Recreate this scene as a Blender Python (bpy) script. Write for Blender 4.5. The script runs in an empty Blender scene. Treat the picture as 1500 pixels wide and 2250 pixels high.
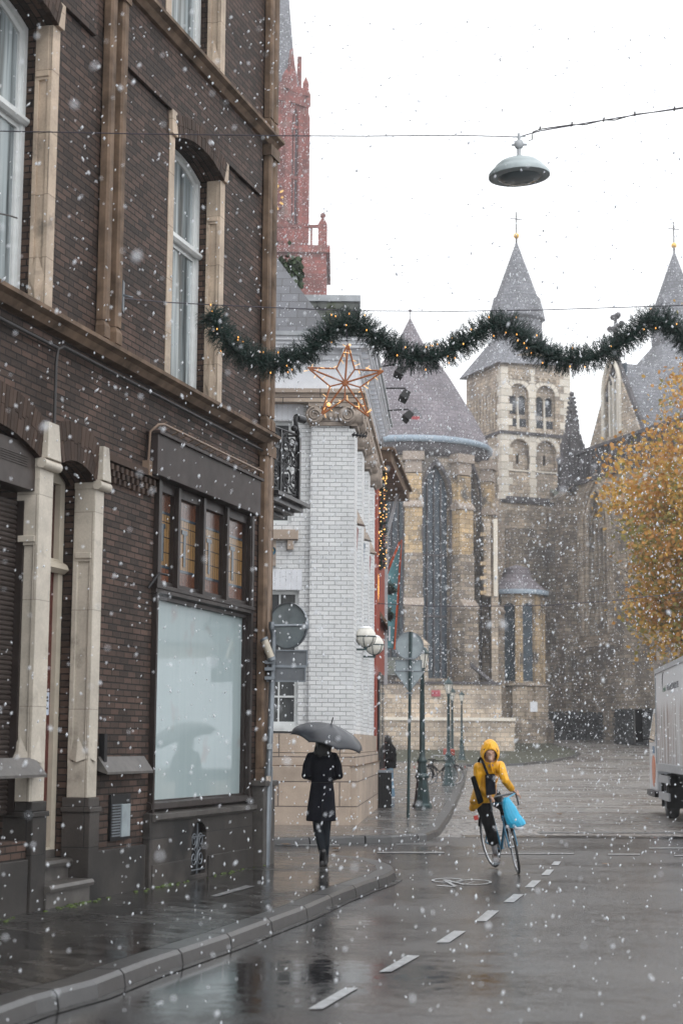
import bpy, bmesh, math, random
import numpy as np
from mathutils import Vector, Matrix, Euler
from mathutils.geometry import tessellate_polygon
R = math.radians
PI = math.pi
rnd = random.Random(7)
scene = bpy.context.scene
COL = scene.collection

# ------------------------------------------------------------------ camera
FPX = 3700.0                      # focal length in pixels of the 1500 x 2250 photograph
CAM = Vector((0, 0, 1.65))
PITCH = math.atan(507 / FPX)
ROLL = 0.007
_f = Vector((0, math.cos(PITCH), math.sin(PITCH)))
_r0 = Vector((1, 0, 0)); _u0 = _r0.cross(_f)
_r = _r0 * math.cos(ROLL) + _u0 * math.sin(ROLL)
_u = _u0 * math.cos(ROLL) - _r0 * math.sin(ROLL)
cd = bpy.data.cameras.new('camera'); cam = bpy.data.objects.new('camera', cd); COL.objects.link(cam)
cam.matrix_world = Matrix(((_r.x, _u.x, -_f.x, CAM.x), (_r.y, _u.y, -_f.y, CAM.y), (_r.z, _u.z, -_f.z, CAM.z), (0, 0, 0, 1)))
cd.sensor_fit = 'VERTICAL'; cd.sensor_height = 36; cd.lens = FPX / 2250 * 36
cd.clip_start = 0.1; cd.clip_end = 3000
cd.dof.use_dof = True; cd.dof.focus_distance = 23; cd.dof.aperture_fstop = 2.6
scene.camera = cam

# ------------------------------------------------------------------ sky, sun, exposure
w = bpy.data.worlds.new('World'); scene.world = w; w.use_nodes = True
wt = w.node_tree; bg = wt.nodes['Background']
sky = wt.nodes.new('ShaderNodeTexSky'); sky.sky_type = 'NISHITA'; sky.sun_disc = False
SUN_EL, SUN_ROT = R(50), R(150)
sky.sun_elevation = SUN_EL; sky.sun_rotation = SUN_ROT
sky.air_density = 1.0; sky.dust_density = 2.0; sky.ozone_density = 1.0
hs = wt.nodes.new('ShaderNodeHueSaturation'); hs.inputs['Saturation'].default_value = 0.16
wt.links.new(sky.outputs[0], hs.inputs['Color'])
mxs = wt.nodes.new('ShaderNodeMix'); mxs.data_type = 'RGBA'; mxs.inputs[0].default_value = .82     # an even cloud layer over the clear sky
wt.links.new(hs.outputs[0], mxs.inputs[6]); mxs.inputs[7].default_value = (11.4, 11.6, 11.9, 1)
wt.links.new(mxs.outputs[2], bg.inputs[0]); bg.inputs[1].default_value = 0.13
sd = bpy.data.lights.new('sun', 'SUN'); sd.energy = 0.6; sd.angle = R(25); sd.color = (1, .98, .95)
so = bpy.data.objects.new('sun', sd); COL.objects.link(so)
so.rotation_euler = (PI / 2 - SUN_EL, 0, -SUN_ROT + PI) if False else (R(40), R(12), R(20))
scene.view_settings.view_transform = 'Standard'; scene.view_settings.look = 'None'
scene.view_settings.exposure = 0.42; scene.view_settings.gamma = 1
scene.cycles.use_denoising = True
scene.cycles.max_bounces = 6; scene.cycles.volume_bounces = 1; scene.cycles.transparent_max_bounces = 12
scene.cycles.use_adaptive_sampling = True

# ------------------------------------------------------------------ from the photograph's pixels to places in the street
def ray(px, py):
    return _f + _r * ((px - 750) / FPX) + _u * ((1125 - py) / FPX)
def at(px, py, Y):
    d = ray(px, py); return CAM + d * (Y / d.y)
def g(Y):                                  # the ground rises towards the church
    return 0.00045 * max(0.0, Y - 60) ** 2 if Y < 170 else 5.445
def gnd(px, py, dz=0.0):
    d = ray(px, py); a = 3.0
    while a < 168:
        if CAM.z + d.z / d.y * (a + .5) <= g(a + .5) + dz: break
        a += .5
    lo, hi = a, a + .5
    for _ in range(20):
        m_ = (lo + hi) / 2
        if CAM.z + d.z / d.y * m_ <= g(m_) + dz: hi = m_
        else: lo = m_
    p = CAM + d * (hi / d.y); return Vector((p.x, p.y, g(p.y) + dz))

class Frame:
    """a wall's own axes: x along the wall, y into the wall, z up"""
    def __init__(s, O, e):
        s.O = Vector((O[0], O[1], 0)); s.e = Vector((e[0], e[1], 0)).normalized()
        s.i = Vector((-s.e.y, s.e.x, 0)); s.rz = math.atan2(s.e.y, s.e.x)
    def p(s, px, py, y=0.0):               # pixel on the plane y -> (x, z)
        d = ray(px, py); P = s.O + s.i * y
        t = (P - CAM).dot(s.i) / d.dot(s.i); q = CAM + d * t
        return ((q - s.O).dot(s.e), q.z)
    def x(s, px, py, y=0.0): return s.p(px, py, y)[0]
    def z(s, px, py, y=0.0): return s.p(px, py, y)[1]
    def w(s, x, y, z): return s.O + s.e * x + s.i * y + Vector((0, 0, z))

# ------------------------------------------------------------------ object helpers
def tag(o, label=None, cat=None, group=None, kind=None):
    if label: o['label'] = label
    if cat: o['category'] = cat
    if group: o['group'] = group
    if kind: o['kind'] = kind
    return o
def empty(name, loc=(0, 0, 0), rz=0.0, label=None, cat=None, group=None, rot=None):
    o = bpy.data.objects.new(name, None); COL.objects.link(o); o.location = loc
    o.rotation_euler = rot if rot else (0, 0, rz); o.empty_display_size = .2
    return tag(o, label, cat, group)
def dup(root, loc=None, rz=None, label=None, group=None):
    def cp(o, par):
        c = o.copy(); COL.objects.link(c); c.parent = par
        for ch in kids.get(o.name, []): cp(ch, c)
        return c
    kids = {}
    for o in COL.objects:
        if o.parent: kids.setdefault(o.parent.name, []).append(o)
    r = cp(root, None)
    if loc is not None: r.location = loc
    if rz is not None: r.rotation_euler = (0, 0, rz)
    if label: r['label'] = label
    if group: r['group'] = group
    return r

class MB:
    """collects shapes of one mesh; UVs are metres, projected along each face's main axis"""
    def __init__(s): s.v = []; s.f = []; s.sm = []; s.m = []; s.mi = 0; s.cuts = []
    def cut(s): s.cuts.append((len(s.v), len(s.f))); return s
    def builds(s, name, mat, parent=None, **k):
        """each piece between cuts as an object of its own"""
        c = [(0, 0)] + s.cuts + [(len(s.v), len(s.f))]; out = []
        for (v0, f0), (v1, f1) in zip(c[:-1], c[1:]):
            if v1 > v0: t = MB(); t.v = s.v[v0:v1]; t.f = [[i - v0 for i in f] for f in s.f[f0:f1]]; t.sm = s.sm[f0:f1]; t.m = s.m[f0:f1]; out.append(t.build(name, mat, parent, **k))
        return out
    def add(s, vs, fs, smooth=False):
        o = len(s.v); s.v += [tuple(v) for v in vs]
        for f in fs: s.f.append([o + i for i in f]); s.sm.append(smooth); s.m.append(s.mi)
        return s
    def box(s, x0, x1, y0, y1, z0, z1):
        return s.add([(x0, y0, z0), (x1, y0, z0), (x1, y1, z0), (x0, y1, z0), (x0, y0, z1), (x1, y0, z1), (x1, y1, z1), (x0, y1, z1)],
            [(0, 3, 2, 1), (4, 5, 6, 7), (0, 1, 5, 4), (1, 2, 6, 5), (2, 3, 7, 6), (3, 0, 4, 7)])
    def hexa(s, p):
        return s.add(p, [(0, 3, 2, 1), (4, 5, 6, 7), (0, 1, 5, 4), (1, 2, 6, 5), (2, 3, 7, 6), (3, 0, 4, 7)])
    def bar(s, a, b, wx, wy, up=(0, 0, 1)):
        a = Vector(a); b = Vector(b); d = (b - a).normalized(); u = Vector(up)
        if abs(d.dot(u)) > .99: u = Vector((0, 1, 0))
        r = d.cross(u).normalized() * wx / 2; q = r.cross(d).normalized() * wy / 2
        return s.hexa([a - r - q, a + r - q, a + r + q, a - r + q, b - r - q, b + r - q, b + r + q, b - r + q])
    def plate(s, outer, y0, y1, holes=(), sides=True, back=True):
        """a slab of outline (x,z) from y0 (front) to y1, with holes through it"""
        loops = [list(outer)] + [list(h) for h in holes]
        def area(l): return sum(l[i][0] * l[(i + 1) % len(l)][1] - l[(i + 1) % len(l)][0] * l[i][1] for i in range(len(l)))
        loops = [l if (area(l) > 0) == (k == 0) else l[::-1] for k, l in enumerate(loops)]
        flat = [p for l in loops for p in l]
        tri = tessellate_polygon([[Vector((p[0], p[1], 0)) for p in l] for l in loops])
        n = len(flat); vs = [(p[0], y0, p[1]) for p in flat] + [(p[0], y1, p[1]) for p in flat]; fs = []
        for t in tri:
            a, b, c = [flat[i] for i in t]
            cr = (b[0] - a[0]) * (c[1] - a[1]) - (b[1] - a[1]) * (c[0] - a[0])
            t = list(t) if cr > 0 else list(t)[::-1]
            fs.append(t)
            if back: fs.append([i + n for i in t[::-1]])
        if sides:
            o = 0
            for l in loops:
                m = len(l)
                for i in range(m):
                    a, b = o + i, o + (i + 1) % m; fs.append([b, a, a + n, b + n])
                o += m
        return s.add(vs, fs)
    def prof(s, pts, x0, x1):
        """a moulding: section (y,z) run along x"""
        n = len(pts); vs = [(x0, p[0], p[1]) for p in pts] + [(x1, p[0], p[1]) for p in pts]
        fs = [[i, (i + 1) % n, (i + 1) % n + n, i + n] for i in range(n)] + [list(range(n))[::-1], list(range(n, 2 * n))]
        return s.add(vs, fs)
    def prismz(s, pts, z0, z1, smooth=False):
        n = len(pts); vs = [(p[0], p[1], z0) for p in pts] + [(p[0], p[1], z1) for p in pts]
        s.add(vs, [[i, (i + 1) % n, (i + 1) % n + n, i + n] for i in range(n)], smooth)
        return s.add(vs, [list(range(n))[::-1], list(range(n, 2 * n))])
    def lathe(s, prof, c=(0, 0, 0), n=16, smooth=True, a0=0.0, a1=2 * PI, M=None):
        full = abs(a1 - a0 - 2 * PI) < 1e-6; m = n if full else n + 1; vs = []; fs = []
        for (r, z) in prof:
            for k in range(m):
                a = a0 + (a1 - a0) * k / n; v = Vector((r * math.cos(a), r * math.sin(a), z))
                if M is not None: v = M @ v
                vs.append((v.x + c[0], v.y + c[1], v.z + c[2]))
        for j in range(len(prof) - 1):
            for k in range(n if full else n):
                k2 = (k + 1) % m; fs.append([j * m + k, j * m + k2, (j + 1) * m + k2, (j + 1) * m + k])
        return s.add(vs, fs, smooth)
    def tube(s, pts, r, n=8, smooth=True, flat=None):
        pts = [Vector(p) for p in pts]; k = len(pts); rs = r if isinstance(r, (list, tuple)) else [r] * k
        vs = []; fs = []; prev = None
        for i, p in enumerate(pts):
            d = (pts[min(i + 1, k - 1)] - pts[max(i - 1, 0)]).normalized()
            if prev is None:
                u = Vector((0, 0, 1)) if abs(d.z) < .9 else Vector((0, 1, 0))
                a = d.cross(u).normalized()
            else: a = (prev - d * prev.dot(d)).normalized()
            prev = a; b = d.cross(a)
            for j in range(n):
                t = 2 * PI * j / n; q = p + (a * math.cos(t) + b * math.sin(t) * (flat or 1)) * rs[i]; vs.append(tuple(q))
        for i in range(k - 1):
            for j in range(n): fs.append([i * n + j, i * n + (j + 1) % n, (i + 1) * n + (j + 1) % n, (i + 1) * n + j])
        s.add(vs, fs, smooth)
        return s.add([vs[j] for j in range(n)] + [vs[(k - 1) * n + j] for j in range(n)], [list(range(n))[::-1], list(range(n, 2 * n))])
    def ball(s, c, r, n=12, sc=(1, 1, 1), rot=None):
        m = max(6, n * 2 // 3); vs = []; fs = []
        M = rot or Matrix.Identity(3)
        for j in range(m + 1):
            ph = -PI / 2 + PI * j / m
            for k in range(n):
                a = 2 * PI * k / n
                v = M @ Vector((r * sc[0] * math.cos(ph) * math.cos(a), r * sc[1] * math.cos(ph) * math.sin(a), r * sc[2] * math.sin(ph)))
                vs.append((c[0] + v.x, c[1] + v.y, c[2] + v.z))
        for j in range(m):
            for k in range(n): fs.append([j * n + k, j * n + (k + 1) % n, (j + 1) * n + (k + 1) % n, (j + 1) * n + k])
        return s.add(vs, fs, True)
    def build(s, name, mat, parent=None, bevel=0, label=None, cat=None, group=None, kind=None, weld=False):
        me = bpy.data.meshes.new(name); me.from_pydata(s.v, [], s.f)
        for mm in (mat if isinstance(mat, (list, tuple)) else [mat]): me.materials.append(mm)
        me.polygons.foreach_set('use_smooth', s.sm)
        if max(s.m, default=0): me.polygons.foreach_set('material_index', s.m)
        uv = me.uv_layers.new(name='UVMap'); me.update()
        nl = len(me.loops); co = np.empty(len(me.vertices) * 3, 'f'); me.vertices.foreach_get('co', co); co = co.reshape(-1, 3)
        vi = np.empty(nl, 'i'); me.loops.foreach_get('vertex_index', vi)
        nf = len(me.polygons); no = np.empty(nf * 3, 'f'); me.polygons.foreach_get('normal', no); no = np.abs(no.reshape(-1, 3))
        lt = np.empty(nf, 'i'); me.polygons.foreach_get('loop_total', lt)
        ln = np.repeat(no, lt, axis=0); c = co[vi]
        top = (ln[:, 2] > .8)[:, None]; side = (ln[:, 0] > ln[:, 1])[:, None]
        u = np.where(top, c[:, [0, 1]], np.where(side, c[:, [1, 2]], c[:, [0, 2]]))
        uv.data.foreach_set('uv', u.astype('f').ravel())
        o = bpy.data.objects.new(name, me); COL.objects.link(o)
        if parent: o.parent = parent
        if weld:
            b = o.modifiers.new('w', 'WELD'); b.merge_threshold = 1e-4
        if bevel:
            b = o.modifiers.new('b', 'BEVEL'); b.width = bevel; b.segments = 2; b.limit_method = 'ANGLE'; b.angle_limit = R(40)
        return tag(o, label, cat, group, kind)

def arch(x0, x1, zs, rise, n=10):           # segmental arch from left to right
    wd = x1 - x0; r = (wd * wd / 4 + rise * rise) / (2 * rise); cx = (x0 + x1) / 2; cz = zs + rise - r
    a = math.asin(wd / 2 / r)
    return [(cx + r * math.sin(-a + 2 * a * k / n), cz + r * math.cos(-a + 2 * a * k / n)) for k in range(n + 1)]
def pointed(x0, x1, zs, h, n=8):             # pointed (gothic) arch from left to right
    wd = x1 - x0; cx = (x0 + x1) / 2; r = (h * h + wd * wd / 4) / wd; L = []
    a = math.asin(min(1, h / r))
    for k in range(n + 1):
        t = a * k / n; L.append((x0 + r - r * math.cos(t), zs + r * math.sin(t)))
    return L + [(2 * cx - x, z) for (x, z) in L[-2::-1]]
def opening(x0, x1, z0, top): return [(x0, z0)] + list(top) + [(x1, z0)]
def offset_loop(L, c, k): return [(c[0] + (x - c[0]) * k, c[1] + (z - c[1]) * k) for x, z in L]

# ------------------------------------------------------------------ materials
def newmat(name):
    m = bpy.data.materials.new(name); m.use_nodes = True; nt = m.node_tree
    return m, nt, nt.nodes['Principled BSDF'], nt.links
def nd(nt, t, **k):
    n = nt.nodes.new(t)
    for a, b in k.items():
        if a.startswith('_'): setattr(n, a[1:], b)
        else: n.inputs[a.replace('__', ' ')].default_value = b
    return n
def rgb(c): return (c[0], c[1], c[2], 1)
def noise(nt, vec, scale, detail=4, rough=.55):
    n = nd(nt, 'ShaderNodeTexNoise', Scale=scale, Detail=detail, Roughness=rough); nt.links.new(vec, n.inputs['Vector']); return n.outputs['Fac']
def ramp(nt, fac, stops):
    n = nt.nodes.new('ShaderNodeValToRGB'); cr = n.color_ramp
    while len(cr.elements) < len(stops): cr.elements.new(.5)
    for e, (p, c) in zip(cr.elements, stops): e.position = p; e.color = rgb(c) if len(c) == 3 else c
    nt.links.new(fac, n.inputs[0]); return n.outputs[0]
def mix(nt, a, b, fac, mode='MIX'):
    n = nt.nodes.new('ShaderNodeMix'); n.data_type = 'RGBA'; n.blend_type = mode
    for s, v in ((n.inputs[6], a), (n.inputs[7], b), (n.inputs[0], fac)):
        if hasattr(v, 'links') or isinstance(v, bpy.types.NodeSocket): nt.links.new(v, s)
        else: s.default_value = rgb(v) if isinstance(v, (tuple, list)) else v
    return n.outputs[2]
def mathn(nt, op, a, b=None, c=None):
    n = nt.nodes.new('ShaderNodeMath'); n.operation = op
    for i, v in enumerate((a, b, c)):
        if v is None: continue
        if isinstance(v, bpy.types.NodeSocket): nt.links.new(v, n.inputs[i])
        else: n.inputs[i].default_value = v
    return n.outputs[0]
def coords(nt, uv=False):
    n = nt.nodes.new('ShaderNodeTexCoord'); return n.outputs['UV' if uv else 'Object']
def bump(nt, h, strength, dist=.01, to=None):
    n = nd(nt, 'ShaderNodeBump', Strength=strength, Distance=dist); nt.links.new(h, n.inputs['Height'])
    if to: nt.links.new(n.outputs[0], to.inputs['Normal'])
    return n.outputs[0]
def plain(name, c, rough=.5, metal=0.0, var=.25, scale=6, bmp=.15, bs=60, spec=.5, emit=None, es=0, isl=0):
    m, nt, b, L = newmat(name); v = coords(nt)
    f = noise(nt, v, scale)
    col = mix(nt, tuple(x * (1 - var) for x in c), tuple(min(1, x * (1 + var)) for x in c), ramp(nt, f, [(.3, (0, 0, 0)), (.7, (1, 1, 1))]))
    if isl:
        gi = nt.nodes.new('ShaderNodeNewGeometry')
        col = mix(nt, col, ramp(nt, gi.outputs['Random Per Island'], [(0, tuple(x * (1 - isl) for x in c)), (1, tuple(min(1, x * (1 + isl)) for x in c))]), .6)
    L.new(col, b.inputs['Base Color']); b.inputs['Metallic'].default_value = metal; b.inputs['Specular IOR Level'].default_value = spec
    rr = nd(nt, 'ShaderNodeMapRange'); rr.inputs[3].default_value = rough * .8; rr.inputs[4].default_value = min(1, rough * 1.2)
    L.new(noise(nt, v, scale * 2.3), rr.inputs[0]); L.new(rr.outputs[0], b.inputs['Roughness'])
    if bmp: bump(nt, noise(nt, v, bs), bmp, .004, b)
    if emit: b.inputs['Emission Color'].default_value = rgb(emit); b.inputs['Emission Strength'].default_value = es
    return m
def brickmat(name, c1, c2, mortar, bw=.22, rh=.062, ms=.007, bias=0, bmp=.5, stain=.35, rough=.7, sc=1.3, patch=None, warp=.0, off=.5, spec=.5):
    m, nt, b, L = newmat(name); v = coords(nt, True); o = coords(nt)
    if warp:
        wn = nd(nt, 'ShaderNodeTexNoise', Scale=3.0, Detail=2.0); L.new(v, wn.inputs['Vector'])
        vm = nd(nt, 'ShaderNodeVectorMath', _operation='MULTIPLY_ADD'); L.new(wn.outputs['Color'], vm.inputs[0]); vm.inputs[1].default_value = (warp,) * 3; L.new(v, vm.inputs[2]); v = vm.outputs[0]
    t = nd(nt, 'ShaderNodeTexBrick', _offset=off, Scale=1.0, Bias=bias); t.inputs['Mortar Size'].default_value = ms; t.inputs['Mortar Smooth'].default_value = .3
    t.inputs['Brick Width'].default_value = bw; t.inputs['Row Height'].default_value = rh
    t.inputs['Color1'].default_value = rgb(c1); t.inputs['Color2'].default_value = rgb(c2); t.inputs['Mortar'].default_value = rgb(mortar)
    L.new(v, t.inputs['Vector'])
    f = noise(nt, o, sc, 6, .6); col = mix(nt, t.outputs[0], mix(nt, (1 - stain,) * 3, (1 + stain,) * 3, ramp(nt, f, [(.3, (0, 0, 0)), (.7, (1, 1, 1))])), 1.0, 'MULTIPLY')
    if patch:
        pc, lo, hi, ps = patch
        col = mix(nt, col, pc, ramp(nt, noise(nt, o, ps, 5, .62), [(lo, (0, 0, 0)), (hi, (1, 1, 1))]))
    f2 = noise(nt, o, 45, 3); col = mix(nt, col, mix(nt, (.8,) * 3, (1.2,) * 3, f2), 1.0, 'MULTIPLY')
    L.new(col, b.inputs['Base Color']); b.inputs['Roughness'].default_value = rough; b.inputs['Specular IOR Level'].default_value = spec
    h = mathn(nt, 'ADD', mathn(nt, 'MULTIPLY', t.outputs['Fac'], -1.0), mathn(nt, 'MULTIPLY', f2, .5))
    bump(nt, h, bmp, .008, b); return m
def glassmat(name, c, rough=.04, inner=None, scale=8, spec=.8):
    """window glass: what hangs behind it, under a clear reflecting coat"""
    m, nt, b, L = newmat(name); v = coords(nt, True)
    if inner:
        mp = nd(nt, 'ShaderNodeMapping'); mp.inputs['Scale'].default_value = (scale, .35, 1); L.new(v, mp.inputs[0])
        col = mix(nt, c, inner, ramp(nt, noise(nt, mp.outputs[0], 1.0, 3), [(.38, (0, 0, 0)), (.62, (1, 1, 1))]))
        L.new(col, b.inputs['Base Color'])
    else: b.inputs['Base Color'].default_value = rgb(c)
    b.inputs['Roughness'].default_value = .5; b.inputs['Coat Weight'].default_value = 1; b.inputs['Coat Roughness'].default_value = rough; b.inputs['Coat IOR'].default_value = 1.6
    return m

M = {}
M['brick'] = brickmat('dark_brick', (.085, .053, .041), (.032, .023, .019), (.014, .012, .011), bw=.21, rh=.066, ms=.008, bmp=1.0, stain=.4, warp=.004, spec=.2)
M['brick_iso'] = plain('arch_brick', (.052, .034, .026), .75, var=.2, isl=.55, bs=40, bmp=.3, spec=.2)
M['sand'] = brickmat('sandstone', (.44, .345, .26), (.36, .29, .225), (.20, .16, .12), bw=3, rh=.62, ms=.005, bmp=.4, stain=.28, sc=2.4, patch=((.20, .165, .13), .56, .72, 3.0))
M['brownstone'] = plain('weathered_brownstone', (.13, .088, .060), .75, var=.5, scale=4, bmp=.35, bs=30, spec=.25)
M['cream'] = brickmat('cream_painted_stone', (.46, .415, .35), (.42, .38, .32), (.27, .24, .20), bw=4, rh=.98, ms=.005, bmp=.3, stain=.18, sc=2.5, rough=.5, patch=((.24, .215, .18), .58, .75, 3.4))
M['plinth'] = brickmat('grey_plinth_stone', (.052, .046, .042), (.034, .031, .029), (.02, .02, .02), bw=1.6, rh=.62, ms=.006, bmp=.4, stain=.5, rough=.5, sc=1.0, spec=.2, patch=((.016, .016, .016), .5, .64, .9))
M['ledge'] = plain('wet_stone_ledge', (.070, .064, .059), .45, var=.35, scale=6, bmp=.4, bs=40)
M['whiteframe'] = plain('white_window_paint', (.62, .64, .64), .35, var=.08)
M['creamframe'] = plain('cream_door_frame_paint', (.48, .43, .35), .4, var=.1)
M['door_red'] = plain('dark_red_door_paint', (.075, .012, .010), .25, var=.25)
M['shopframe'] = plain('dark_brown_wood_paint', (.022, .016, .014), .45, var=.3, spec=.3)
M['shutter'] = plain('brown_shutter_metal', (.045, .035, .031), .5, var=.2, spec=.3)
M['sign'] = plain('dark_brown_sign_board', (.034, .025, .023), .55, var=.18, scale=3, spec=.25)
M['iron'] = plain('black_wrought_iron', (.012, .012, .014), .35, metal=.3, var=.3)
M['pipe'] = plain('brown_downpipe', (.20, .14, .10), .45, var=.2)
M['cable'] = plain('black_cable', (.02, .018, .018), .5)
M['wire'] = plain('steel_wire', (.04, .035, .05), .5)
M['glass_lace'] = glassmat('glass_with_curtain', (.05, .065, .07), inner=(.42, .48, .50), scale=9)
M['glass_dark'] = glassmat('dark_glass', (.03, .035, .04), inner=(.07, .075, .075), scale=3)
M['glass_teal'] = glassmat('glass_with_blinds', (.10, .17, .18), inner=(.16, .23, .24), scale=5)
M['white_brick'] = brickmat('white_painted_brick', (.72, .73, .735), (.62, .635, .645), (.34, .35, .36), bw=.23, rh=.083, ms=.007, bmp=1.0, stain=.12, warp=.006, rough=.5)
M['white_wood'] = plain('white_painted_wood', (.70, .72, .76), .45, var=.06, bmp=.05)
M['beige_stone'] = brickmat('beige_ashlar', (.42, .335, .265), (.34, .275, .225), (.10, .08, .07), bw=1.15, rh=.46, ms=.012, bmp=.5, stain=.22, rough=.6, sc=1.6, off=.37)
M['capital'] = plain('grey_sandstone', (.30, .25, .21), .7, var=.3, scale=8, bmp=.4, bs=40)
M['slate'] = brickmat('roof_slate', (.075, .078, .092), (.045, .047, .056), (.018, .018, .022), bw=.36, rh=.25, ms=.012, bmp=.9, stain=.25, rough=.45, warp=.01)
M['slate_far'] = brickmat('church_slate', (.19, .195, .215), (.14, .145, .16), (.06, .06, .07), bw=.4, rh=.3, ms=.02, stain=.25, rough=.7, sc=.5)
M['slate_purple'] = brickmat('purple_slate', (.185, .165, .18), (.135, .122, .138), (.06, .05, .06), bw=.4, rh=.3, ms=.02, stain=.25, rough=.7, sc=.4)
M['lead'] = plain('grey_lead', (.36, .38, .40), .5, var=.15)
M['moss_roof'] = brickmat('mossy_lead', (.11, .12, .11), (.08, .085, .08), (.06, .06, .06), bw=.5, rh=.2, stain=.4, patch=((.06, .075, .03), .52, .68, 2))
M['gutter'] = plain('pale_blue_gutter_zinc', (.24, .30, .36), .4, var=.2)
M['red_stone'] = brickmat('red_painted_stone', (.24, .070, .058), (.15, .050, .043), (.12, .08, .07), bw=.6, rh=.33, ms=.02, stain=.5, sc=.35, patch=((.22, .16, .14), .55, .7, .5), rough=.9)
M['red_wall'] = plain('red_shop_paint', (.24, .035, .018), .5, var=.25)
M['stone'] = brickmat('rubble_stone', (.33, .27, .205), (.16, .135, .115), (.08, .07, .062), bw=.55, rh=.28, ms=.02, bmp=.6, stain=.5, sc=.55, warp=.05, patch=((.11, .10, .092), .52, .70, .33))
M['stone_light'] = brickmat('pale_church_stone', (.48, .39, .295), (.30, .25, .20), (.13, .12, .105), bw=.6, rh=.3, ms=.02, stain=.4, sc=.8, warp=.04, patch=((.17, .15, .135), .54, .70, .5))
M['stone_gold'] = brickmat('ochre_church_stone', (.50, .36, .20), (.34, .26, .17), (.12, .09, .06), bw=.6, rh=.32, ms=.018, stain=.35, sc=.6, patch=((.08, .075, .07), .52, .62, .45))
M['quoin'] = plain('white_quoin_stone', (.62, .57, .49), .8, var=.2, scale=.9, isl=.2)
M['stone_dark'] = plain('dark_weathered_stone', (.075, .07, .075), .8, var=.5, scale=1.2, bmp=.3, bs=6)
M['leaded'] = plain('leaded_church_glass', (.035, .055, .075), .4, var=.5, scale=3)
M['louvre'] = plain('dark_bell_opening', (.03, .035, .045), .8)
M['gold'] = plain('gold_leaf', (.75, .45, .12), .35, metal=.6, var=.1)
M['green_iron'] = plain('dark_green_cast_iron', (.022, .045, .048), .35, var=.3, metal=.2)
M['galv'] = plain('galvanised_steel', (.17, .19, .21), .4, metal=.5, var=.2)
M['sign_back'] = plain('grey_sign_back', (.27, .315, .335), .45, metal=.2, var=.22, scale=5)
M['sign_dark'] = plain('dark_grey_sign_back', (.12, .13, .142), .5, metal=.2, var=.2)
M['black'] = plain('black_plastic', (.007, .007, .008), .5, spec=.25)
M['globe'] = plain('opal_globe', (.66, .64, .58), .3, var=.06)
M['snow'] = plain('snow_cap', (.8, .82, .85), .7, var=.03)
M['needle'] = plain('pine_needles', (.007, .028, .021), .5, var=.4, isl=.6, bmp=0)
M['bulb'] = plain('warm_bulb', (1, .6, .2), .4, emit=(1, .40, .06), es=1.1, bmp=0)
M['rope_light'] = plain('orange_rope_light', (.24, .08, .025), .4, emit=(1, .30, .06), es=.03, var=.3, scale=30)
M['amber'] = plain('amber_lamp', (.8, .4, .1), .4, emit=(1, .42, .08), es=2.2, var=.5, scale=18)
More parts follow.
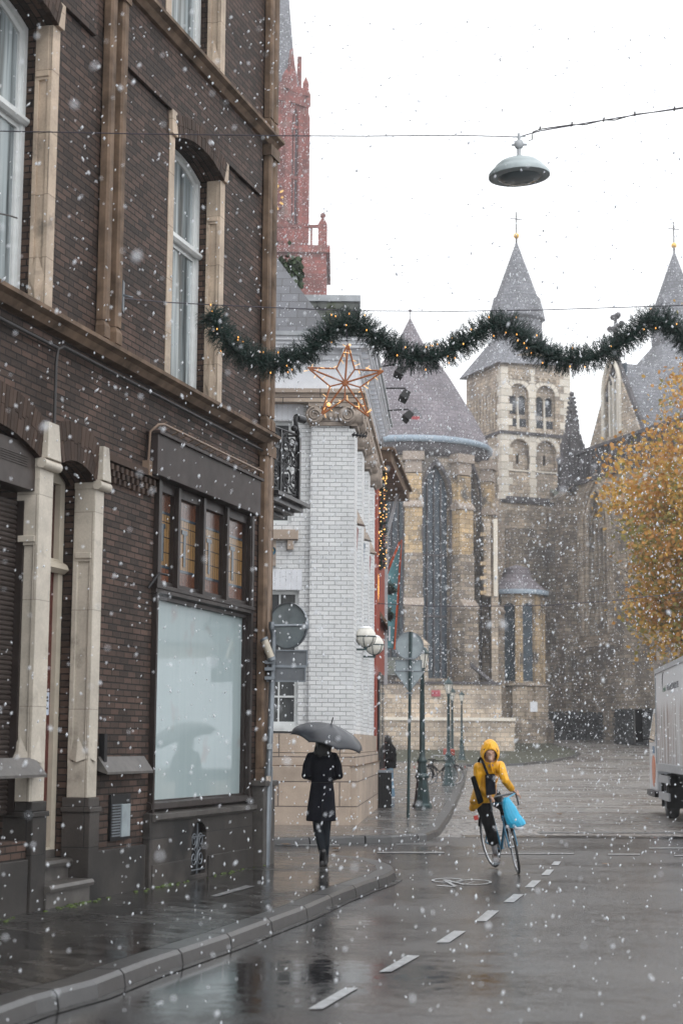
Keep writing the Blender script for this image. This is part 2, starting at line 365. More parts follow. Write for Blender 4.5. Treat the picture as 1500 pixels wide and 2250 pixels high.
# ------------------------------------------------------------------ ground
def wetmat(name, kind):
    m, nt, b, L = newmat(name); v = coords(nt)
    mp = nd(nt, 'ShaderNodeMapping'); mp.inputs['Scale'].default_value = (.33, .5, 1); L.new(v, mp.inputs[0])
    pud = noise(nt, mp.outputs[0], .9, 5, .55)
    if kind == 'asphalt':                                     # water stands along the kerb side, the crown of the road drains
        sp_ = nd(nt, 'ShaderNodeSeparateXYZ'); L.new(v, sp_.inputs[0]); gx = mathn(nt, 'MULTIPLY', mathn(nt, 'SUBTRACT', sp_.outputs[0], .2), .085)
        pud = mathn(nt, 'ADD', pud, mathn(nt, 'MINIMUM', mathn(nt, 'MAXIMUM', gx, -.05), .22))
    pud = mathn(nt, 'ADD', pud, mathn(nt, 'MULTIPLY_ADD', noise(nt, mp.outputs[0], 5.0, 4, .6), .30, -.15))
    fine = noise(nt, v, 90, 3, .6); mid = noise(nt, v, 14, 4)
    if kind == 'asphalt':
        col = mix(nt, (.010, .010, .011), (.034, .033, .033), fine)
        col = mix(nt, col, mix(nt, (.45,) * 3, (1.7,) * 3, ramp(nt, noise(nt, v, 13, 5, .7), [(.32, (0, 0, 0)), (.68, (1, 1, 1))])), 1.0, 'MULTIPLY')
        pud = mathn(nt, 'ADD', pud, mathn(nt, 'MULTIPLY_ADD', noise(nt, v, 7, 5, .7), .55, -.27))
        col = mix(nt, col, (.050, .038, .030), ramp(nt, noise(nt, v, .7, 5), [(.52, (0, 0, 0)), (.75, (.6, .6, .6))]))
        rg = ramp(nt, pud, [(.38, (.03,) * 3), (.50, (.09,) * 3), (.64, (.16,) * 3), (.80, (.24,) * 3)])
        h = mathn(nt, 'ADD', mathn(nt, 'MULTIPLY', fine, .6), mathn(nt, 'MULTIPLY', noise(nt, v, 26, 3), 1.0)); hs, hd = .55, .009
        st = ramp(nt, pud, [(.36, (.05,) * 3), (.52, (.45,) * 3), (.72, (1,) * 3)])
    else:
        bw, rh, off, warp, c1, c2, mo = {'cobble': (.17, .20, .5, .01, (.36, .335, .31), (.19, .175, .165), (.022, .021, .02)),
            'paverlight': (.30, .15, .5, .004, (.13, .125, .12), (.055, .053, .052), (.014, .014, .014)),
            'paver': (.30, .15, .5, .004, (.045, .042, .040), (.010, .010, .010), (.004, .004, .004)),
            'island': (.12, .10, .5, .03, (.10, .095, .07), (.065, .065, .05), (.035, .045, .025))}[kind]
        if kind[:5] == 'paver':
            m2 = nd(nt, 'ShaderNodeMapping'); m2.inputs['Rotation'].default_value = (0, 0, R(47)); L.new(v, m2.inputs[0]); vv = m2.outputs[0]
        else:
            wn = nd(nt, 'ShaderNodeTexNoise', Scale=4.0, Detail=2.0); L.new(v, wn.inputs['Vector'])
            vm = nd(nt, 'ShaderNodeVectorMath', _operation='MULTIPLY_ADD'); L.new(wn.outputs['Color'], vm.inputs[0]); vm.inputs[1].default_value = (warp * 3,) * 3; L.new(v, vm.inputs[2]); vv = vm.outputs[0]
        t = nd(nt, 'ShaderNodeTexBrick', _offset=off, Scale=1.0); t.inputs['Mortar Size'].default_value = .022 if kind[:5] != 'paver' else .007
        t.inputs['Mortar Smooth'].default_value = .6; t.inputs['Brick Width'].default_value = bw; t.inputs['Row Height'].default_value = rh
        t.inputs['Color1'].default_value = rgb(c1); t.inputs['Color2'].default_value = rgb(c2); t.inputs['Mortar'].default_value = rgb(mo); L.new(vv, t.inputs['Vector'])
        tc_, tf_ = t.outputs[0], t.outputs['Fac']
        if kind[:5] != 'paver':                                   # rounded stones, each of its own tone
            vo = nd(nt, 'ShaderNodeTexVoronoi', Scale=1 / bw, Randomness=.75); L.new(vv, vo.inputs['Vector']); ve = nd(nt, 'ShaderNodeTexVoronoi', Scale=1 / bw, Randomness=.75); ve.feature = 'DISTANCE_TO_EDGE'; L.new(vv, ve.inputs['Vector'])
            sc3 = nd(nt, 'ShaderNodeSeparateColor'); L.new(vo.outputs['Color'], sc3.inputs[0]); jt = ramp(nt, ve.outputs['Distance'], [(.02, (1, 1, 1)), (.14, (0, 0, 0))])
            tc_ = mix(nt, mix(nt, c2, c1, sc3.outputs[0]), mo, jt); tf_ = jt
        col = mix(nt, tc_, mix(nt, (.65,) * 3, (1.35,) * 3, mid), 1.0, 'MULTIPLY')
        if kind == 'cobble': col = mix(nt, col, (.15, .10, .07), ramp(nt, noise(nt, v, .5, 4), [(.5, (0, 0, 0)), (.7, (.5, .5, .5))]))
        if kind[:5] == 'paver':
            pc = nd(nt, 'ShaderNodeSeparateColor'); L.new(t.outputs[0], pc.inputs[0]); pud = mathn(nt, 'ADD', pud, mathn(nt, 'MULTIPLY_ADD', pc.outputs[0], 5.0 if kind == 'paver' else 1.8, -.13)); pud = mathn(nt, 'ADD', pud, mathn(nt, 'MULTIPLY_ADD', noise(nt, v, 9, 4, .7), .4, -.2))
        rg = ramp(nt, pud, [(.36, (.14,) * 3), (.50, (.30,) * 3), (.66, (.45,) * 3)] if kind != 'island' else [(.3, (.6,) * 3), (.7, (.8,) * 3)])
        h = mathn(nt, 'ADD', mathn(nt, 'MULTIPLY', tf_, -1.2), mathn(nt, 'MULTIPLY', mid, .8)); hs, hd = 1.0, .022
        if kind[:5] == 'paver': hs, hd = .9, .010; rg = ramp(nt, pud, [(.36, (.08,) * 3), (.52, (.18,) * 3), (.68, (.32,) * 3)])
        st = ramp(nt, pud, [(.34, (.35,) * 3), (.55, (1,) * 3)])
    L.new(col, b.inputs['Base Color']); L.new(rg, b.inputs['Roughness'])
    bn = nd(nt, 'ShaderNodeBump', Distance=hd); L.new(h, bn.inputs['Height']); L.new(mathn(nt, 'MULTIPLY', st, hs), bn.inputs['Strength']); L.new(bn.outputs[0], b.inputs['Normal'])
    b.inputs['Specular IOR Level'].default_value = {'asphalt': .95, 'cobble': .85, 'paver': .35, 'paverlight': .8, 'island': .3}[kind]; return m
M['asphalt'] = wetmat('wet_asphalt', 'asphalt'); M['cobble'] = wetmat('wet_cobbles', 'cobble')
M['paver'] = wetmat('wet_pavers', 'paver'); M['paverlight'] = wetmat('wet_grey_pavers', 'paverlight'); M['island'] = wetmat('mossy_setts', 'island')
M['kerb'] = plain('wet_grey_kerb_stone', (.045, .045, .046), .32, var=.45, scale=9, bmp=.5, bs=70, isl=.3)
M['paint'] = plain('worn_road_paint', (.30, .31, .32), .35, var=.45, scale=14, bmp=.3, bs=50)
M['paint_thin'] = plain('worn_faded_road_paint', (.17, .17, .175), .3, var=.6, scale=10, bmp=.3, bs=50)
M['moss'] = plain('moss', (.05, .075, .015), .9, var=.6, scale=30)
M['wetline'] = plain('dark_wet_gutter', (.02, .02, .021), .12, var=.4)

YC = 30.4                                                    # where the cobbles begin
m = MB(); ys = [YC, 40, 50, 60] + [60 + 4 * k for k in range(1, 28)] + [200, 300, 800, 2500]
for a, b_ in zip(ys[:-1], ys[1:]):
    m.add([(-900, a, g(a)), (900, a, g(a)), (900, b_, g(b_)), (-900, b_, g(b_))], [(0, 1, 2, 3)])
m.add([(-900, -60, -.02), (900, -60, -.02), (900, YC, -.02), (-900, YC, -.02)], [(0, 1, 2, 3)])
m.build('ground', M['cobble'], kind='structure')
MB().add([(-40, -20, 0), (40, -20, 0), (40, YC + .02, .004), (-40, YC + .02, .004)], [(0, 1, 2, 3)]).build('road', M['asphalt'], kind='structure')

# near pavement with its kerb
kerb_px = [(-260, 2330), (-110, 2255), (20, 2208), (79, 2187), (213, 2152), (327, 2109), (422, 2078), (506, 2051), (579, 2024), (673, 1990), (748, 1957), (810, 1934), (850, 1921), (867, 1911), (862, 1901), (835, 1890), (790, 1882), (700, 1876), (600, 1870)]
kp = [gnd(x, y, .12) for x, y in kerb_px]
kp = [Vector((kp[0].x - 1.2, kp[0].y - 4.5, .12))] + kp + [Vector((-14, kp[-1].y + .6, .12))]
def shrink(pts, d):
    out = []
    for i, p in enumerate(pts):
        a = pts[max(i - 1, 0)]; c = pts[min(i + 1, len(pts) - 1)]; t = (c - a); t.z = 0; t.normalize()
        out.append(p + Vector((-t.y, t.x, 0)) * d)
    return out
inn = shrink(kp, .22)
mm = MB(); poly = [(p.x, p.y) for p in inn] + [(-14, 4)]
tri = tessellate_polygon([[Vector((x, y, 0)) for x, y in poly]])
def upfaces(poly, z, mb):
    n = []
    for t in tessellate_polygon([[Vector((x, y, 0)) for x, y in poly]]):
        a, b_, c = [poly[i] for i in t]; cr = (b_[0] - a[0]) * (c[1] - a[1]) - (b_[1] - a[1]) * (c[0] - a[0])
        n.append(list(t) if cr > 0 else list(t)[::-1])
    mb.add([(x, y, z(x, y)) for x, y in poly], n)
upfaces(poly, lambda x, y: .12, mm)
mm.build('near_pavement', M['paver'], kind='structure')
def kerbline(pts, name, seg=1.0, gap=.013, wd=.22, drop=None):
    """kerb stones laid one after the other along a line"""
    kb = MB(); L = []; 
    for a, b_ in zip(pts[:-1], pts[1:]):
        n = max(1, round((b_ - a).length / .25))
        for k in range(n): L.append(a.lerp(b_, k / n))
    L.append(pts[-1]); acc = 0; cur = [L[0]]
    def stone(c):
        if len(c) < 2: return
        i2 = shrink(c, wd); n = len(c); vs = []
        for k in range(n):
            t = (c[min(k + 1, n - 1)] - c[max(k - 1, 0)]).normalized(); o = Vector((t.y, -t.x, 0)); z = c[k].z
            e = t * gap if k == 0 else (-t * gap if k == n - 1 else Vector((0, 0, 0)))
            h = drop(c[k]) if drop else 0
            vs += [i2[k] + e + Vector((0, 0, -.002)), c[k] + e + Vector((0, 0, -.001 - h)) - o * .03, c[k] + e + Vector((0, 0, -.03 - h)), c[k] + e + o * .02 + Vector((0, 0, -.15))]
        fs = [[4 * k + j, 4 * k + j + 1, 4 * k + 5 + j, 4 * k + 4 + j] for k in range(n - 1) for j in range(3)]
        kb.add(vs, fs, False)
        kb.add([vs[0], vs[1], vs[2], vs[3], tuple(Vector(vs[0]) - Vector((0, 0, .15)))], [(4, 3, 2, 1, 0)])
    for a, b_ in zip(L[:-1], L[1:]):
        acc += (b_ - a).length; cur.append(b_)
        if acc >= seg: stone(cur); cur = [b_]; acc = 0
    stone(cur)
    return kb.build(name, M['kerb'], kind='structure')
kerbline(kp, 'near_kerb')
og = shrink(kp, -.025); og2 = shrink(kp, -.10); m = MB()
m.add([(p.x, p.y, .0085) for p in og + og2], [[k, k + len(og), k + len(og) + 1, k + 1] for k in range(len(og) - 1)])
m.build('road_gutter', M['paver'], kind='structure')
# far pavement beside the white building
fk = [gnd(x, y, .12) for x, y in [(560, 1842), (680, 1840), (773, 1837), (860, 1836), (936, 1831), (963, 1822), (976, 1806), (990, 1785), (1005, 1752), (1018, 1722)]]
fk = [Vector((-14, fk[0].y - .2, .12))] + fk
fk = fk + [Vector((5.6, 76, g(76) + .12)), Vector((6.5, 87, g(87) + .12)), Vector((6.9, 93, g(93) + .12))]
fi = shrink(fk, .24)
mm = MB()
right = [p for p in fi if p.y > 31.5]; front = [p for p in fi if p.y <= 31.5]
poly = [(p.x, p.y) for p in front] + [(right[0].x, right[0].y), (-14, right[0].y)]
upfaces(poly, lambda x, y: .12, mm)
for a, b_ in zip(right[:-1], right[1:]):
    mm.add([(-14, a.y, a.z), a, b_, (-14, b_.y, b_.z)], [(0, 1, 2, 3)])
mm.build('far_pavement', M['paverlight'], kind='structure')
kerbline(fk, 'far_kerb', wd=.24)
# half-round island of mossy setts before the church
ip = [gnd(x, y, .10) for x, y in [(860, 1674), (960, 1678), (1060, 1681), (1150, 1678), (1215, 1671), (1262, 1662), (1274, 1655), (1255, 1645), (1210, 1634)]]
ip += [Vector((ip[-1].x - 3, ip[-1].y + 5, 0)), Vector((ip[0].x - 2, ip[-1].y + 6, 0))]
for p in ip: p.z = g(p.y) + .10
mm = MB(); rows = 10; ymin = min(p.y for p in ip); ymax = max(p.y for p in ip)
upfaces([(p.x, p.y) for p in ip], lambda x, y: g(y) + .11, mm)
mm.build('ground_mound', M['island'], kind='structure')
kerbline([p + Vector((0, 0, .04)) for p in ip[:9]], 'island_kerb', wd=.2)
# gutter between asphalt and cobbles, painted lines
gt = MB()
gt.add([(2.2, YC - .05, .008), (30, YC - .35, .008), (30, YC + .35, .012), (2.2, YC + .6, .012)], [(0, 1, 2, 3)])
gt.build('road_gutter', M['wetline'], kind='structure')
def strip(pxs, z=.009):
    P = [gnd(x, y, 0) for x, y in pxs]; return [(p.x, p.y, z) for p in P]
dashes = [((676, 2220), (708, 2220), (787, 2173), (757, 2173)), ((832, 2138), (860, 2137), (922, 2102), (895, 2101)), ((957, 2073), (986, 2073), (1023, 2048), (997, 2047)),
    ((1042, 2026), (1068, 2026), (1096, 2003), (1071, 2002)), ((1105, 1984), (1128, 1984), (1150, 1967), (1128, 1966)), ((1152, 1951), (1172, 1951), (1188, 1936), (1168, 1936)),
    ((1188, 1924), (1206, 1924), (1216, 1912), (1200, 1912)), ((1210, 1902), (1226, 1902), (1232, 1894), (1217, 1894))]
pm = MB()
for d in dashes: pm.add(strip(d), [(0, 1, 2, 3)])
pm.build('road_marking', M['paint'], kind='structure')
tl = MB()
for a, b_, y, h in ((608, 745, 1859, 2.2), (828, 975, 1876, 3), (1050, 1260, 1878, 2.5), (1335, 1405, 1880, 3), (1425, 1530, 1866, 2.5), (870, 930, 1857, 1.5), (1480, 1560, 1883, 2.5), (1180, 1560, 1831, 2)):
    tl.add(strip([(a, y), (b_, y + .2), (b_, y - h), (a, y - h)], .0115), [(0, 1, 2, 3)])
tl.build('road_marking', M['paint_thin'], kind='structure')
# painted bicycle
bs = MB()
def ringp(cx, cy, rx, ry, wd=4.0, n=26):
    o = [gnd(cx + rx * math.cos(2 * PI * k / n), cy + ry * math.sin(2 * PI * k / n)) for k in range(n)]
    i = [gnd(cx + (rx - wd * 1.6) * math.cos(2 * PI * k / n), cy + (ry - 1.2) * math.sin(2 * PI * k / n)) for k in range(n)]
    bs.add([(p.x, p.y, .012) for p in o + i], [[k, (k + 1) % n, (k + 1) % n + n, k + n] for k in range(n)])
ringp(1040, 1940, 40, 6); ringp(983, 1936, 36, 5)
for a, b_ in (((975, 1935), (1020, 1946)), ((1020, 1946), (1042, 1939)), ((975, 1936), (1000, 1950)), ((1000, 1950), (1030, 1944)), ((960, 1948), (1000, 1951))):
    bs.add(strip([(a[0] - 3, a[1]), (b_[0] - 3, b_[1]), (b_[0] + 3, b_[1] - 1), (a[0] + 3, a[1] - 1)], .013), [(0, 1, 2, 3)])
bs.build('road_marking', M['paint'], kind='structure')
# worn dash painted on the pavement
wm = MB(); P = [gnd(x, y, .12) for x, y in [(462, 1970), (476, 1971), (560, 1948), (540, 1946)]]
wm.add([(p.x, p.y, .125) for p in P], [(0, 1, 2, 3)]); wm.build('pavement_marking', M['paint_thin'], kind='structure')
# fallen leaves
M['leaf_brown'] = plain('fallen_leaf', (.20, .10, .03), .5, var=.5, scale=40)
def leafmesh(sz):
    L = MB(); n = 10; pts = [(sz * (1 + .35 * math.cos(5 * 2 * PI * k / n)) * math.cos(2 * PI * k / n), sz * .8 * (1 + .35 * math.cos(5 * 2 * PI * k / n)) * math.sin(2 * PI * k / n)) for k in range(n)]
    vs = [(x, y, .012 + .012 * abs(math.sin(i * 1.9))) for i, (x, y) in enumerate(pts)]
    L.add(vs + [(0, 0, .006)], [[i, (i + 1) % n, n] for i in range(n)]); return L
lf = leafmesh(.07).build('fallen_leaf', M['leaf_brown'])
spots = [(1176, 1762, 0), (1146, 1778, 0), (1030, 1781, 0), (628, 1857, 0), (1290, 1735, 0), (1345, 1726, 0), (1415, 1755, 0), (1385, 1772, 0), (1230, 1790, 0), (740, 1866, .0), (1330, 1900, 0), (1060, 1752, 0), (1040, 1778, 0), (1420, 1800, 0)]
for i, (x, y, dz) in enumerate(spots):
    o = lf if i == 0 else lf.copy()
    if i: COL.objects.link(o)
    p = gnd(x, y, .014); o.location = p; o.rotation_euler = (0, 0, rnd.uniform(0, 6)); o.scale = (rnd.uniform(.8, 1.3),) * 3
    tag(o, 'brown autumn leaf lying on the wet street', 'leaf', 'fallen leaves on the street')
# ------------------------------------------------------------------ dark brick corner house on the left
C0 = gnd(573, 1897, .12); vp = ray(1820, 1637)
FA = Frame((C0.x, C0.y), (vp.x, vp.y)); A = FA.p
bh = empty('brick_house', FA.w(0, 0, 0), FA.rz, 'dark brown brick corner house with sandstone trim and a dark shopfront at street level', 'house')
TH = .30
def SX(px, py, y=0): return FA.x(px, py, y)
def SZ(px, py, y=0): return FA.z(px, py, y)
# main heights
zs1 = SZ(583, 955)                       # top of the sill course of the first floor
zs2 = SZ(571, 284)                       # sill course of the second floor
ZT = zs2 + 6.5
# first floor window B
bx0, bx1 = SX(378, 560), SX(481, 640); bz0 = zs1 + .02; bsp = SZ(380, 300); brise = .14
wB = bx1 - bx0
ax1 = SX(108, 400); ax0 = ax1 - wB
cx0, cx1 = SX(375, 60), SX(484, 160); cz0 = zs2 + .02
# ground floor
d0, d1 = SX(101, 1400), SX(199, 1400); dsp = SZ(134, 1040); d1k = d1
sh1 = SX(74, 1400); sh0 = sh1 - 2.1
shop0, shop1 = SX(330, 1500), SX(545, 1500); shopz0 = SZ(420, 1778); shopz1 = SZ(345, 1050)
holes = [opening(bx0, bx1, bz0, arch(bx0, bx1, bsp, brise)), opening(ax0, ax1, bz0, arch(ax0, ax1, bsp, brise)), opening(ax0 - 2.9, ax0 - 2.9 + wB, bz0, arch(ax0 - 2.9, ax0 - 2.9 + wB, bsp, brise)),
    opening(cx0, cx1, cz0, arch(cx0, cx1, cz0 + 3.2, brise)), opening(ax0, ax1, cz0, arch(ax0, ax1, cz0 + 3.2, brise)),
    opening(d0, d1, .12, arch(d0, d1, dsp, .16)), opening(sh0, sh1, .75, arch(sh0, sh1, dsp + .05, .2)), [(shop0, shopz0), (shop1, shopz0), (shop1, shopz1), (shop0, shopz1)]]
XL = sh0 - 6
wall = MB(); wall.plate([(XL, 0), (0, 0), (0, ZT), (XL, ZT)], 0, TH, holes)
# the other side walls and a closed back
wall.box(-.3, -.002, TH, 9, 0, ZT); wall.box(XL, XL + .3, TH, 9, 0, ZT)
# brick face standing proud above the recessed panels
zp = SZ(530, 395)
for a, b_ in ((SX(266, 180), SX(570, 300)), (SX(20, 50), SX(203, 90))):
    hl = []
    for hx0, hx1 in ((bx0, bx1), (ax0, ax1)):
        if a < hx0 < b_: hl = [(hx0, hx1)]
    if hl:
        hx0, hx1 = hl[0]; ar = arch(hx0, hx1, bsp, brise)
        wall.plate([(a, zp), (hx0, zp)] + [(x, z) for x, z in ar if z > zp - .4] + [(hx1, zp), (b_, zp), (b_, zs2 - .12), (a, zs2 - .12)] if bsp > zp else [(a, zp), (b_, zp), (b_, zs2 - .12), (a, zs2 - .12)], -.045, -.001, sides=True)
    else: wall.plate([(a, zp), (b_, zp), (b_, zs2 - .12), (a, zs2 - .12)], -.045, -.001)
wall.build('wall', M['brick'], bh)
MB().box(XL - .2, .1, -.25, 9.1, ZT, ZT + .3).build('roof', M['slate'], bh)
# stone courses
def course(z, out=.16, h=.16, name='sill_course', x0=None, x1=0.02):
    c = MB(); x0 = XL if x0 is None else x0
    c.prof([(-.002, z + .03), (-out, z - .03), (-out, z - .07), (-out * .7, z - .10), (-out * .45, z - .16), (-.002, z - .17)], x0, x1)
    return c.build(name, M['brownstone'], bh)
course(zs1, .20); course(zs2, .20); course(ZT - .3, .45)
# thin conduit below the first course
cc = MB(); cc.tube([(XL, -.05, zs1 - .30), (SX(118, 735), -.05, zs1 - .30)], .018); 
xk = SX(108, 900)
cc.tube([(SX(580, 975), -.06, zs1 - .26), (xk + .15, -.06, zs1 - .26), (xk + .03, -.06, zs1 - .31), (xk, -.06, zs1 - .45), (xk, -.06, zs1 - 1.2), (xk, -.06, SZ(104, 990)), (xk - .03, -.06, SZ(104, 1015)), (xk - .14, -.06, SZ(97, 1030))], .016)
cc.build('conduit', M['cable'], bh)
# shaft pairs
def shafts(xc, z0, z1, pw=.30, w_=.085, dp=.11):
    s = MB(); s.mi = 0
    s.box(xc - pw / 2 - .05, xc + pw / 2 + .05, -.02, 0, z0, z1)
    for k in (-1, 1):
        x = xc + k * pw / 2
        s.prismz([(x - w_, -.02), (x - w_, -dp + .02), (x - w_ + .03, -dp), (x + w_ * .4, -dp), (x + w_ * .4, -.02)], z0 + .18, z1 - .15)
        s.prismz([(x - w_ - .015, -.02), (x - w_ - .015, -dp - .01), (x + w_ * .5, -dp - .01), (x + w_ * .5, -.02)], z0, z0 + .12)
        s.add([(x - w_ - .015, -.02, z0 + .12), (x - w_ - .015, -dp - .01, z0 + .12), (x + w_ * .5, -dp - .01, z0 + .12), (x + w_ * .5, -.02, z0 + .12), (x - .02, -.03, z0 + .30)], [(0, 1, 4), (1, 2, 4), (2, 3, 4), (3, 0, 4)])
    s.box(xc - pw / 2 - w_ - .02, xc + pw / 2 + w_ * .5 + .02, -dp - .02, -.001, z1 - .15, z1)
    return s.build('pilaster', M['brownstone'], bh)
xp = SX(238, 380)
shafts(xp, zs1 + .03, zs2 - .17); shafts(xp, zs2 + .03, ZT - .5)
xc = -.13
shafts(xc, zs1 + .03, zs2 - .17, .20); shafts(xc, zs2 + .03, ZT - .5, .20)
shafts(xc, 1.15, zs1 - .17, .20)
MB().box(xc - .28, xc + .16, -.17, -.001, .1, 1.1).box(xc - .31, xc + .19, -.20, -.001, 1.1, 1.17).build('pier_base', M['ledge'], bh, bevel=.01)
# downpipe on the corner
dp = MB(); dp.tube([(-.13, -.09, .9), (-.13, -.09, zs1 - .1)], .042, 10)
for z in (1.6, 3.0, 4.4): dp.lathe([(.05, z - .02), (.05, z + .02)], (-.13, -.09, 0), 10)
dp.build('downpipe', M['pipe'], bh)
# stone surrounds of the upper windows
def surround(x0, x1, z0, zsp, mat, name='stone_surround', w0=.16, w1=.13, dj=.17, key=True):
    s = MB()
    s.box(x0 - w0, x0 + .002, -.012, dj, z0, zsp)                       # near jamb, seen as a narrow face
    s.hexa([(x0 - .17, -.05, zsp), (x0 + .0, -.05, zsp), (x0 + .0, .1, zsp), (x0 - .17, .1, zsp), (x0 - .19, -.05, zsp + .28), (x0 - .04, -.05, zsp + .28), (x0 - .04, .1, zsp + .28), (x0 - .19, .1, zsp + .28)])
    s.cut()
    s.box(x1 - .03, x1 + w1, -.012, .035, z0, zsp); s.box(x1 - .03, x1 + .05, dj - .045, dj, z0, zsp)   # far jamb: two ribs round a sunk panel
    s.box(x1 - .006, x1 + w1, .03, dj - .02, z0, zsp)
    s.box(x1 - .034, x1 + .05, .03, dj - .02, z0, z0 + .30); s.box(x1 - .034, x1 + .05, .03, dj - .02, zsp - .55, zsp)
    s.box(x1 - .05, x1 + .02, .015, dj - .015, zsp - .52, zsp - .46)
    zz = z0 + .30
    s.add([(x1 - .034, .0, zz + .02), (x1 - .034, dj - .01, zz + .02), (x1 - .07, dj / 2, zz - .12), (x1 - .034, dj / 2, zz + .28), (x1 - .034, dj / 2, zz - .28)], [(0, 3, 2), (3, 1, 2), (1, 4, 2), (4, 0, 2)])
    if key:                                                         # block at the head
        s.hexa([(x1 - .0, -.05, zsp), (x1 + .14, -.05, zsp), (x1 + .14, .1, zsp), (x1 - .0, .1, zsp), (x1 + .03, -.05, zsp + .26), (x1 + .16, -.05, zsp + .26), (x1 + .16, .1, zsp + .26), (x1 + .03, .1, zsp + .26)])
    return s.builds(name, mat, bh, bevel=.006)
def voussoirs(x0, x1, zsp, rise, h=.25, out=.05, name='brick_arch'):
    ar = arch(x0 - .02, x1 + .02, zsp + .005, rise, 30); s = MB(); wd = x1 - x0
    n = round(wd / .062); ins = arch(x0, x1, zsp, rise, n); k2 = 1 + .0; 
    r = (wd * wd / 4 + rise * rise) / (2 * rise); c = ((x0 + x1) / 2, zsp + rise - r)
    for k in range(n):
        (xa, za), (xb, zb) = ins[k], ins[k + 1]
        def up(x, z, t): q = math.hypot(x - c[0], z - c[1]); return (c[0] + (x - c[0]) * (q + t) / q, c[1] + (z - c[1]) * (q + t) / q)
        spl = h * (rnd.uniform(.38, .62) if k % 2 else .5)
        for t0, t1 in ((0.0, spl - .003), (spl + .003, h)):
            p = [up(xa, za, t0), up(xb, zb, t0), up(xb, zb, t1), up(xa, za, t1)]; e = .004
            o = -out - rnd.uniform(0, .006)
            q = [(p[0][0] + e, o, p[0][1]), (p[1][0] - e, o, p[1][1]), (p[1][0] - e, .02, p[1][1]), (p[0][0] + e, .02, p[0][1]), (p[3][0] + e, o, p[3][1]), (p[2][0] - e, o, p[2][1]), (p[2][0] - e, .02, p[2][1]), (p[3][0] + e, .02, p[3][1])]
            s.hexa(q)
    return s.build(name, M['brick_iso'], bh)
def sash(x0, x1, z0, zsp, rise, name='window', yf=.27, ztr=None, head=True):
    """white framed window: top light with arched head above a lower sash"""
    f = MB(); t = .065; ztr = ztr or z0 + (zsp - z0) * .60
    outer = opening(x0, x1, z0, arch(x0, x1, zsp, rise)); inner1 = opening(x0 + t, x1 - t, ztr + t, arch(x0 + t, x1 - t, zsp - t * .6, rise)); inner2 = [(x0 + t, z0 + t * 1.4), (x1 - t, z0 + t * 1.4), (x1 - t, ztr - t * .4), (x0 + t, ztr - t * .4)]
    f.plate(outer, yf, yf + .08, [inner1, inner2])
    t2 = .05
    for lp in (inner1, inner2):
        xs = [p[0] for p in lp]; c = (sum(xs) / len(xs), sum(p[1] for p in lp) / len(lp)); mnx, mxx = min(xs), max(xs)
        if lp is inner1: h2 = opening(mnx + t2, mxx - t2, ztr + t + t2, arch(mnx + t2, mxx - t2, zsp - t * .6 - t2, rise))
        else: h2 = [(mnx + t2, z0 + t * 1.4 + t2), (mxx - t2, z0 + t * 1.4 + t2), (mxx - t2, ztr - t * .4 - t2), (mnx + t2, ztr - t * .4 - t2)]
        f.plate(lp, yf + .03, yf + .07, [h2])
    f.prof([(yf - .05, ztr + .03), (yf - .05, ztr), (yf - .02, ztr - .03), (yf, ztr - .03), (yf, ztr + .05)], x0 + .004, x1 - .004)
    fo = f.build(name, M['whiteframe'], bh)
    MB().plate(opening(x0 + t + .02, x1 - t - .02, ztr + t, arch(x0 + t + .02, x1 - t - .02, zsp - t, rise)), yf + .055, yf + .062, back=False).build('pane', M['glass_lace'], fo)
    MB().plate([(x0 + t + .02, z0 + t), (x1 - t - .02, z0 + t), (x1 - t - .02, ztr - .03), (x0 + t + .02, ztr - .03)], yf + .055, yf + .062, back=False).build('pane', M['glass_lace'], fo)
ztrB = SZ(372, 517, .27)
for (x0, x1, z0, zp_, tr, mt) in ((bx0, bx1, bz0, bsp, ztrB, 1), (ax0, ax1, bz0, bsp, ztrB, 1), (cx0, cx1, cz0, cz0 + 3.2, None, 1), (ax0, ax1, cz0, cz0 + 3.2, None, 1), (ax0 - 2.9, ax0 - 2.9 + wB, bz0, bsp, ztrB, 1)):
    surround(x0, x1, z0, zp_, M['sand']); sash(x0 + .001, x1 - .001, z0, zp_, brise, ztr=tr); voussoirs(x0 + .0, x1, zp_, brise)
# ground floor: roller shutter
s = MB(); z0, z1 = .98, SZ(20, 1088, .1); n = int((z1 - z0) / .045)
pts = []
for k in range(n):
    z = z0 + k * (z1 - z0) / n; h = (z1 - z0) / n
    pts += [(.200, z), (.188, z + h * .25), (.186, z + h * .6), (.200, z + h * .93)]
vs = [(sh0 + .03, y, z) for y, z in pts] + [(sh1 - .03, y, z) for y, z in pts]; N = len(pts)
s.add(vs, [[i, i + N, i + N + 1, i + 1] for i in range(N - 1)])
sho = s.build('roller_shutter', M['shutter'], bh)
hb = MB(); zb = SZ(82, 1078, -.02)
hb.box(sh0 + .01, sh1 - .01, .02, .26, zb, zb + .42)
for k in range(5): hb.box(sh0 + .15, sh1 - .2, .012, .02, zb + .2 + k * .022, zb + .21 + k * .022)
hb.build('shutter_box', M['shutter'], sho, bevel=.01)
MB().box(sh1 - .04, sh1 - .004, .12, .24, z0, z1).cut().box(sh0 + .004, sh0 + .04, .12, .24, z0, z1).builds('guide_rail', M['shopframe'], sho)
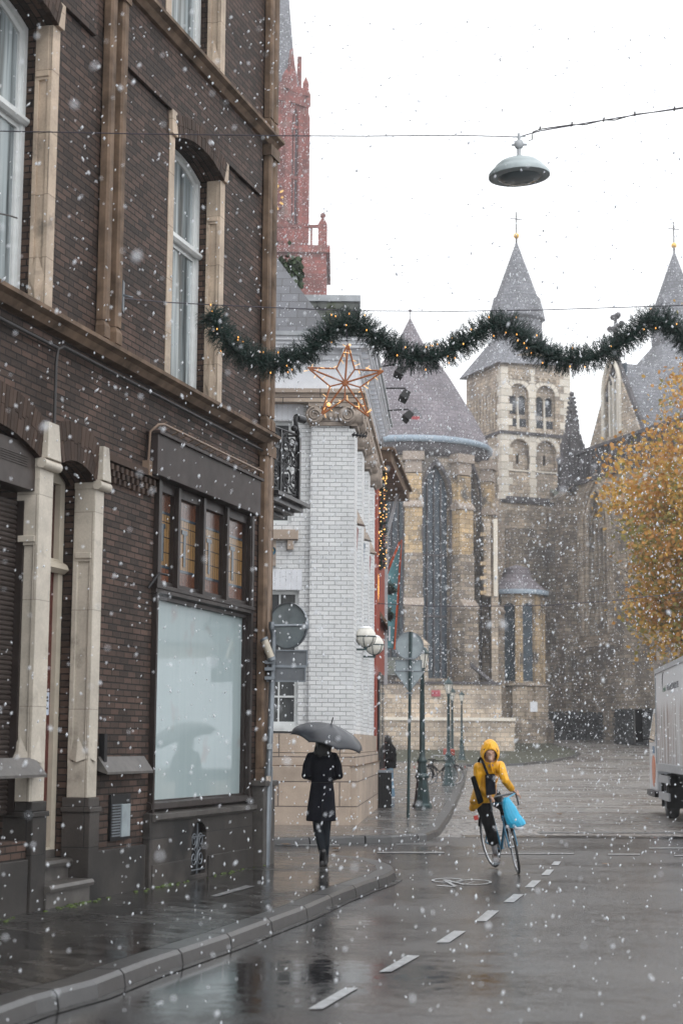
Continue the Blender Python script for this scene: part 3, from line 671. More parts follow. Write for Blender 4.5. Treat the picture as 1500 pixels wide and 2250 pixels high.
# painted stone piers of the shutter and the door
zc = SZ(134, 1040); zbase = SZ(200, 1752)
def pier(x0, x1, z0, z1, dj=.2, faces=('near',), panel=True):
    s = MB()
    s.box(x0 - .004, x1 + .004, -.03, dj, z0, z1)
    for fx, sg in (((x0, -1),) if 'near' in faces else ()):
        s.box(fx - .028, fx, -.03, .02, z0 + .3, z1); s.box(fx - .028, fx, dj - .05, dj, z0 + .3, z1)
        s.box(fx - .032, fx, -.025, dj - .005, z0, z0 + .35); s.box(fx - .03, fx, -.02, dj - .01, z1 - .75, z1)
        s.box(fx - .05, fx, .0, dj - .03, z1 - .72, z1 - .66)
        s.add([(fx - .03, -.02, z0 + .38), (fx - .03, dj - .01, z0 + .38), (fx - .065, dj / 2 - .01, z0 + .34), (fx - .03, dj / 2 - .01, z0 + .60)], [(0, 3, 2), (3, 1, 2), (0, 2, 1)])
    s.add([(x0, -.03, z0 + .38), (x1, -.03, z0 + .38), ((x0 + x1) / 2, -.06, z0 + .34), ((x0 + x1) / 2, -.03, z0 + .6)], [(0, 2, 3), (2, 1, 3), (1, 2, 0)])
    # cap: roll and splayed block
    s.tube([(x0 - .05, -.05, z1 + .02), (x1 + .05, -.05, z1 + .02)], .05, 12)
    s.box(x0 - .04, x1 + .04, -.04, dj, z1 - .02, z1 + .07)
    s.hexa([(x0 - .02, -.10, z1 + .07), (x1 + .02, -.10, z1 + .07), (x1 + .02, .05, z1 + .07), (x0 - .02, .05, z1 + .07), (x0 + .02, -.085, z1 + .42), (x1 - .02, -.085, z1 + .42), (x1 - .02, .05, z1 + .42), (x0 + .02, .05, z1 + .42)])
    return s.build('painted_pier', M['cream'], bh, bevel=.006)
pier(sh1 + .0, d0 - .0, zbase, zc); pier(d1 + .0, d1 + .17, zbase, zc - .02)
pb = MB()
for x0, x1 in ((sh1 - .02, d0 + .02), (d1 - .03, d1 + .2)):
    pb.cut(); pb.box(x0, x1, -.06, .24, .1, zbase - .14); pb.box(x0 - .02, x1 + .02, -.075, .25, zbase - .14, zbase - .09); pb.box(x0 - .005, x1 + .005, -.05, .24, zbase - .09, zbase)
pb.builds('pier_base', M['plinth'], bh, bevel=.008)
voussoirs(d0, d1, dsp, .16, h=.38, out=.035); voussoirs(sh0, sh1, dsp + .05, .2, h=.38, out=.035)
# the door, set deep
yd = .37
MB().box(d0 - .3, d1 + .002 + .3, TH - .002, yd + .3, .1, .12).build('door_floor', M['ledge'], bh)
dr = MB(); dz0 = .62; dz1 = SZ(110, 1250, yd)
rv = MB(); rv.box(d0 - .25, d0, TH, yd + .08, .1, dsp + .3).box(d1, d1 + .25, TH, yd + .08, .1, dsp + .3).box(d0, d1, TH, yd + .1, dsp + .14, dsp + .4); rv.build('door_reveal', M['brick'], bh)
fr = MB(); fr.plate([(d0, .3), (d1, .3), (d1, dsp + .18), (d0, dsp + .18)], yd - .05, yd + .05, [[(d0 + .12, dz0), (d1 - .10, dz0), (d1 - .10, dz1 - .03), (d0 + .12, dz1 - .03)], [(d0 + .12, dz1 + .1), (d1 - .10, dz1 + .1), (d1 - .10, dsp), (d0 + .12, dsp)]])
fr.prof([(yd - .10, dz1 + .05), (yd - .12, dz1), (yd - .07, dz1 - .04), (yd - .05, dz1 - .04), (yd - .05, dz1 + .08)], d0 + .002, d1 - .002)
fro = fr.build('door_frame', M['creamframe'], bh)
MB().plate([(d0 + .11, dz1 + .09), (d1 - .09, dz1 + .09), (d1 - .09, dsp + .02), (d0 + .11, dsp + .02)], yd + .01, yd + .02).build('fanlight', plain('dark_red_fanlight', (.05, .014, .010), .15, var=.3), fro)
dr.plate([(d0 + .11, dz0 - .02), (d1 - .09, dz0 - .02), (d1 - .09, dz1), (d0 + .11, dz1)], yd, yd + .05, [])
for a, b_ in ((dz0 + .15, dz0 + .8), (dz0 + 1.0, dz1 - .2)):
    dr.plate([(d0 + .22, a), (d1 - .2, a), (d1 - .2, b_), (d0 + .22, b_)], yd - .02, yd, [[(d0 + .27, a + .05), (d1 - .25, a + .05), (d1 - .25, b_ - .05), (d0 + .27, b_ - .05)]])
dro = dr.build('door', M['door_red'], bh)
M['paper'] = plain('pale_paper', (.50, .56, .66), .6, var=.15)
st = MB(); x_, z_ = FA.p(106, 1546, yd - .03); st.box(d1 - .30, d1 - .17, yd - .026, yd - .021, z_ - .11, z_ + .11)
sto = st.build('notice', M['paper'], dro)
for k in range(6):
    pass
MB().box(d1 - .285, d1 - .20, yd - .0285, yd - .0262, z_ + .05, z_ + .07).box(d1 - .285, d1 - .19, yd - .0285, yd - .0262, z_ + .02, z_ + .035).box(d1 - .285, d1 - .22, yd - .0285, yd - .0262, z_ - .02, z_ - .005).box(d1 - .285, d1 - .19, yd - .0285, yd - .0262, z_ - .055, z_ - .04).build('notice_print', M['cable'], dro)
stp = MB()
stp.box(d0 + .003, d1 - .033, -.08, .15, .1, .27); stp.box(d0 + .003, d1 - .033, .15, yd + .1, .1, .46); stp.box(d0 + .003, d1 - .033, .30, yd + .1, .46, .60)
stp.prof([(-.12, .27), (-.13, .30), (-.11, .33), (.15, .33), (.15, .27)], d0 + .003, d1 - .033); stp.prof([(.11, .46), (.10, .49), (.12, .52), (.30, .52), (.30, .46)], d0 + .003, d1 - .033)
stp.build('doorstep', M['ledge'], bh)
# niche with slanting sill between door and shopfront
n0 = d1 + .24; n1 = shop0 - .05; zn = SZ(260, 1690)
nm = MB(); nm.prof([(-.02, zn + .13), (-.13, zn - .02), (-.13, zn - .045), (-.05, zn - .02), (-.002, zn)], n0 - .03, n1 - .12)
nm.cut(); nm.prof([(-.02, zn + .13), (-.15, zn - .02), (-.15, zn - .045), (-.05, zn - .02), (-.002, zn)], sh0, sh1 + .06)
nm.builds('slanting_sill', M['ledge'], bh)
bd = MB(); zt = SZ(290, 1040)
bd.box(n0 - .12, n1, -.07, -.001, zt + .02, zt + .09)
for r_ in range(3):
    k = 0; x = n0 - .1 + (.06 if r_ % 2 else 0)
    while x < n1 - .05: bd.box(x, x + .058, -.065 + r_ * .012, -.001, zt - .06 - r_ * .062, zt - .002 - r_ * .062 + .0); x += .125
bd.build('dentil_band', M['brick_iso'], bh)
fh = MB(); fx = SX(222, 1650); fh.box(fx - .05, fx + .02, -.06, -.001, SZ(222, 1695), SZ(222, 1612)); fh.build('foot_scraper_bar', M['black'], bh)
xq, zq = SX(262, 1810), SZ(262, 1845)
vb = MB(); vb.box(xq - .28, xq + .22, -.03, -.001, zq, zq + .46); vbo = vb.build('vent_recess', M['black'], bh)
v2 = MB()
for k in range(12): v2.box(xq - .26, xq - .0, -.04, -.03, zq + .04 + k * .028, zq + .055 + k * .028)
v2.build('vent_grille', M['galv'], vbo)
MB().box(xq - .04, xq + .17, -.052, -.031, zq + .03, zq + .36).build('mailbox_flap', M['sign_back'], vbo, bevel=.005)
# plinth
zpl = SZ(290, 1858); pl = MB()
pl.box(n0 - .05, shop0 - .13, -.05, -.001, .1, zpl); pl.cut(); pl.box(XL, sh1 - .06, -.05, -.001, .1, SZ(40, 1890))
zsl = SZ(420, 1790); pl.cut()
gx0, gx1 = SX(408, 1860), SX(440, 1860); gz1 = SZ(424, 1828); gz0 = .16
pl.plate([(shop0 - .04, .1), (shop1 + .03, .1), (shop1 + .03, zsl), (shop0 - .04, zsl)], -.075, -.001, [opening(gx0, gx1, gz0, arch(gx0, gx1, gz1, .12))])
pl.box(shop0 - .04, gx0 - .05, -.095, -.076, .1, SZ(380, 1890)); pl.box(gx1 + .05, shop1 + .03, -.095, -.076, .1, SZ(380, 1890)); pl.box(shop0 - .12, shop0 - .042, -.085, -.001, .1, shopz0)
pl.builds('plinth', M['plinth'], bh, bevel=.008)
gr = MB(); gr.box(gx0, gx1, -.004, -.0015, gz0, gz1 + .12); gr.build('cellar_opening', M['black'], bh)
def spiral(c, r0, turns, ax, az, start=0.0, n=26, sgn=1):
    return [Vector(c) + ax * (math.cos(start + sgn * turns * 2 * PI * k / n) * r0 * (1 - .8 * k / n)) + az * (math.sin(start + sgn * turns * 2 * PI * k / n) * r0 * (1 - .8 * k / n)) for k in range(n + 1)]
gg = MB(); X_, Z_ = Vector((1, 0, 0)), Vector((0, 0, 1)); cxg = (gx0 + gx1) / 2; hw = (gx1 - gx0) / 2
for z in (gz0 + .05, gz1 - .05): gg.bar((gx0, -.05, z), (gx1, -.05, z), .014, .014)
for zc_, s1 in ((gz0 + .18, 1), (gz0 + .38, -1)):
    for k in (-1, 1): gg.tube(spiral((cxg + k * hw * .45, -.05, zc_), hw * .42, 1.6, X_, Z_, PI / 2 * s1, sgn=k * s1), .007, 5)
gg.bar((cxg, -.05, gz0), (cxg, -.05, gz1 + .1), .014, .014)
gg.build('cellar_grate', M['galv'], bh)
# shopfront
sf = MB(); yq = .06
MULL = [SX(385, 1200), SX(441, 1200), SX(493, 1200)]
zt0, zt1 = SZ(440, 1297), SZ(440, 1112); zg0, zg1 = SZ(420, 1752), SZ(430, 1334)
xs_ = [shop0 + .10] + MULL + [shop1 - .10]; hl = [[(shop0 + .06, zg0), (shop1 - .11, zg0), (shop1 - .11, zg1), (shop0 + .06, zg1)]]
for a, b_ in zip(xs_[:-1], xs_[1:]): hl.append([(a + .05, zt0), (b_ - .05, zt0), (b_ - .05, zt1), (a + .05, zt1)])
sf.plate([(shop0, shopz0), (shop1, shopz0), (shop1, shopz1), (shop0, shopz1)], .0, .12, hl)
for x in MULL + [shop0 + .08, shop1 - .08]: sf.box(x - .035, x + .035, -.05, -.001, zt0 - .06, zt1 + .1)
sf.box(shop0 + .004, shop0 + .05, -.06, -.001, shopz0, shopz1); sf.box(shop1 - .08, shop1 - .004, -.06, -.001, shopz0, shopz1)
sf.prof([(-.001, zt0 - .04), (-.07, zt0 - .06), (-.07, zt0 - .10), (-.04, zt0 - .13), (-.04, zg1 + .14), (-.06, zg1 + .12), (-.06, zg1 + .06), (-.001, zg1 + .04)], shop0 - .03, shop1 + .02)
sf.prof([(-.001, zg0 - .01), (-.05, zg0 - .03), (-.06, zg0 - .09), (-.001, zg0 - .12)], shop0 - .02, shop1 + .01)
sfo = sf.build('shopfront', M['shopframe'], bh)
# transom windows with leaded coloured glass
def stained():
    m, nt, b, L = newmat('leaded_amber_glass'); v = coords(nt, True)
    t = nd(nt, 'ShaderNodeTexBrick', _offset=0.0, Scale=1.0); t.inputs['Mortar Size'].default_value = .006; t.inputs['Mortar Smooth'].default_value = 0
    t.inputs['Brick Width'].default_value = .075; t.inputs['Row Height'].default_value = .17
    t.inputs['Color1'].default_value = rgb((.24, .135, .05)); t.inputs['Color2'].default_value = rgb((.20, .12, .05)); t.inputs['Mortar'].default_value = rgb((.025, .022, .02)); L.new(v, t.inputs['Vector'])
    L.new(t.outputs[0], b.inputs['Base Color']); b.inputs['Roughness'].default_value = .25; bump(nt, t.outputs['Fac'], .4, .004, b); return m
M['amberglass'] = stained(); M['redglass'] = brickmat('leaded_rust_glass', (.12, .048, .026), (.09, .04, .026), (.02, .02, .02), bw=.1, rh=.4, ms=.005, off=0, rough=.2); M['blueglass'] = plain('dark_blue_glass', (.03, .045, .06), .2)
for a, b_ in zip(xs_[:-1], xs_[1:]):
    a += .052; b_ -= .052; h = zt1 - zt0
    pn = MB().box(a, b_, .05, .06, zt0 + h * .16, zt1 - h * .2).build('leaded_window', M['amberglass'], sfo)
    MB().box(a, b_, .05, .06, zt0, zt0 + h * .16).cut().box(a, b_, .05, .06, zt1 - h * .2, zt1).builds('coloured_border', M['redglass'], sfo)
    xm = (a + b_) / 2; zz = zt1 - h * .34
    MB().box(xm - .085, xm + .085, .043, .049, zz - .05, zz).box(xm - .03, xm + .03, .043, .049, zz - .42, zz - .05).box(a, b_, .045, .049, zt1 - h * .2 - .03, zt1 - h * .2).box(a, b_, .045, .049, zt0 + h * .16, zt0 + h * .16 + .03).build('glass_motif', M['blueglass'], sfo)
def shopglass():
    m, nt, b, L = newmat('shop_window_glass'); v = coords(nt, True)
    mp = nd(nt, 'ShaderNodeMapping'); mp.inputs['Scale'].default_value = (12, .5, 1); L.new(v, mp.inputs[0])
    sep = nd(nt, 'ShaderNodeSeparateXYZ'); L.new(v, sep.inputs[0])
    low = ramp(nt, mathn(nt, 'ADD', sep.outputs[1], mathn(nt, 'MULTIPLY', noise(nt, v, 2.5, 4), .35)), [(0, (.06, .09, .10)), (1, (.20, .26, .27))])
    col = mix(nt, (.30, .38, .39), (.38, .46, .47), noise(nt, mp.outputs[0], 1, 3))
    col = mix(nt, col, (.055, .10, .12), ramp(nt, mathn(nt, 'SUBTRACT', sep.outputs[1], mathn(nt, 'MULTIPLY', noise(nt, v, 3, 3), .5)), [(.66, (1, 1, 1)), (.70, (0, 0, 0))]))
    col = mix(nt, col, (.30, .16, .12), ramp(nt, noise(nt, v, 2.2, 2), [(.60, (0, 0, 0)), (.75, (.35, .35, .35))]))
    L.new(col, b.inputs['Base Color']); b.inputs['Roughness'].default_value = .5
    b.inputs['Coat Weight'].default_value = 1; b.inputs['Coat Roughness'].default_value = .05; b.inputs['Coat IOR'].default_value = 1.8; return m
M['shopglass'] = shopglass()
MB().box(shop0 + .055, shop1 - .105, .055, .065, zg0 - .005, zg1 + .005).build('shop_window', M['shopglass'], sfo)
ss = MB(); ss.prof([(-.001, zsl + .07), (-.13, zsl + .05), (-.13, zsl), (-.10, zsl - .03), (-.001, zsl - .03)], shop0 - .05, shop1 + .03); ss.build('shop_sill', M['ledge'], bh)
# sign board and the tube above it
sb0, sb1 = SX(347, 1000, -.14), SX(573, 1095, -.14); szb = SZ(347, 1042, -.14); szt = SZ(347, 948, -.14)
sg = MB(); sg.box(sb0, sb1, -.14, -.002, szb, szt - .02); sg.box(sb0 - .02, sb1 + .04, -.17, -.002, szt - .02, szt + .015); sgo = sg.build('sign_board', M['sign'], bh, bevel=.004)
tb = MB(); zt_ = szt + .10
tb.tube([(sb1, -.16, zt_), (sb0 + .1, -.16, zt_), (sb0 + .0, -.14, zt_ - .02), (sb0 - .03, -.06, zt_ - .1), (sb0 - .03, -.04, szb + .05)], .014, 6)
x = sb0 + .15
while x < sb1: tb.tube([(x, -.03, zt_ - .03), (x, -.18, zt_ + .03)], .008, 5); x += .24
tb.box(sb0 - .09, sb0 + .0, -.08, -.002, szb - .02, szb + .14)
tb.build('cable_rail', M['pipe'], bh)
hk = MB(); hx, hz = FA.p(340, 1270, -.05); hk.tube([(hx - .1, -.02, hz - .12), (hx, -.10, hz + .05), (hx + .14, -.16, hz + .04)], .015, 6); hk.build('awning_hook', M['iron'], bh)
# moss line at the foot
ms = MB()
for k in range(260):
    x = rnd.uniform(sh0 - 1, 0); y = -.06 - abs(rnd.gauss(0, .05)); r_ = rnd.uniform(.006, .022)
    if rnd.random() < .5 + .5 * math.sin(x * 3): ms.ball((x, y - .05, .122), r_, 6, (1.6, 1.2, .6))
ms.build('moss_ground_cover', M['moss'], None, kind='stuff'); bpy.data.objects['moss_ground_cover'].location = FA.w(0, 0, 0); bpy.data.objects['moss_ground_cover'].rotation_euler = (0, 0, FA.rz)
# balcony on the far side of the house
balc = empty('balcony', FA.w(0, 0, 0), FA.rz); balc.parent = bh; balc.matrix_parent_inverse = Matrix.Identity(4); balc.location = (0, 0, 0); balc.rotation_euler = (0, 0, 0)
COL.objects.unlink(balc); bpy.data.objects.remove(balc)
bmat = M['iron']
P0 = at(597, 940, 22.3); P1 = at(655, 957, 23.0); zr1 = P1.z; 
iv = bh.matrix_basis.inverted() if False else (Matrix.Translation(bh.location) @ Euler(bh.rotation_euler).to_matrix().to_4x4()).inverted()
L0 = iv @ Vector((P0.x, P0.y, 0)); L1 = iv @ Vector((P1.x, P1.y, 0)); L0.z = L1.z = 0
zb0 = at(655, 1100, 23.0).z; zh = zr1 - zb0; dv = (L1 - L0).normalized(); ln = (L1 - L0).length
rl = MB(); Zv = Vector((0, 0, 1))
rl.tube([L0 + Zv * zr1 - dv * .1, L1 + Zv * zr1], .016, 6); rl.tube([L0 + Zv * (zb0 + .06) - dv * .1, L1 + Zv * (zb0 + .06)], .014, 6); rl.tube([L0 + Zv * (zb0 + zh * .5) - dv * .1, L1 + Zv * (zb0 + zh * .5)], .009, 6)
rl.bar(L1 + Zv * (zb0 - .02), L1 + Zv * (zr1 + .02), .07, .07)
for t in (.33,): rl.bar(L0 + dv * ln * t + Zv * zb0, L0 + dv * ln * t + Zv * zr1, .035, .035)
# scrolled post head
hd = L1 + Zv * zr1
rl.tube([hd, hd + Zv * .1 - dv * .06, hd + Zv * .2 - dv * .09, hd + Zv * .27 - dv * .02], .035, 8); rl.tube([hd + Zv * .24 - dv * .06, hd + Zv * .24 + dv * .12 + Vector((0, -.02, 0))], .055, 12); rl.ball(hd + Zv * .08 - dv * .13, .045, 10)
scr = [(.55, .82, .15, 1), (.80, .80, .17, -1), (.12, .84, .12, 1), (.15, .60, .12, -1), (.62, .60, .14, 1), (.86, .58, .09, -1), (.60, .30, .15, -1), (.84, .26, .16, 1), (.15, .36, .12, 1), (.14, .14, .10, -1), (.52, .12, .10, 1), (.85, .10, .07, -1), (.38, .50, .10, 1)]
for a, b_, r_, sg_ in scr:
    c = L0 + dv * ln * a + Zv * (zb0 + zh * b_); c2 = c
    rl.tube(spiral(c, r_ * .95, 1.8, dv, Zv, rnd.uniform(0, 6), 30, sg_), [.014 - .006 * k / 30 for k in range(31)], 6)
    rl.ball(c, .026, 8)
for a, b_, c_, d_ in ((.4, 1, .95, .55), (.95, .5, .4, .05), (.42, .55, .92, .95), (.4, .05, .9, .45), (.05, .5, .3, .95), (.3, .05, .05, .5)):
    p = L0 + dv * ln * a + Zv * (zb0 + zh * b_); q = L0 + dv * ln * c_ + Zv * (zb0 + zh * d_); mdl = (p + q) / 2 + dv * ln * .12
    rl.tube([p, p.lerp(mdl, .6), mdl, q.lerp(mdl, .6), q], .010, 6)
# front run of the railing, parallel to the side wall
for k in range(1, 7):
    q = L1 + Vector((0, .45 * k, 0)); rl.bar(q + Zv * zb0, q + Zv * zr1, .018, .018)
rl.tube([L1 + Zv * zr1, L1 + Zv * zr1 + Vector((0, 2.7, 0))], .016, 6)
rlo = rl.build('balcony_railing', bmat, bh)
sl = MB(); xe = (iv @ at(682, 1108, 23.2)).x; ye = (iv @ at(682, 1108, 23.2)).y
for (e, za, zb_) in ((0, -.03, -.08), (-.08, -.08, -.15), (-.18, -.15, -.20), (-.30, -.20, -.25)):
    sl.add([(.0, ye - .0 + .0, 0)], [])
    x1_ = xe + e; y0_ = ye - e
    sl.box(.003, x1_, y0_, y0_ + 2.8, zb0 + za * 1.0 - .0, zb0 + zb_) if False else sl.box(.003, x1_, y0_, y0_ + 2.8, zb0 + zb_, zb0 + za)
sl.build('balcony_slab', M['iron'], bh)
ck = MB(); ck.prof([(0, 0)], 0, 0) if False else None
bz = zb0 - .25; yb = ye + .28
ck.add([(.003, yb, bz), (.40, yb, bz), (.36, yb, bz - .13), (.22, yb, bz - .20), (.16, yb, bz - .30), (.003, yb, bz - .42), (.003, yb + .22, bz), (.40, yb + .22, bz), (.36, yb + .22, bz - .13), (.22, yb + .22, bz - .20), (.16, yb + .22, bz - .30), (.003, yb + .22, bz - .42)],
    [(0, 1, 2, 3, 4, 5), (11, 10, 9, 8, 7, 6)] + [(k + 6, (k + 1) % 6 + 6, (k + 1) % 6, k) for k in range(6)])
ck.build('balcony_bracket', plain('brown_carved_corbel', (.13, .085, .04), .8, var=.4, scale=20, bmp=.6, bs=25), bh)
# ------------------------------------------------------------------ white painted corner building
WY = 32.2; X1 = at(776, 1500, WY).x; WS = .0676; WL = 9.2
wh = empty('white_building', (0, 0, 0), 0, 'white painted brick building with beige stone base, ionic capital and slate roof', 'building')
WF = Frame((0, WY), (1, 0)); WR = Frame((X1, WY), (WS, 1))
def wx(px, py, y=0): return WF.x(px, py, y)
def wz(px, py, y=0): return WF.z(px, py, y)
def foot(p, y0=WY, back=WY + WL, xl=-8):
    return [(xl, y0 - p), (X1 + p - .0676 * p, y0 - p), (X1 + p + WS * WL, back), (xl, back)]
def layer(mb, p, z0, z1): mb.prismz(foot(p), z0, z1)
zb1 = wz(700, 1612); zar0, zar1 = wz(700, 886), wz(700, 858); zfr = wz(700, 792); zco = wz(700, 747)
PX0, PX1 = wx(681, 1200), wx(766, 1200)
# front wall with its windows (plane y = .12), drawn in the front frame
gx0_, gx1_ = wx(655, 1450, .12) - 1.05, wx(655, 1450, .12); gz0_, gz1_ = wz(620, 1610, .12), wz(620, 1297, .12)
ux0, ux1 = wx(641, 1000, .12) - 1.05, wx(641, 1000, .12); uz0, uz1 = wz(620, 1150, .12), wz(620, 925, .12)
fw = MB()
fw.plate([(-8, zb1), (PX0 + .01, zb1), (PX0 + .01, zar0), (-8, zar0)], .12, .42, [[(gx0_, gz0_), (gx1_, gz0_), (gx1_, gz1_), (gx0_, gz1_)], [(ux0, uz0), (ux1, uz0), (ux1, uz1), (ux0, uz1)],
    [(gx0_ - 2.6, gz0_), (gx1_ - 2.6, gz0_), (gx1_ - 2.6, gz1_), (gx0_ - 2.6, gz1_)]])
fw.box(PX0, PX1, 0, .5, zb1, zar0 - .45)
o = fw.build('wall', M['white_brick'], wh); o.location = (0, WY, 0)
# right wall: piers and recessed bays
rw = MB(); rw.box(.02, WL, .12, .5, zb1, zar0)
for k, (a, b_) in enumerate(((.0, .9), (2.6, 3.5), (5.2, 6.0), (7.6, 8.3))): rw.box(a, b_, 0, .13, zb1, zar0 - .5)
rwo = rw.build('side_wall', M['white_brick'], wh); rwo.location = (X1, WY, 0); rwo.rotation_euler = (0, 0, WR.rz)
bk = MB(); bk.prismz([(-8, WY + .6), (X1 - .3, WY + .6), (X1 - .3 + WS * WL, WY + WL - .1), (-8, WY + WL - .1)], 0, zar0); bk.build('inner_block', M['white_wood'], wh)
# stone base
bs_ = MB(); z1655 = wz(700, 1655); z1683 = wz(700, 1683)
bs_.prismz(foot(.09), .10, z1683); bs_.prismz(foot(.06), z1683 + .012, z1655); bs_.prismz(foot(.03), z1655 + .012, zb1)
bs_.box(PX0 - .75, PX1 + .05, WY - .13, WY, .1, z1683 - .004)
bs_.build('stone_base', M['beige_stone'], wh, bevel=.012)
cmx = MB(); cmx.prismz(foot(.12), z1683 - .0, z1683 + .012); cmx.build('base_joint', M['brownstone'], wh)
ar_ = MB(); ar_.prismz(foot(.14), zar0, zar1 - .08); ar_.prismz(foot(.20), zar1 - .08, zar1); aro = ar_.build('architrave', M['beige_stone'], wh)
fz = MB(); layer(fz, .02, zar1, zfr); fzo = fz.build('frieze', M['white_wood'], wh)
co = MB(); zz = [zfr, zfr + .10, zfr + .2, zfr + .26, zco - .08, zco]
layer(co, .07, zfr, zz[1]); layer(co, .11, zz[1], zz[2]); layer(co, .27, zz[2], zz[3]); layer(co, .30, zz[3], zz[4]); layer(co, .35, zz[4], zco)
x = -6.0
while x < X1: co.box(x, x + .12, WY - .24, WY - .1, zz[1] + .01, zz[2]); x += .5
for k in range(18):
    q = WR.w(.2 + .5 * k, 0, 0); co.prismz([(q.x + .1, q.y), (q.x + .24, q.y), (q.x + .24, q.y + .12), (q.x + .1, q.y + .12)], zz[1] + .01, zz[2])
co.build('cornice', M['white_wood'], wh)
gu = MB(); gu.prismz(foot(.40), zco, zco + .08); gu.build('gutter', M['lead'], wh)
# slate roof with its hip, and the mossy lead block behind
ez = zco + .085; hx0 = at(732, 745, 32.8).x
pk = at(598, 552, 35.4)
rf = MB(); rf.add([(-8, 32.0, ez), (hx0, 32.0, ez), (hx0 + .2, 41, ez), (-8, 41, ez), (-8, 35.4, pk.z), (pk.x, 35.4, pk.z), (pk.x - .3, 39, pk.z), (-8, 39, pk.z)],
    [(0, 1, 5, 4), (1, 2, 6, 5), (2, 3, 7, 6), (4, 5, 6, 7)])
rf.build('roof', M['slate'], wh)
a_, b_ = at(672, 652, 36), at(787, 652, 36)
r2 = MB(); r2.box(a_.x - 1.2, b_.x, 36, 41, ez, b_.z - .12); r2.build('attic_block', M['moss_roof'], wh)
MB().box(a_.x - 1.3, b_.x + .05, 35.93, 41.05, b_.z - .12, b_.z + .02).build('attic_coping', M['lead'], wh)
sc = MB()
k = a_.x + .1
while k < b_.x - .1: sc.lathe([(.0, 0), (.16, 0)], (k, 35.96, b_.z - .13), 10, a0=PI, a1=2 * PI, M=Matrix.Rotation(PI / 2, 4, 'X')); k += .3
sc.build('attic_scallops', M['moss_roof'], wh)
ch = MB(); c0, c1 = at(612, 600, 38.5), at(652, 600, 38.5); ch.box(c0.x, c1.x, 38.5, 39.6, ez + .5, c0.z)
cho = ch.build('chimney', M['white_wood'], wh)
iv_ = MB()
for k in range(900):
    p = Vector((rnd.uniform(c0.x - .35, c1.x + .12), rnd.uniform(38.3, 39.5), c0.z + rnd.gauss(.12, .14))); n = Vector((rnd.gauss(0, 1), rnd.gauss(0, 1), rnd.gauss(0, 1))).normalized(); u = n.orthogonal().normalized() * .05; v = n.cross(u)
    iv_.add([p - u - v, p + u - v, p + u + v, p - u + v], [(0, 1, 2, 3)])
iv_.build('ivy', plain('ivy', (.025, .045, .015), .6, var=.4, isl=.6, bmp=0), label='dark green ivy clump growing on the chimney behind the slate roof', cat='ivy')
# windows of the front
def window_grid(x0, x1, z0, z1, cols, rows, yf, frame_, par, off, name='window', gl='glass_dark', t=.07):
    f = MB(); f.mi = 0; W_, H_ = x1 - x0, z1 - z0; hs_ = []
    cw = (W_ - 2 * t - (cols - 1) * .03) / cols; rh = (H_ - 2 * t - (rows - 1) * .035) / rows
    for i in range(cols):
        for j in range(rows):
            a = x0 + t + i * (cw + .03); c = z0 + t + j * (rh + .035); hs_.append([(a, c), (a + cw, c), (a + cw, c + rh), (a, c + rh)])
    f.plate([(x0, z0), (x1, z0), (x1, z1), (x0, z1)], yf, yf + .06, hs_)
    f.box(x0 - .04, x0 + .03, yf - .03, yf - .001, z0, z1); f.box(x1 - .03, x1 + .04, yf - .03, yf - .001, z0, z1)
    fo = f.build(name, M[frame_], par); fo.location = off
    MB().box(x0 + .02, x1 - .02, yf + .03, yf + .036, z0 + .02, z1 - .02).build('pane', M[gl], fo)
    return fo
wo = window_grid(gx0_ + .001, gx1_ - .001, gz0_ + .14, gz1_ - .002, 3, 5, .22, 'whiteframe', wh, (0, WY, 0))
MB().box(gx0_ - .03, gx1_ + .03, .03, .21, gz0_ + .03, gz0_ + .14).box(gx0_ + .45, gx1_ - .25, .024, .029, gz0_ + .07, gz0_ + .11).build('window_sill', M['whiteframe'], wo)
window_grid(gx0_ - 2.6, gx1_ - 2.6, gz0_, gz1_, 3, 5, .22, 'whiteframe', wh, (0, WY, 0))
window_grid(ux0, ux1, uz0, uz1, 2, 4, .22, 'whiteframe', wh, (0, WY, 0))
sl_ = MB(); zl1, zl0 = wz(640, 1163), wz(640, 1186); sl_.box(ux0 - .2, wx(655, 1170, .0), -.0, .119, zl0, zl1); sl_.box(wx(631, 1190), wx(645, 1190), .02, .119, wz(640, 1207), zl0)
o = sl_.build('stone_sill', M['beige_stone'], wh, bevel=.01); o.location = (0, WY, 0)
cr = MB(); cx_, cz_ = wx(594, 1212), wz(594, 1212); cr.box(cx_ - .15, wx(606, 1200), .05, .119, wz(600, 1242), wz(600, 1185)); cro = cr.build('stone_plaque', M['capital'], wh); cro.location = (0, WY, 0)
MB().lathe([(0, 0), (.075, 0), (.085, .02)], (0, 0, 0), 16, M=Matrix.Rotation(PI / 2, 4, 'X')).build('crest', plain('blue_crest', (.05, .16, .26), .5, var=.3), cro).location = (cx_ + .02, .045, cz_ + .02)
MB().box(-.07, .04, 0, .012, -.01, .03).box(-.02, .01, 0, .012, -.06, .07).build('crest_emblem', plain('yellow_crest', (.55, .40, .08), .5), cro).location = (cx_ + .02, .015, cz_ + .02)
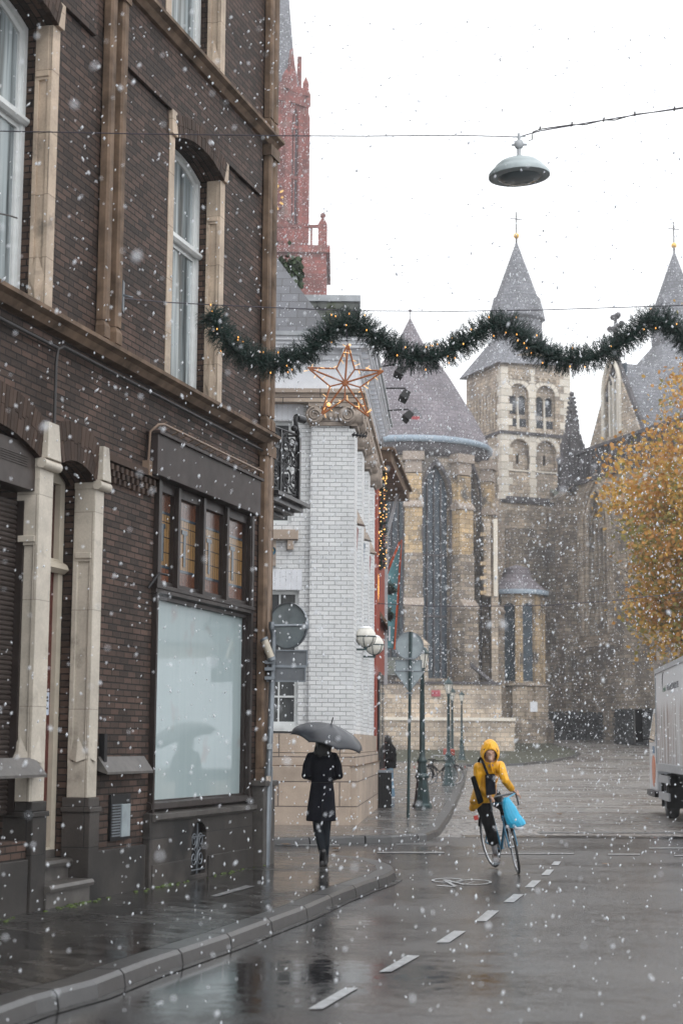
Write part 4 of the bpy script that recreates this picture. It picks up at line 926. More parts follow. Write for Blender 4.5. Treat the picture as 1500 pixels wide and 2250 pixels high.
# ionic capitals
def capital(par_off, rz, w0, w1, name='capital'):
    c = MB(); wd = w1 - w0; zt = zar0; zb = zar0 - .45
    c.box(w0 - .06, w1 + .08, -.12, .3, zt - .09, zt); c.box(w0 - .02, w1 + .03, -.06, .3, zt - .36, zt - .09); c.box(w0 - .03, w1 + .04, -.05, .3, zb, zb + .08)
    for sx in (w0 + .06, w1 - .05):
        cen = (sx, -.10, zt - .26)
        c.lathe([(0, -.04), (.17, -.04), (.17, .30)], cen, 18, M=Matrix.Rotation(-PI / 2, 4, 'X'))
        c.tube(spiral((sx, -.155, zt - .26), .155, 2.3, Vector((1 if sx < (w0 + w1) / 2 else -1, 0, 0)), Vector((0, 0, 1)), PI / 2, 40), [.022 - .012 * k / 40 for k in range(41)], 6)
    k = w0 + .26
    while k < w1 - .25: c.ball((k, -.08, zt - .27), .05, 8, (1, .8, 1.4)); k += .11
    o = c.build(name, M['capital'], wh, bevel=.008); o.location = par_off; o.rotation_euler = (0, 0, rz)
capital((0, WY, 0), 0, PX0, PX1)
for a, b_ in ((.0, .9), (2.6, 3.5), (5.2, 6.0), (7.6, 8.3)): capital((X1, WY, 0), WR.rz, a, b_)
sv = MB(); n = 11; t0, t1 = gx0_ - .05, gx1_ + .06
for k in range(n): sv.box(t0 + k * (t1 - t0) / n + .004, t0 + (k + 1) * (t1 - t0) / n - .004, .112, .119, gz1_ + .01, gz1_ + .40)
sv.cut()
for k in range(n): sv.box(t0 + k * (t1 - t0) / n + .004, t0 + (k + 1) * (t1 - t0) / n - .004, .112, .119, uz1 + .02, uz1 + .50)
for o in sv.builds('flat_brick_arch', M['white_wood'], wh): o.location = (0, WY, 0)
# little coloured shields under stone hoods on the side wall, and narrow windows
for i, (xa, col) in enumerate(((1.6, (.25, .02, .03)), (4.2, (.03, .12, .22)), (6.8, (.25, .02, .03)))):
    zt_ = 6.05
    h = MB(); h.add([(xa - .25, .12, zt_), (xa + .25, .12, zt_), (xa, .12, zt_ + .45), (xa - .2, -.12, zt_ - .05), (xa + .2, -.12, zt_ - .05)], [(0, 3, 2), (3, 4, 2), (4, 1, 2), (0, 1, 4, 3)])
    o = h.build('shield_hood', M['capital'], wh); o.location = (X1, WY, 0); o.rotation_euler = (0, 0, WR.rz)
    h = MB(); h.add([(xa - .2, .06, zt_ - .1), (xa + .2, .06, zt_ - .1), (xa, .10, zt_ - 1.0), (xa - .2, .02, zt_ - .1), (xa + .2, .02, zt_ - .1), (xa, .07, zt_ - 1.0)], [(3, 4, 5), (0, 3, 5, 2), (4, 1, 2, 5), (0, 1, 4, 3)])
    o = h.build('painted_shield', plain('shield_paint', col, .4), wh); o.location = (X1, WY, 0); o.rotation_euler = (0, 0, WR.rz)
    h = MB(); h.plate([(xa - .45, 2.3), (xa + .45, 2.3), (xa + .45, 4.2), (xa - .45, 4.2)], .09, .118, [[(xa - .4, 2.35), (xa - .02, 2.35), (xa - .02, 4.15), (xa - .4, 4.15)], [(xa + .02, 2.35), (xa + .4, 2.35), (xa + .4, 4.15), (xa + .02, 4.15)]])
    o = h.build('window', M['whiteframe'], wh); o.location = (X1, WY, 0); o.rotation_euler = (0, 0, WR.rz)
    MB().box(xa - .42, xa + .42, .105, .112, 2.32, 4.18).build('pane', M['glass_dark'], o)
# iron wall anchor with its little pulley
an = MB(); q = at(774, 955, WY - .1); q2 = at(804, 958, WY - .3)
an.tube([q, q2], .018, 6)
for t in (.1, .35, .6, .8, 1.0): p = q.lerp(q2, t); an.ball(p, .035 if t < 1 else .02, 8, (1.2, 1, .9)); an.tube([p + Vector((-.02, 0, -.05)), p + Vector((.02, 0, .055))], .012, 5)
an.build('wall_anchor', M['iron'], wh)
# snow on the ledge of the base
# ------------------------------------------------------------------ double globe wall lamp
lp = empty('globe_wall_lamp', at(774, 1432, 33.2), 0, 'double wall lamp with two opal globes in iron cages on the white side wall', 'lamp')
def globe_lamp(px, py, Y, r, arm_px, arm_py):
    c = at(px, py, Y); b = Vector(lp.location); cc = c - b
    MB().ball(cc, r, 20).build('globe', M['globe'], lp)
    ir = MB(); ir.lathe([(r * 1.03, -.012), (r * 1.05, 0), (r * 1.03, .012)], cc, 24)
    for k in range(6):
        a = 2 * PI * k / 6 + .3
        ir.tube([cc + Vector((math.cos(a) * r * 1.03 * math.cos(t), math.sin(a) * r * 1.03 * math.cos(t), -r * 1.03 * math.sin(t))) for t in [x * PI / 2 / 6 for x in range(7)]], .008, 5)
    ir.ball(cc + Vector((0, 0, -r * 1.05)), .035, 8)
    ap = at(arm_px, arm_py, Y) - b; bt = cc + Vector((0, 0, -r * 1.1)); dn = Vector((cc.x, cc.y, ap.z))
    ir.tube([bt, dn], .018, 6); ir.bar(dn + Vector((.03, 0, 0)), ap, .04, .04); ir.bar(ap + Vector((0, 0, .07)), ap - Vector((0, 0, .07)), .05, .05)
    ir.build('iron_bracket', M['green_iron'], lp)
    m = MB(); m.lathe([(r * .99 * math.sin(t), r * .99 * math.cos(t) + .012) for t in [.0, .25, .5, .72]], cc, 16); m.build('snow_cap', M['snow'], lp)
globe_lamp(803, 1399, 33.2, .205, 770, 1427); globe_lamp(822, 1417, 35.6, .205, 785, 1443)
# ------------------------------------------------------------------ flood lights on arms under the cornice
fl0 = None
for i, (ax, ay, bx, by, Y) in enumerate(((846, 853, 890, 866, 37), (853, 902, 897, 912, 39.2), (832, 806, 880, 812, 34.6))):
    Pa, Pb = at(ax, ay, Y), at(bx, by - 13, Y)
    e_ = empty('floodlight', Pa, 0, ['black floodlight on a thin arm under the white cornice, between the other two', 'lowest black floodlight on an arm, nearest the church roof gutter', 'topmost black floodlight on an arm, just below the garland'][i], 'floodlight', 'floodlights on arms')
    d = Pb - Pa; MB().tube([(-.15, 0, 0), (0, 0, 0), tuple(d), tuple(d + Vector((.0, 0, -.05)))], .018, 6).build('arm', M['black'], e_)
    h = MB(); h.hexa([(-.11, -.1, -.16), (.11, -.1, -.16), (.09, .1, -.16), (-.09, .1, -.16), (-.08, -.08, .10), (.08, -.08, .10), (.07, .08, .10), (-.07, .08, .10)])
    ho = h.build('lamp_head', M['black'], e_, bevel=.01); ho.location = d + Vector((.0, 0, -.16)); ho.rotation_euler = (R(-30), R(28 if i != 1 else 40), 0)
# ------------------------------------------------------------------ red shop beyond the white building
rs = empty('red_shop', (0, 0, 0), 0, 'narrow red painted shop house with projecting eaves beyond the white building', 'house')
q0, q1 = WR.w(WL + .02, 0, 0), WR.w(13.3, -.05, 0)
z8 = 8.7; m = MB(); m.prismz([(q0.x, q0.y), (q1.x, q1.y), (-6, q1.y), (-6, q0.y)], 0, z8); m.build('wall', M['red_wall'], rs)
e0, e1 = WR.w(WL + .6, 0, 0), WR.w(16.9, -.05, 0)
m = MB(); m.prismz([(e0.x - .3, e0.y), (e0.x + .33, e0.y), (e1.x + .55, e1.y), (e1.x - .3, e1.y)], z8, z8 + .28); m.prismz([(e0.x - .3, e0.y - .1), (e0.x + .42, e0.y - .1), (e1.x + .64, e1.y), (e1.x - .3, e1.y)], z8 + .28, z8 + .36)
m.build('eaves', M['brownstone'], rs)
m = MB(); m.prismz([(-6, q0.y), (q0.x + .1, q0.y), (q1.x, q1.y), (-6, q1.y)], z8 + .36, z8 + .8); m.build('roof', M['slate'], rs)
m = MB(); a = at(831, 1330, 44.5); b = at(848, 1375, 44.5); m.add([(a.x - .2, 43, a.z), (b.x, 43, b.z), (b.x + .1, 46.5, b.z), (a.x - .1, 46.5, a.z), (a.x - .2, 43, a.z - .1), (b.x, 43, b.z - .12), (b.x + .1, 46.5, b.z - .12), (a.x - .1, 46.5, a.z - .1)], [(0, 1, 2, 3), (7, 6, 5, 4), (0, 4, 5, 1), (1, 5, 6, 2), (2, 6, 7, 3), (3, 7, 4, 0)]); m.build('canopy', M['brownstone'], rs)
for k in range(2):
    q = WR.w(10.4 + 1.6 * k, -.06, 0); m = MB(); m.box(-.02, .02, -.5, .5, 1.0, 3.4); o = m.build('window', M['glass_dark'], rs); o.location = (q.x, q.y, 0); o.rotation_euler = (0, 0, -.067)
q = WR.w(13.2, -.06, 0); m = MB(); m.box(-.06, .06, -.12, .12, 3.2, z8 - 1.5); o = m.build('corner_pilaster', M['lead'], rs); o.location = (q.x, q.y, 0)
# grey steel pole of the street wiring with its amber light sleeve
pol = at(825, 1690, 42.3); pl_ = empty('steel_pole', (pol.x, 42.3, .12), 0, 'slim grey steel pole rising behind the black bin beside the red shop', 'pole')
zt_ = at(825, 1326, 42.3).z - .12
MB().tube([(0, 0, 0), (0, 0, 2.6), (.0, 0, 2.62), (-.0, 0, zt_)], [.052, .052, .042, .038], 10).build('pole', M['galv'], pl_)
MB().lathe([(.06, zt_ - .02), (.10, zt_), (.06, zt_ + .02)], (0, 0, 0), 12).build('ring', M['iron'], pl_)
za_ = at(825, 1262, 42.3).z - .12
m = MB(); m.lathe([(.05, zt_ + .04), (.06, zt_ + .3), (.055, za_)], (0, 0, 0), 10); m.build('light_sleeve', M['amber'], pl_)
# vertical lit garland
vg = empty('vertical_garland', at(838, 1250, 42.5), 0, 'vertical strip of fir garland with warm lights hanging beside the red shop', 'garland')
hgt = at(838, 1015, 42.5).z - at(838, 1250, 42.5).z
def fir(mb, path, rad, n, nl=.07, width=.006, per=12, R_=None, jitter=1.0):
    """sprigs of needles growing out of a core line"""
    R_ = R_ or rnd; L = [Vector(p) for p in path]; seg = [(b - a).length for a, b in zip(L[:-1], L[1:])]; tot = sum(seg)
    for _ in range(n):
        t = R_.uniform(0, tot); k = 0
        while k < len(seg) - 1 and t > seg[k]: t -= seg[k]; k += 1
        a, b = L[k], L[k + 1]; c = a.lerp(b, min(1, t / seg[k])); ax = (b - a).normalized()
        d = Vector((R_.gauss(0, 1), R_.gauss(0, 1), R_.gauss(0, 1))); d = (d - ax * d.dot(ax)).normalized(); d = (d + ax * R_.gauss(0, .35)).normalized()
        ln = rad * R_.uniform(.75, 1.12); base = c + d * rad * R_.uniform(0, .3); tip = c + d * ln
        u = d.orthogonal().normalized(); v = d.cross(u); vs = []; fs = []
        for j in range(per):
            s_ = (j + .5) / per; p = base.lerp(tip, s_); an_ = j * 2.4; e = (u * math.cos(an_) + v * math.sin(an_)) * .8 + d * .75; e.normalize()
            e2 = p + e * nl * R_.uniform(.7, 1.1); w_ = e.cross(d)
            if w_.length < .01: w_ = u
            w_ = w_.normalized() * width; o = len(vs); vs += [p - w_, p + w_, e2]; fs.append([o, o + 1, o + 2])
        o = len(vs); vs += [base - u * .004, base + u * .004, tip + u * .002]; fs.append([o, o + 1, o + 2])
        mb.add(vs, fs)
m = MB(); m.tube([(0, 0, 0), (0, 0, hgt)], .03, 6); fir(m, [(0, 0, .02), (.02, 0, hgt * .5), (-.03, 0, hgt)], .15, 520, nl=.06, width=.009, per=9); m.build('fir_branches', M['needle'], vg)
m = MB()
m.ball((0, 0, 0), .013, 6); bl = m.build('bulb', plain('warm_bulb_small', (1, .7, .3), .4, emit=(1, .5, .12), es=2.0, bmp=0), vg)
for k in range(95):
    a = rnd.uniform(PI, 2 * PI); o = bl if k == 0 else bl.copy()
    if k: COL.objects.link(o)
    o.location = (.12 * math.cos(a), .15 * math.sin(a), rnd.uniform(0, hgt))
# banner on a slanting pole
fb = empty('banner', at(850, 1175, 48), 0, 'long teal banner with orange edges hanging from a slanting white pole', 'banner')
B_ = Vector(fb.location); D_ = lambda px, py, Y=48: at(px, py, Y) - B_
MB().tube([D_(850, 1290), D_(850, 1175), D_(882, 1053, 47.6)], .045, 8).ball(D_(883, 1050, 47.6), .07, 8).build('flag_pole', M['lead'], fb)
MB().tube([D_(882, 1053, 47.6), D_(862, 1150, 47.6), D_(853, 1260)], .008, 4).build('rope', M['wire'], fb)
M['teal'] = plain('teal_cloth', (.10, .24, .27), .7, var=.12); M['orange'] = plain('orange_cloth', (.55, .10, .03), .7, var=.12)
def cloth(name, L, R2, mat, dy=0, th=.012):
    vs = []; n = len(L)
    for s_ in (0, 1):
        for (a, b) in zip(L, R2):
            for t in (0, .33, .66, 1):
                p = a.lerp(b, t); vs.append(p + Vector((0, dy + s_ * th + .05 * math.sin(t * 7 + p.z * 1.4), 0)))
    fs = [[r * 4 + c, r * 4 + c + 1, r * 4 + c + 5, r * 4 + c + 4] for r in range(n - 1) for c in range(3)]
    fs += [[i + 4 * n for i in f][::-1] for f in fs]
    return MB().add(vs, fs, True).build(name, mat, fb)
ysx = [1192, 1230, 1275, 1330, 1380, 1424]
cloth('cloth', [D_(878, 1192), D_(862, 1230), D_(845, 1275), D_(844, 1330), D_(843, 1380), D_(842, 1424)], [D_(881, 1192), D_(878, 1230), D_(875, 1275), D_(871, 1330), D_(868, 1380), D_(865, 1424)], M['teal'])
cloth('edge_band', [D_(880, 1186), D_(877, 1230), D_(874, 1275), D_(870, 1330), D_(867, 1380), D_(864, 1427)], [D_(883, 1186), D_(881, 1230), D_(878, 1275), D_(875, 1330), D_(871, 1380), D_(868, 1427)], M['orange'], -.02)
cloth('fold_band', [D_(876, 1190), D_(859, 1230), D_(843, 1272)], [D_(880, 1192), D_(863, 1233), D_(846, 1277)], M['orange'], -.03)
cloth('letter', [D_(853, 1376), D_(852.5, 1408)], [D_(857.5, 1376), D_(857, 1408)], M['white_wood'], -.04)
cloth('letter', [D_(844.5, 1376), D_(844, 1408)], [D_(847, 1376), D_(846.5, 1408)], M['white_wood'], -.04)
for i, (px, py) in enumerate(((855, 1292), (853, 1348))):
    hb_ = empty('hanging_basket', at(px, py, 47), 0, ['upper dark plant basket on the red shop wall by the banner', 'lower dark plant basket on the red shop wall by the banner'][i], 'plant basket', 'baskets on the red shop')
    MB().lathe([(0, -.2), (.12, -.15), (.16, 0)], (0, 0, 0), 12).tube([(-.35, 0, .1), (0, 0, .12), (0, 0, 0)], .015, 5).build('basket', M['iron'], hb_)
    m = MB(); fir(m, [(-.05, 0, -.05), (.05, 0, .05)], .22, 90, nl=.07, width=.02, per=7); m.build('foliage', M['needle'], hb_)
# ------------------------------------------------------------------ red tower far behind the roofs
TY = 150.0; tc = at(590, 600, TY); sc_ = TY / FPX
rt = empty('red_church_tower', (tc.x, TY + 5, 0), 0, 'tall red stone gothic church tower with balustrade and spire behind the slate roof', 'church tower')
def tz(py): return at(640, py, TY).z
bw = 130 * sc_; m = MB()
m.box(-bw, bw, -5, 2 * bw - 5, 0, tz(556)); m.box(-bw - .5, bw + .2, -5.5, 2 * bw - 5, 0, tz(720)); m.build('lower_shaft', M['red_stone'], rt)
m = MB(); m.box(-bw - .3, bw + .35, -5.3, 2 * bw - 4.7, tz(556), tz(540)); m.box(-bw, bw, -5, -4.7, tz(499), tz(493)); m.box(bw - .3, bw, -4.7, 2 * bw - 5, tz(499), tz(493))
x = -bw + .4
while x < bw - .4: m.box(x, x + .22, -4.98, -4.72, tz(540), tz(499)); x += .72
x = -4.6
while x < 2 * bw - 5.4: m.box(bw - .28, bw - .02, x, x + .22, tz(540), tz(499)); x += .72
m.build('balustrade', M['red_stone'], rt)
for x, y, h in ((bw - .35, -4.7, 0), (-bw + .35, -4.7, 0), (bw - 3.4, -4.8, 1)):
    m = MB(); s_ = .42 if not h else .22; zt = tz(492) if not h else tz(503)
    m.box(x - s_, x + s_, y - s_, y + s_, tz(540), zt); m.add([(x - s_, y - s_, zt), (x + s_, y - s_, zt), (x + s_, y + s_, zt), (x - s_, y + s_, zt), (x, y, zt + .9)], [(0, 1, 4), (1, 2, 4), (2, 3, 4), (3, 0, 4)]); m.ball((x, y, zt + .9), .28, 8)
    m.build('pinnacle', M['red_stone'], rt)
ap = 77 * sc_; Rr = ap / math.cos(PI / 8); cy_ = 1.2
octo = [(Rr * math.cos(PI / 8 + k * PI / 4), cy_ + Rr * math.sin(PI / 8 + k * PI / 4)) for k in range(8)]
z0, z1 = tz(545), tz(168); m = MB(); inn_ = [(x * .9, cy_ + (y - cy_) * .9) for x, y in octo]; m.prismz(inn_, z0, z1); m.build('bell_chamber', M['louvre'], rt)
faces = MB(); det = MB()
for k in range(8):
    a = Vector((*octo[k], 0)); b = Vector((*octo[(k + 1) % 8], 0)); e = (b - a).normalized(); L_ = (b - a).length; inw = Vector((-e.y, e.x, 0))
    Mx = Matrix(((e.x, inw.x, 0, a.x), (e.y, inw.y, 0, a.y), (0, 0, 1, 0), (0, 0, 0, 1)))
    p = MB(); hw = L_ * .17; cxx = L_ / 2
    hl = [opening(cxx - hw, cxx + hw, z0 + 3, pointed(cxx - hw, cxx + hw, z1 - 3.0, 1.6))] if k != 5 else []
    p.plate([(0, z0), (L_, z0), (L_, z1), (0, z1)], 0, .5, hl, back=False); p.box(-.25, .25, -.3, .3, z0, z1 - 1); p.box(-.05, L_ + .05, -.22, .0, z1 - 7, z1 - 6.7) if not hl else None
    for zz_ in (z0 + 1.5, z1 - 1.2): p.box(-.2, L_ + .2, -.28, -.001, zz_, zz_ + .35)
    if hl:
        for t in (z0 + 8, z0 + 13): p.box(cxx - hw, cxx + hw, .12, .3, t, t + .3)
        p.box(cxx - .09, cxx + .09, .15, .3, z0 + 3, z1 - 2)
    faces.add([tuple(Mx @ Vector(v)) for v in p.v], p.f)
    q = MB(); q.box(-.3, .3, -.3, .3, z1, tz(140)); q.add([(-.3, -.3, tz(140)), (.3, -.3, tz(140)), (.3, .3, tz(140)), (-.3, .3, tz(140)), (0, 0, tz(122))], [(0, 1, 4), (1, 2, 4), (2, 3, 4), (3, 0, 4)]); q.box(0, L_, -.05, .15, z1, z1 + .7)
    det.add([tuple(Mx @ Vector(v)) for v in q.v], q.f)
    if k % 2 == 0 or True:
        gq = MB(); gq.plate([(L_ * .2, z1), (L_ * .8, z1), (L_ * .5, z1 + 4.6)], .45, .9)
        det.add([tuple(Mx @ Vector(v)) for v in gq.v], gq.f)
faces.build('octagon', M['red_stone'], rt); det.build('parapet', M['red_stone'], rt)
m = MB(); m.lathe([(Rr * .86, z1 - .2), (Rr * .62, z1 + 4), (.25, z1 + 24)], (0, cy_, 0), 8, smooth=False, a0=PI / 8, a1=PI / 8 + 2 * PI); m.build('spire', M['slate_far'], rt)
dl = MB(); zc = tz(412); yc = cy_ - ap
Rx = Matrix.Rotation(PI / 2, 4, 'X')
dl.lathe([(0, 0), (1.45, 0), (1.45, .12)], (0, yc - .05, zc), 32, M=Rx, smooth=False); dlo = dl.build('clock_face', plain('faded_red_clock_face', (.13, .03, .03), .8, var=.2), rt)
m = MB()
for k in range(12):
    a = 2 * PI * k / 12; d = Vector((math.sin(a), 0, math.cos(a))); c = Vector((0, yc - .20, zc)); m.bar(c + d * .95, c + d * 1.38, .16, .05, up=(0, 1, 0))
m.build('clock_numerals', M['gold'], dlo)
m = MB(); c = Vector((0, yc - .24, zc)); m.bar(c, c + Vector((.5, 0, .4)), .1, .04, up=(0, 1, 0)); m.bar(c, c + Vector((-.3, 0, 1.05)), .08, .04, up=(0, 1, 0)); m.build('clock_hands', M['gold'], dlo)

# ------------------------------------------------------------------ romanesque church
BC = at(1105, 1600, 137.0)
def east_tower(loc, label, full=True):
    """square tower: x along the front, y into it"""
    T = Frame((BC.x, BC.y), (math.cos(R(22)), math.sin(R(22)))); Z = lambda py: T.z(1170, py); X = lambda px, py=900: T.x(px, py)
    W_ = X(1252)
    r = empty('church_tower', (loc.x, loc.y, 0), T.rz, label, 'church tower', 'twin east towers of the church')
    zt, zs, zb = Z(795), Z(955), 2.0; zl = Z(1105)
    m = MB(); g1a, g1b, g2a, g2b = X(1119, 900), X(1160, 900), X(1177, 900), X(1219, 900)
    zk0, zk1 = Z(945), Z(868)
    hl = []
    for a, b in ((g1a, g1b), (g2a, g2b)):
        hl.append(opening(a, b, zk0, arch(a, b, zk1, (b - a) * .49)))
        hl.append(opening(a - .05, b + .05, Z(1035), arch(a - .05, b + .05, Z(990), (b - a) * .49)))
    m.plate([(0, zb), (W_, zb), (W_, zt), (0, zt)], 0, .5, hl, back=False)
    m.box(0, .5, .5, W_, zb, zt); m.box(W_ - .5, W_, .5, W_, zb, zt); m.box(.5, W_ - .5, W_ - .5, W_, zb, zt); m.box(.5, W_ - .5, .5, W_ - .5, zt - .3, zt)
    m.plate([(0, zt), (W_, zt), (W_ / 2, zt + 1.0)], 0.02, .5)
    m.build('wall', M['stone_light'], r)
    # recessed bays: shallow back wall with twin lights
    b_ = MB(); dk = MB(); cl = MB()
    for i, (a, b) in enumerate(((g1a, g1b), (g2a, g2b))):
        c = (a + b) / 2; tw = (b - a) * .40; zt2 = Z(878); zb2 = Z(912); h2 = []
        for s_ in (-1, 1):
            x0 = c + s_ * (b - a) * .245 - tw / 2; h2.append(opening(x0, x0 + tw, zb2, arch(x0, x0 + tw, zt2, tw * .48)))
        b_.plate([(a - .1, zk0 - .2), (b + .1, zk0 - .2), (b + .1, Z(842)), (a - .1, Z(842))], .30, .5, h2, back=False)
        dk.box(a - .1, b + .1, .55, .6, zk0 - .2, Z(842))
        cl.lathe([(.10, zb2), (.08, zb2 + .15), (.08, zt2 - .2), (.14, zt2)], (c, .26, 0), 8)
        cl.box(c - .12, c + .12, .18, .3, zk0, zb2 - .1)
        for s_ in (-1, 1): dk.box(c + s_ * (b - a) * .25 - .35, c + s_ * (b - a) * .25 + .35, .28, .3, zk0 + .25, zb2 - .35)
        b_.plate([(a - .15, Z(1036)), (b + .15, Z(1036)), (b + .15, Z(968)), (a - .15, Z(968))], .35, .5, [opening(c - .13, c + .13, Z(1020), arch(c - .13, c + .13, Z(1000), .12))], back=False)
        cl.box(a - .2, b + .2, -.1, .35, Z(1038), Z(1035))
    b_.build('blind_bay', M['stone_light'], r); dk.build('bell_opening', M['louvre'], r); cl.build('colonnette', M['quoin'], r)
    # pale quoins and arch stones
    q = MB(); z = Z(1100); k = 0
    while z < zt - .7:
        h = .62; l = (1.0, .62)[k % 2]
        q.box(-.03, l, -.045, -.001, z, z + h - .05); q.box(W_ - l, W_ + .03, -.045, -.001, z, z + h - .05); q.box(-.045, -.001, 0, l * .7, z, z + h - .05)
        cxx = (g1b + g2a) / 2; lw = (.34, .26)[k % 2]; q.box(cxx - lw, cxx + lw, -.045, -.001, z, z + h - .05)
        z += h; k += 1
    for a, b in ((g1a, g1b), (g2a, g2b)):
        for zc_, rr in ((zk1, (b - a) / 2), (Z(990), (b - a) / 2 + .05)):
            c = ((a + b) / 2, zc_)
            for j in range(9):
                t0, t1 = PI * j / 9, PI * (j + .86) / 9
                P = lambda rad, t: (c[0] - rad * math.cos(t), c[1] + rad * math.sin(t))
                pp = [P(rr + .01, t0), P(rr + .01, t1), P(rr + .38, t1), P(rr + .38, t0)]
                q.hexa([(pp[0][0], -.04, pp[0][1]), (pp[1][0], -.04, pp[1][1]), (pp[1][0], .02, pp[1][1]), (pp[0][0], .02, pp[0][1]), (pp[3][0], -.04, pp[3][1]), (pp[2][0], -.04, pp[2][1]), (pp[2][0], .02, pp[2][1]), (pp[3][0], .02, pp[3][1])])
    q.build('quoins', M['quoin'], r)
    s = MB()
    for a, b in ((g1a - .1, g1b + .2), (g2a - .15, g2b + .1)):      # round-arched frieze
        n = 4; wd = (b - a) / n
        for j in range(n):
            s.plate([(a + j * wd, Z(838)), (a + (j + 1) * wd, Z(838)), (a + (j + 1) * wd, Z(822)), (a + j * wd, Z(822))], -.10, -.001, [arch(a + j * wd + .07, a + (j + 1) * wd - .07, Z(836), wd * .4)])
    s.build('arch_frieze', M['stone_light'], r)
    s = MB()
    s.box(-.15, W_ + .15, -.15, 0, zs - .1, zs + .15); s.box(-.15, 0, 0, W_, zs - .1, zs + .15); s.cut(); s.box(-.1, W_ + .1, -.1, 0, zl - .1, zl + .12)
    s.cut(); s.box(-.12, W_ + .12, -.12, 0, zt - .12, zt + .08); s.box(-.12, 0, 0, W_, zt - .12, zt + .08); s.builds('string_course', M['stone_dark'], r)
    # left face: arcades in relief
    s = MB()
    for j in range(3):
        y = 1.1 + j * 1.75; 
        for zA, zB in ((zs + .4, zt - 2.6), (zl + .6, zs - 1.8)):
            s.box(-.10, -.001, y - .16, y + .16, zA, zB); s.box(-.07, -.001, y + .4, y + .62, zA, zB); s.box(-.07, -.001, y + 1.0, y + 1.2, zA, zB)
    s.build('side_arcade', M['stone_light'], r)
    # roof: broken pyramid, drum, gablets, spire, ball and cross
    rf = MB(); c = W_ / 2; e = .45; zd = zt + 2.6; rr = 57 * 140 / FPX
    lo = [(-e - .1, -e), (W_ + e, -e), (W_ + e, W_ + e), (-e - .1, W_ + e)]; d8 = [(c + rr * math.cos(a), c + rr * math.sin(a)) for a in [PI / 8 + k * PI / 4 for k in range(8)]]
    v = [(x, y, zt - (.45 if k in (0, 3) else .1)) for k, (x, y) in enumerate(lo)] + [(x, y, zd) for x, y in d8]
    rf.add(v, [(0, 1, 4 + 6, 4 + 5), (1, 4 + 7, 4 + 6), (1, 2, 4 + 0, 4 + 7), (2, 4 + 1, 4 + 0), (2, 3, 4 + 2, 4 + 1), (3, 4 + 3, 4 + 2), (3, 0, 4 + 4, 4 + 3), (0, 4 + 5, 4 + 4)])
    P = lambda px: px * 140 / FPX
    zA = zd + P(40); rf.lathe([(rr, zd), (rr, zA), (rr + P(8), zA + P(6)), (rr - P(4), zA + P(58)), (rr - P(9), zA + P(60)), (.06, zA + P(190))], (c, c, 0), 8, smooth=False, a0=PI / 8, a1=PI / 8 + 2 * PI)
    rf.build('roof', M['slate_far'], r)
    f = MB(); zz_ = zA + P(190); f.tube([(c, c, zz_ - .2), (c, c, zz_ + .5)], .1, 6); f.build('finial_rod', M['stone_dark'], r)
    MB().ball((c, c, zz_ + .55), .26, 12).build('gilded_ball', M['gold'], r)
    f = MB(); f.bar((c, c, zz_ + .7), (c, c, zz_ + 2.7), .09, .09); f.bar((c - .62, c - .0, zz_ + 2.05), (c + .62, c, zz_ + 2.05), .07, .07); f.build('cross', M['iron'], r)
    # lower body in rubble with ledges and a green lean-to
    b = MB(); b.box(.3, W_ + 1.8, -.9, 0, zb, Z(1165)); b.box(W_ * .55, W_ + 1.6, -1.4, -.9, zb, Z(1120)); b.build('buttress_block', M['stone'], r)
    b = MB(); xa, xb = X(1205), X(1262); b.add([(xa, -1.6, Z(1105)), (xb, -1.6, Z(1105)), (xb, .0, Z(1072)), (xa, .0, Z(1072)), (xa, -1.6, Z(1110)), (xb, -1.6, Z(1110))], [(0, 1, 2, 3), (4, 5, 1, 0)]); b.build('mossy_leanto', M['moss_roof'], r)
    b = MB(); b.box(X(1098), X(1190), -1.15, -.9, Z(1108), Z(1098)); b.build('ledge', M['stone_dark'], r)
    return r
east_tower(BC, 'romanesque church tower with pale quoins, twin bell openings and slate spire, behind the garland')
BC2 = at(1476, 1600, 139.5)
east_tower(BC2, 'second pointed church tower, its slate spire rising behind the chapel roof')

# apse with its tall windows, buttresses and cone roof
AY = 120.0; ac = at(900, 1000, AY)
apse = empty('church_apse', (ac.x, AY, 0), 0, 'round gothic church choir with tall dark windows, stepped buttresses and purple slate cone roof', 'church apse')
AZ = lambda py, Y=AY: at(905, py, Y).z
ze = AZ(970, 114.3); Rw = 5.25; nb = 10; dphi = 2 * PI / nb
fr_ = MB(); gl = MB(); but = MB(); butg = MB(); trc = MB(); cap_ = MB(); dkb = MB()
def fr2(phi, Rad):                      # local frame on the drum, phi from the camera side, to the right positive
    n = Vector((math.sin(phi), -math.cos(phi), 0)); e = Vector((math.cos(phi), math.sin(phi), 0)); o = n * Rad
    return Matrix(((e.x, -n.x, 0, o.x), (e.y, -n.y, 0, o.y), (0, 0, 1, 0), (0, 0, 0, 1)))
def put(dst, src, Mx): dst.cut(); dst.add([tuple(Mx @ Vector(v)) for v in src.v], src.f)
half = Rw * math.tan(dphi / 2)
zw0, zw1 = AZ(1490, 115), AZ(1090, 115)
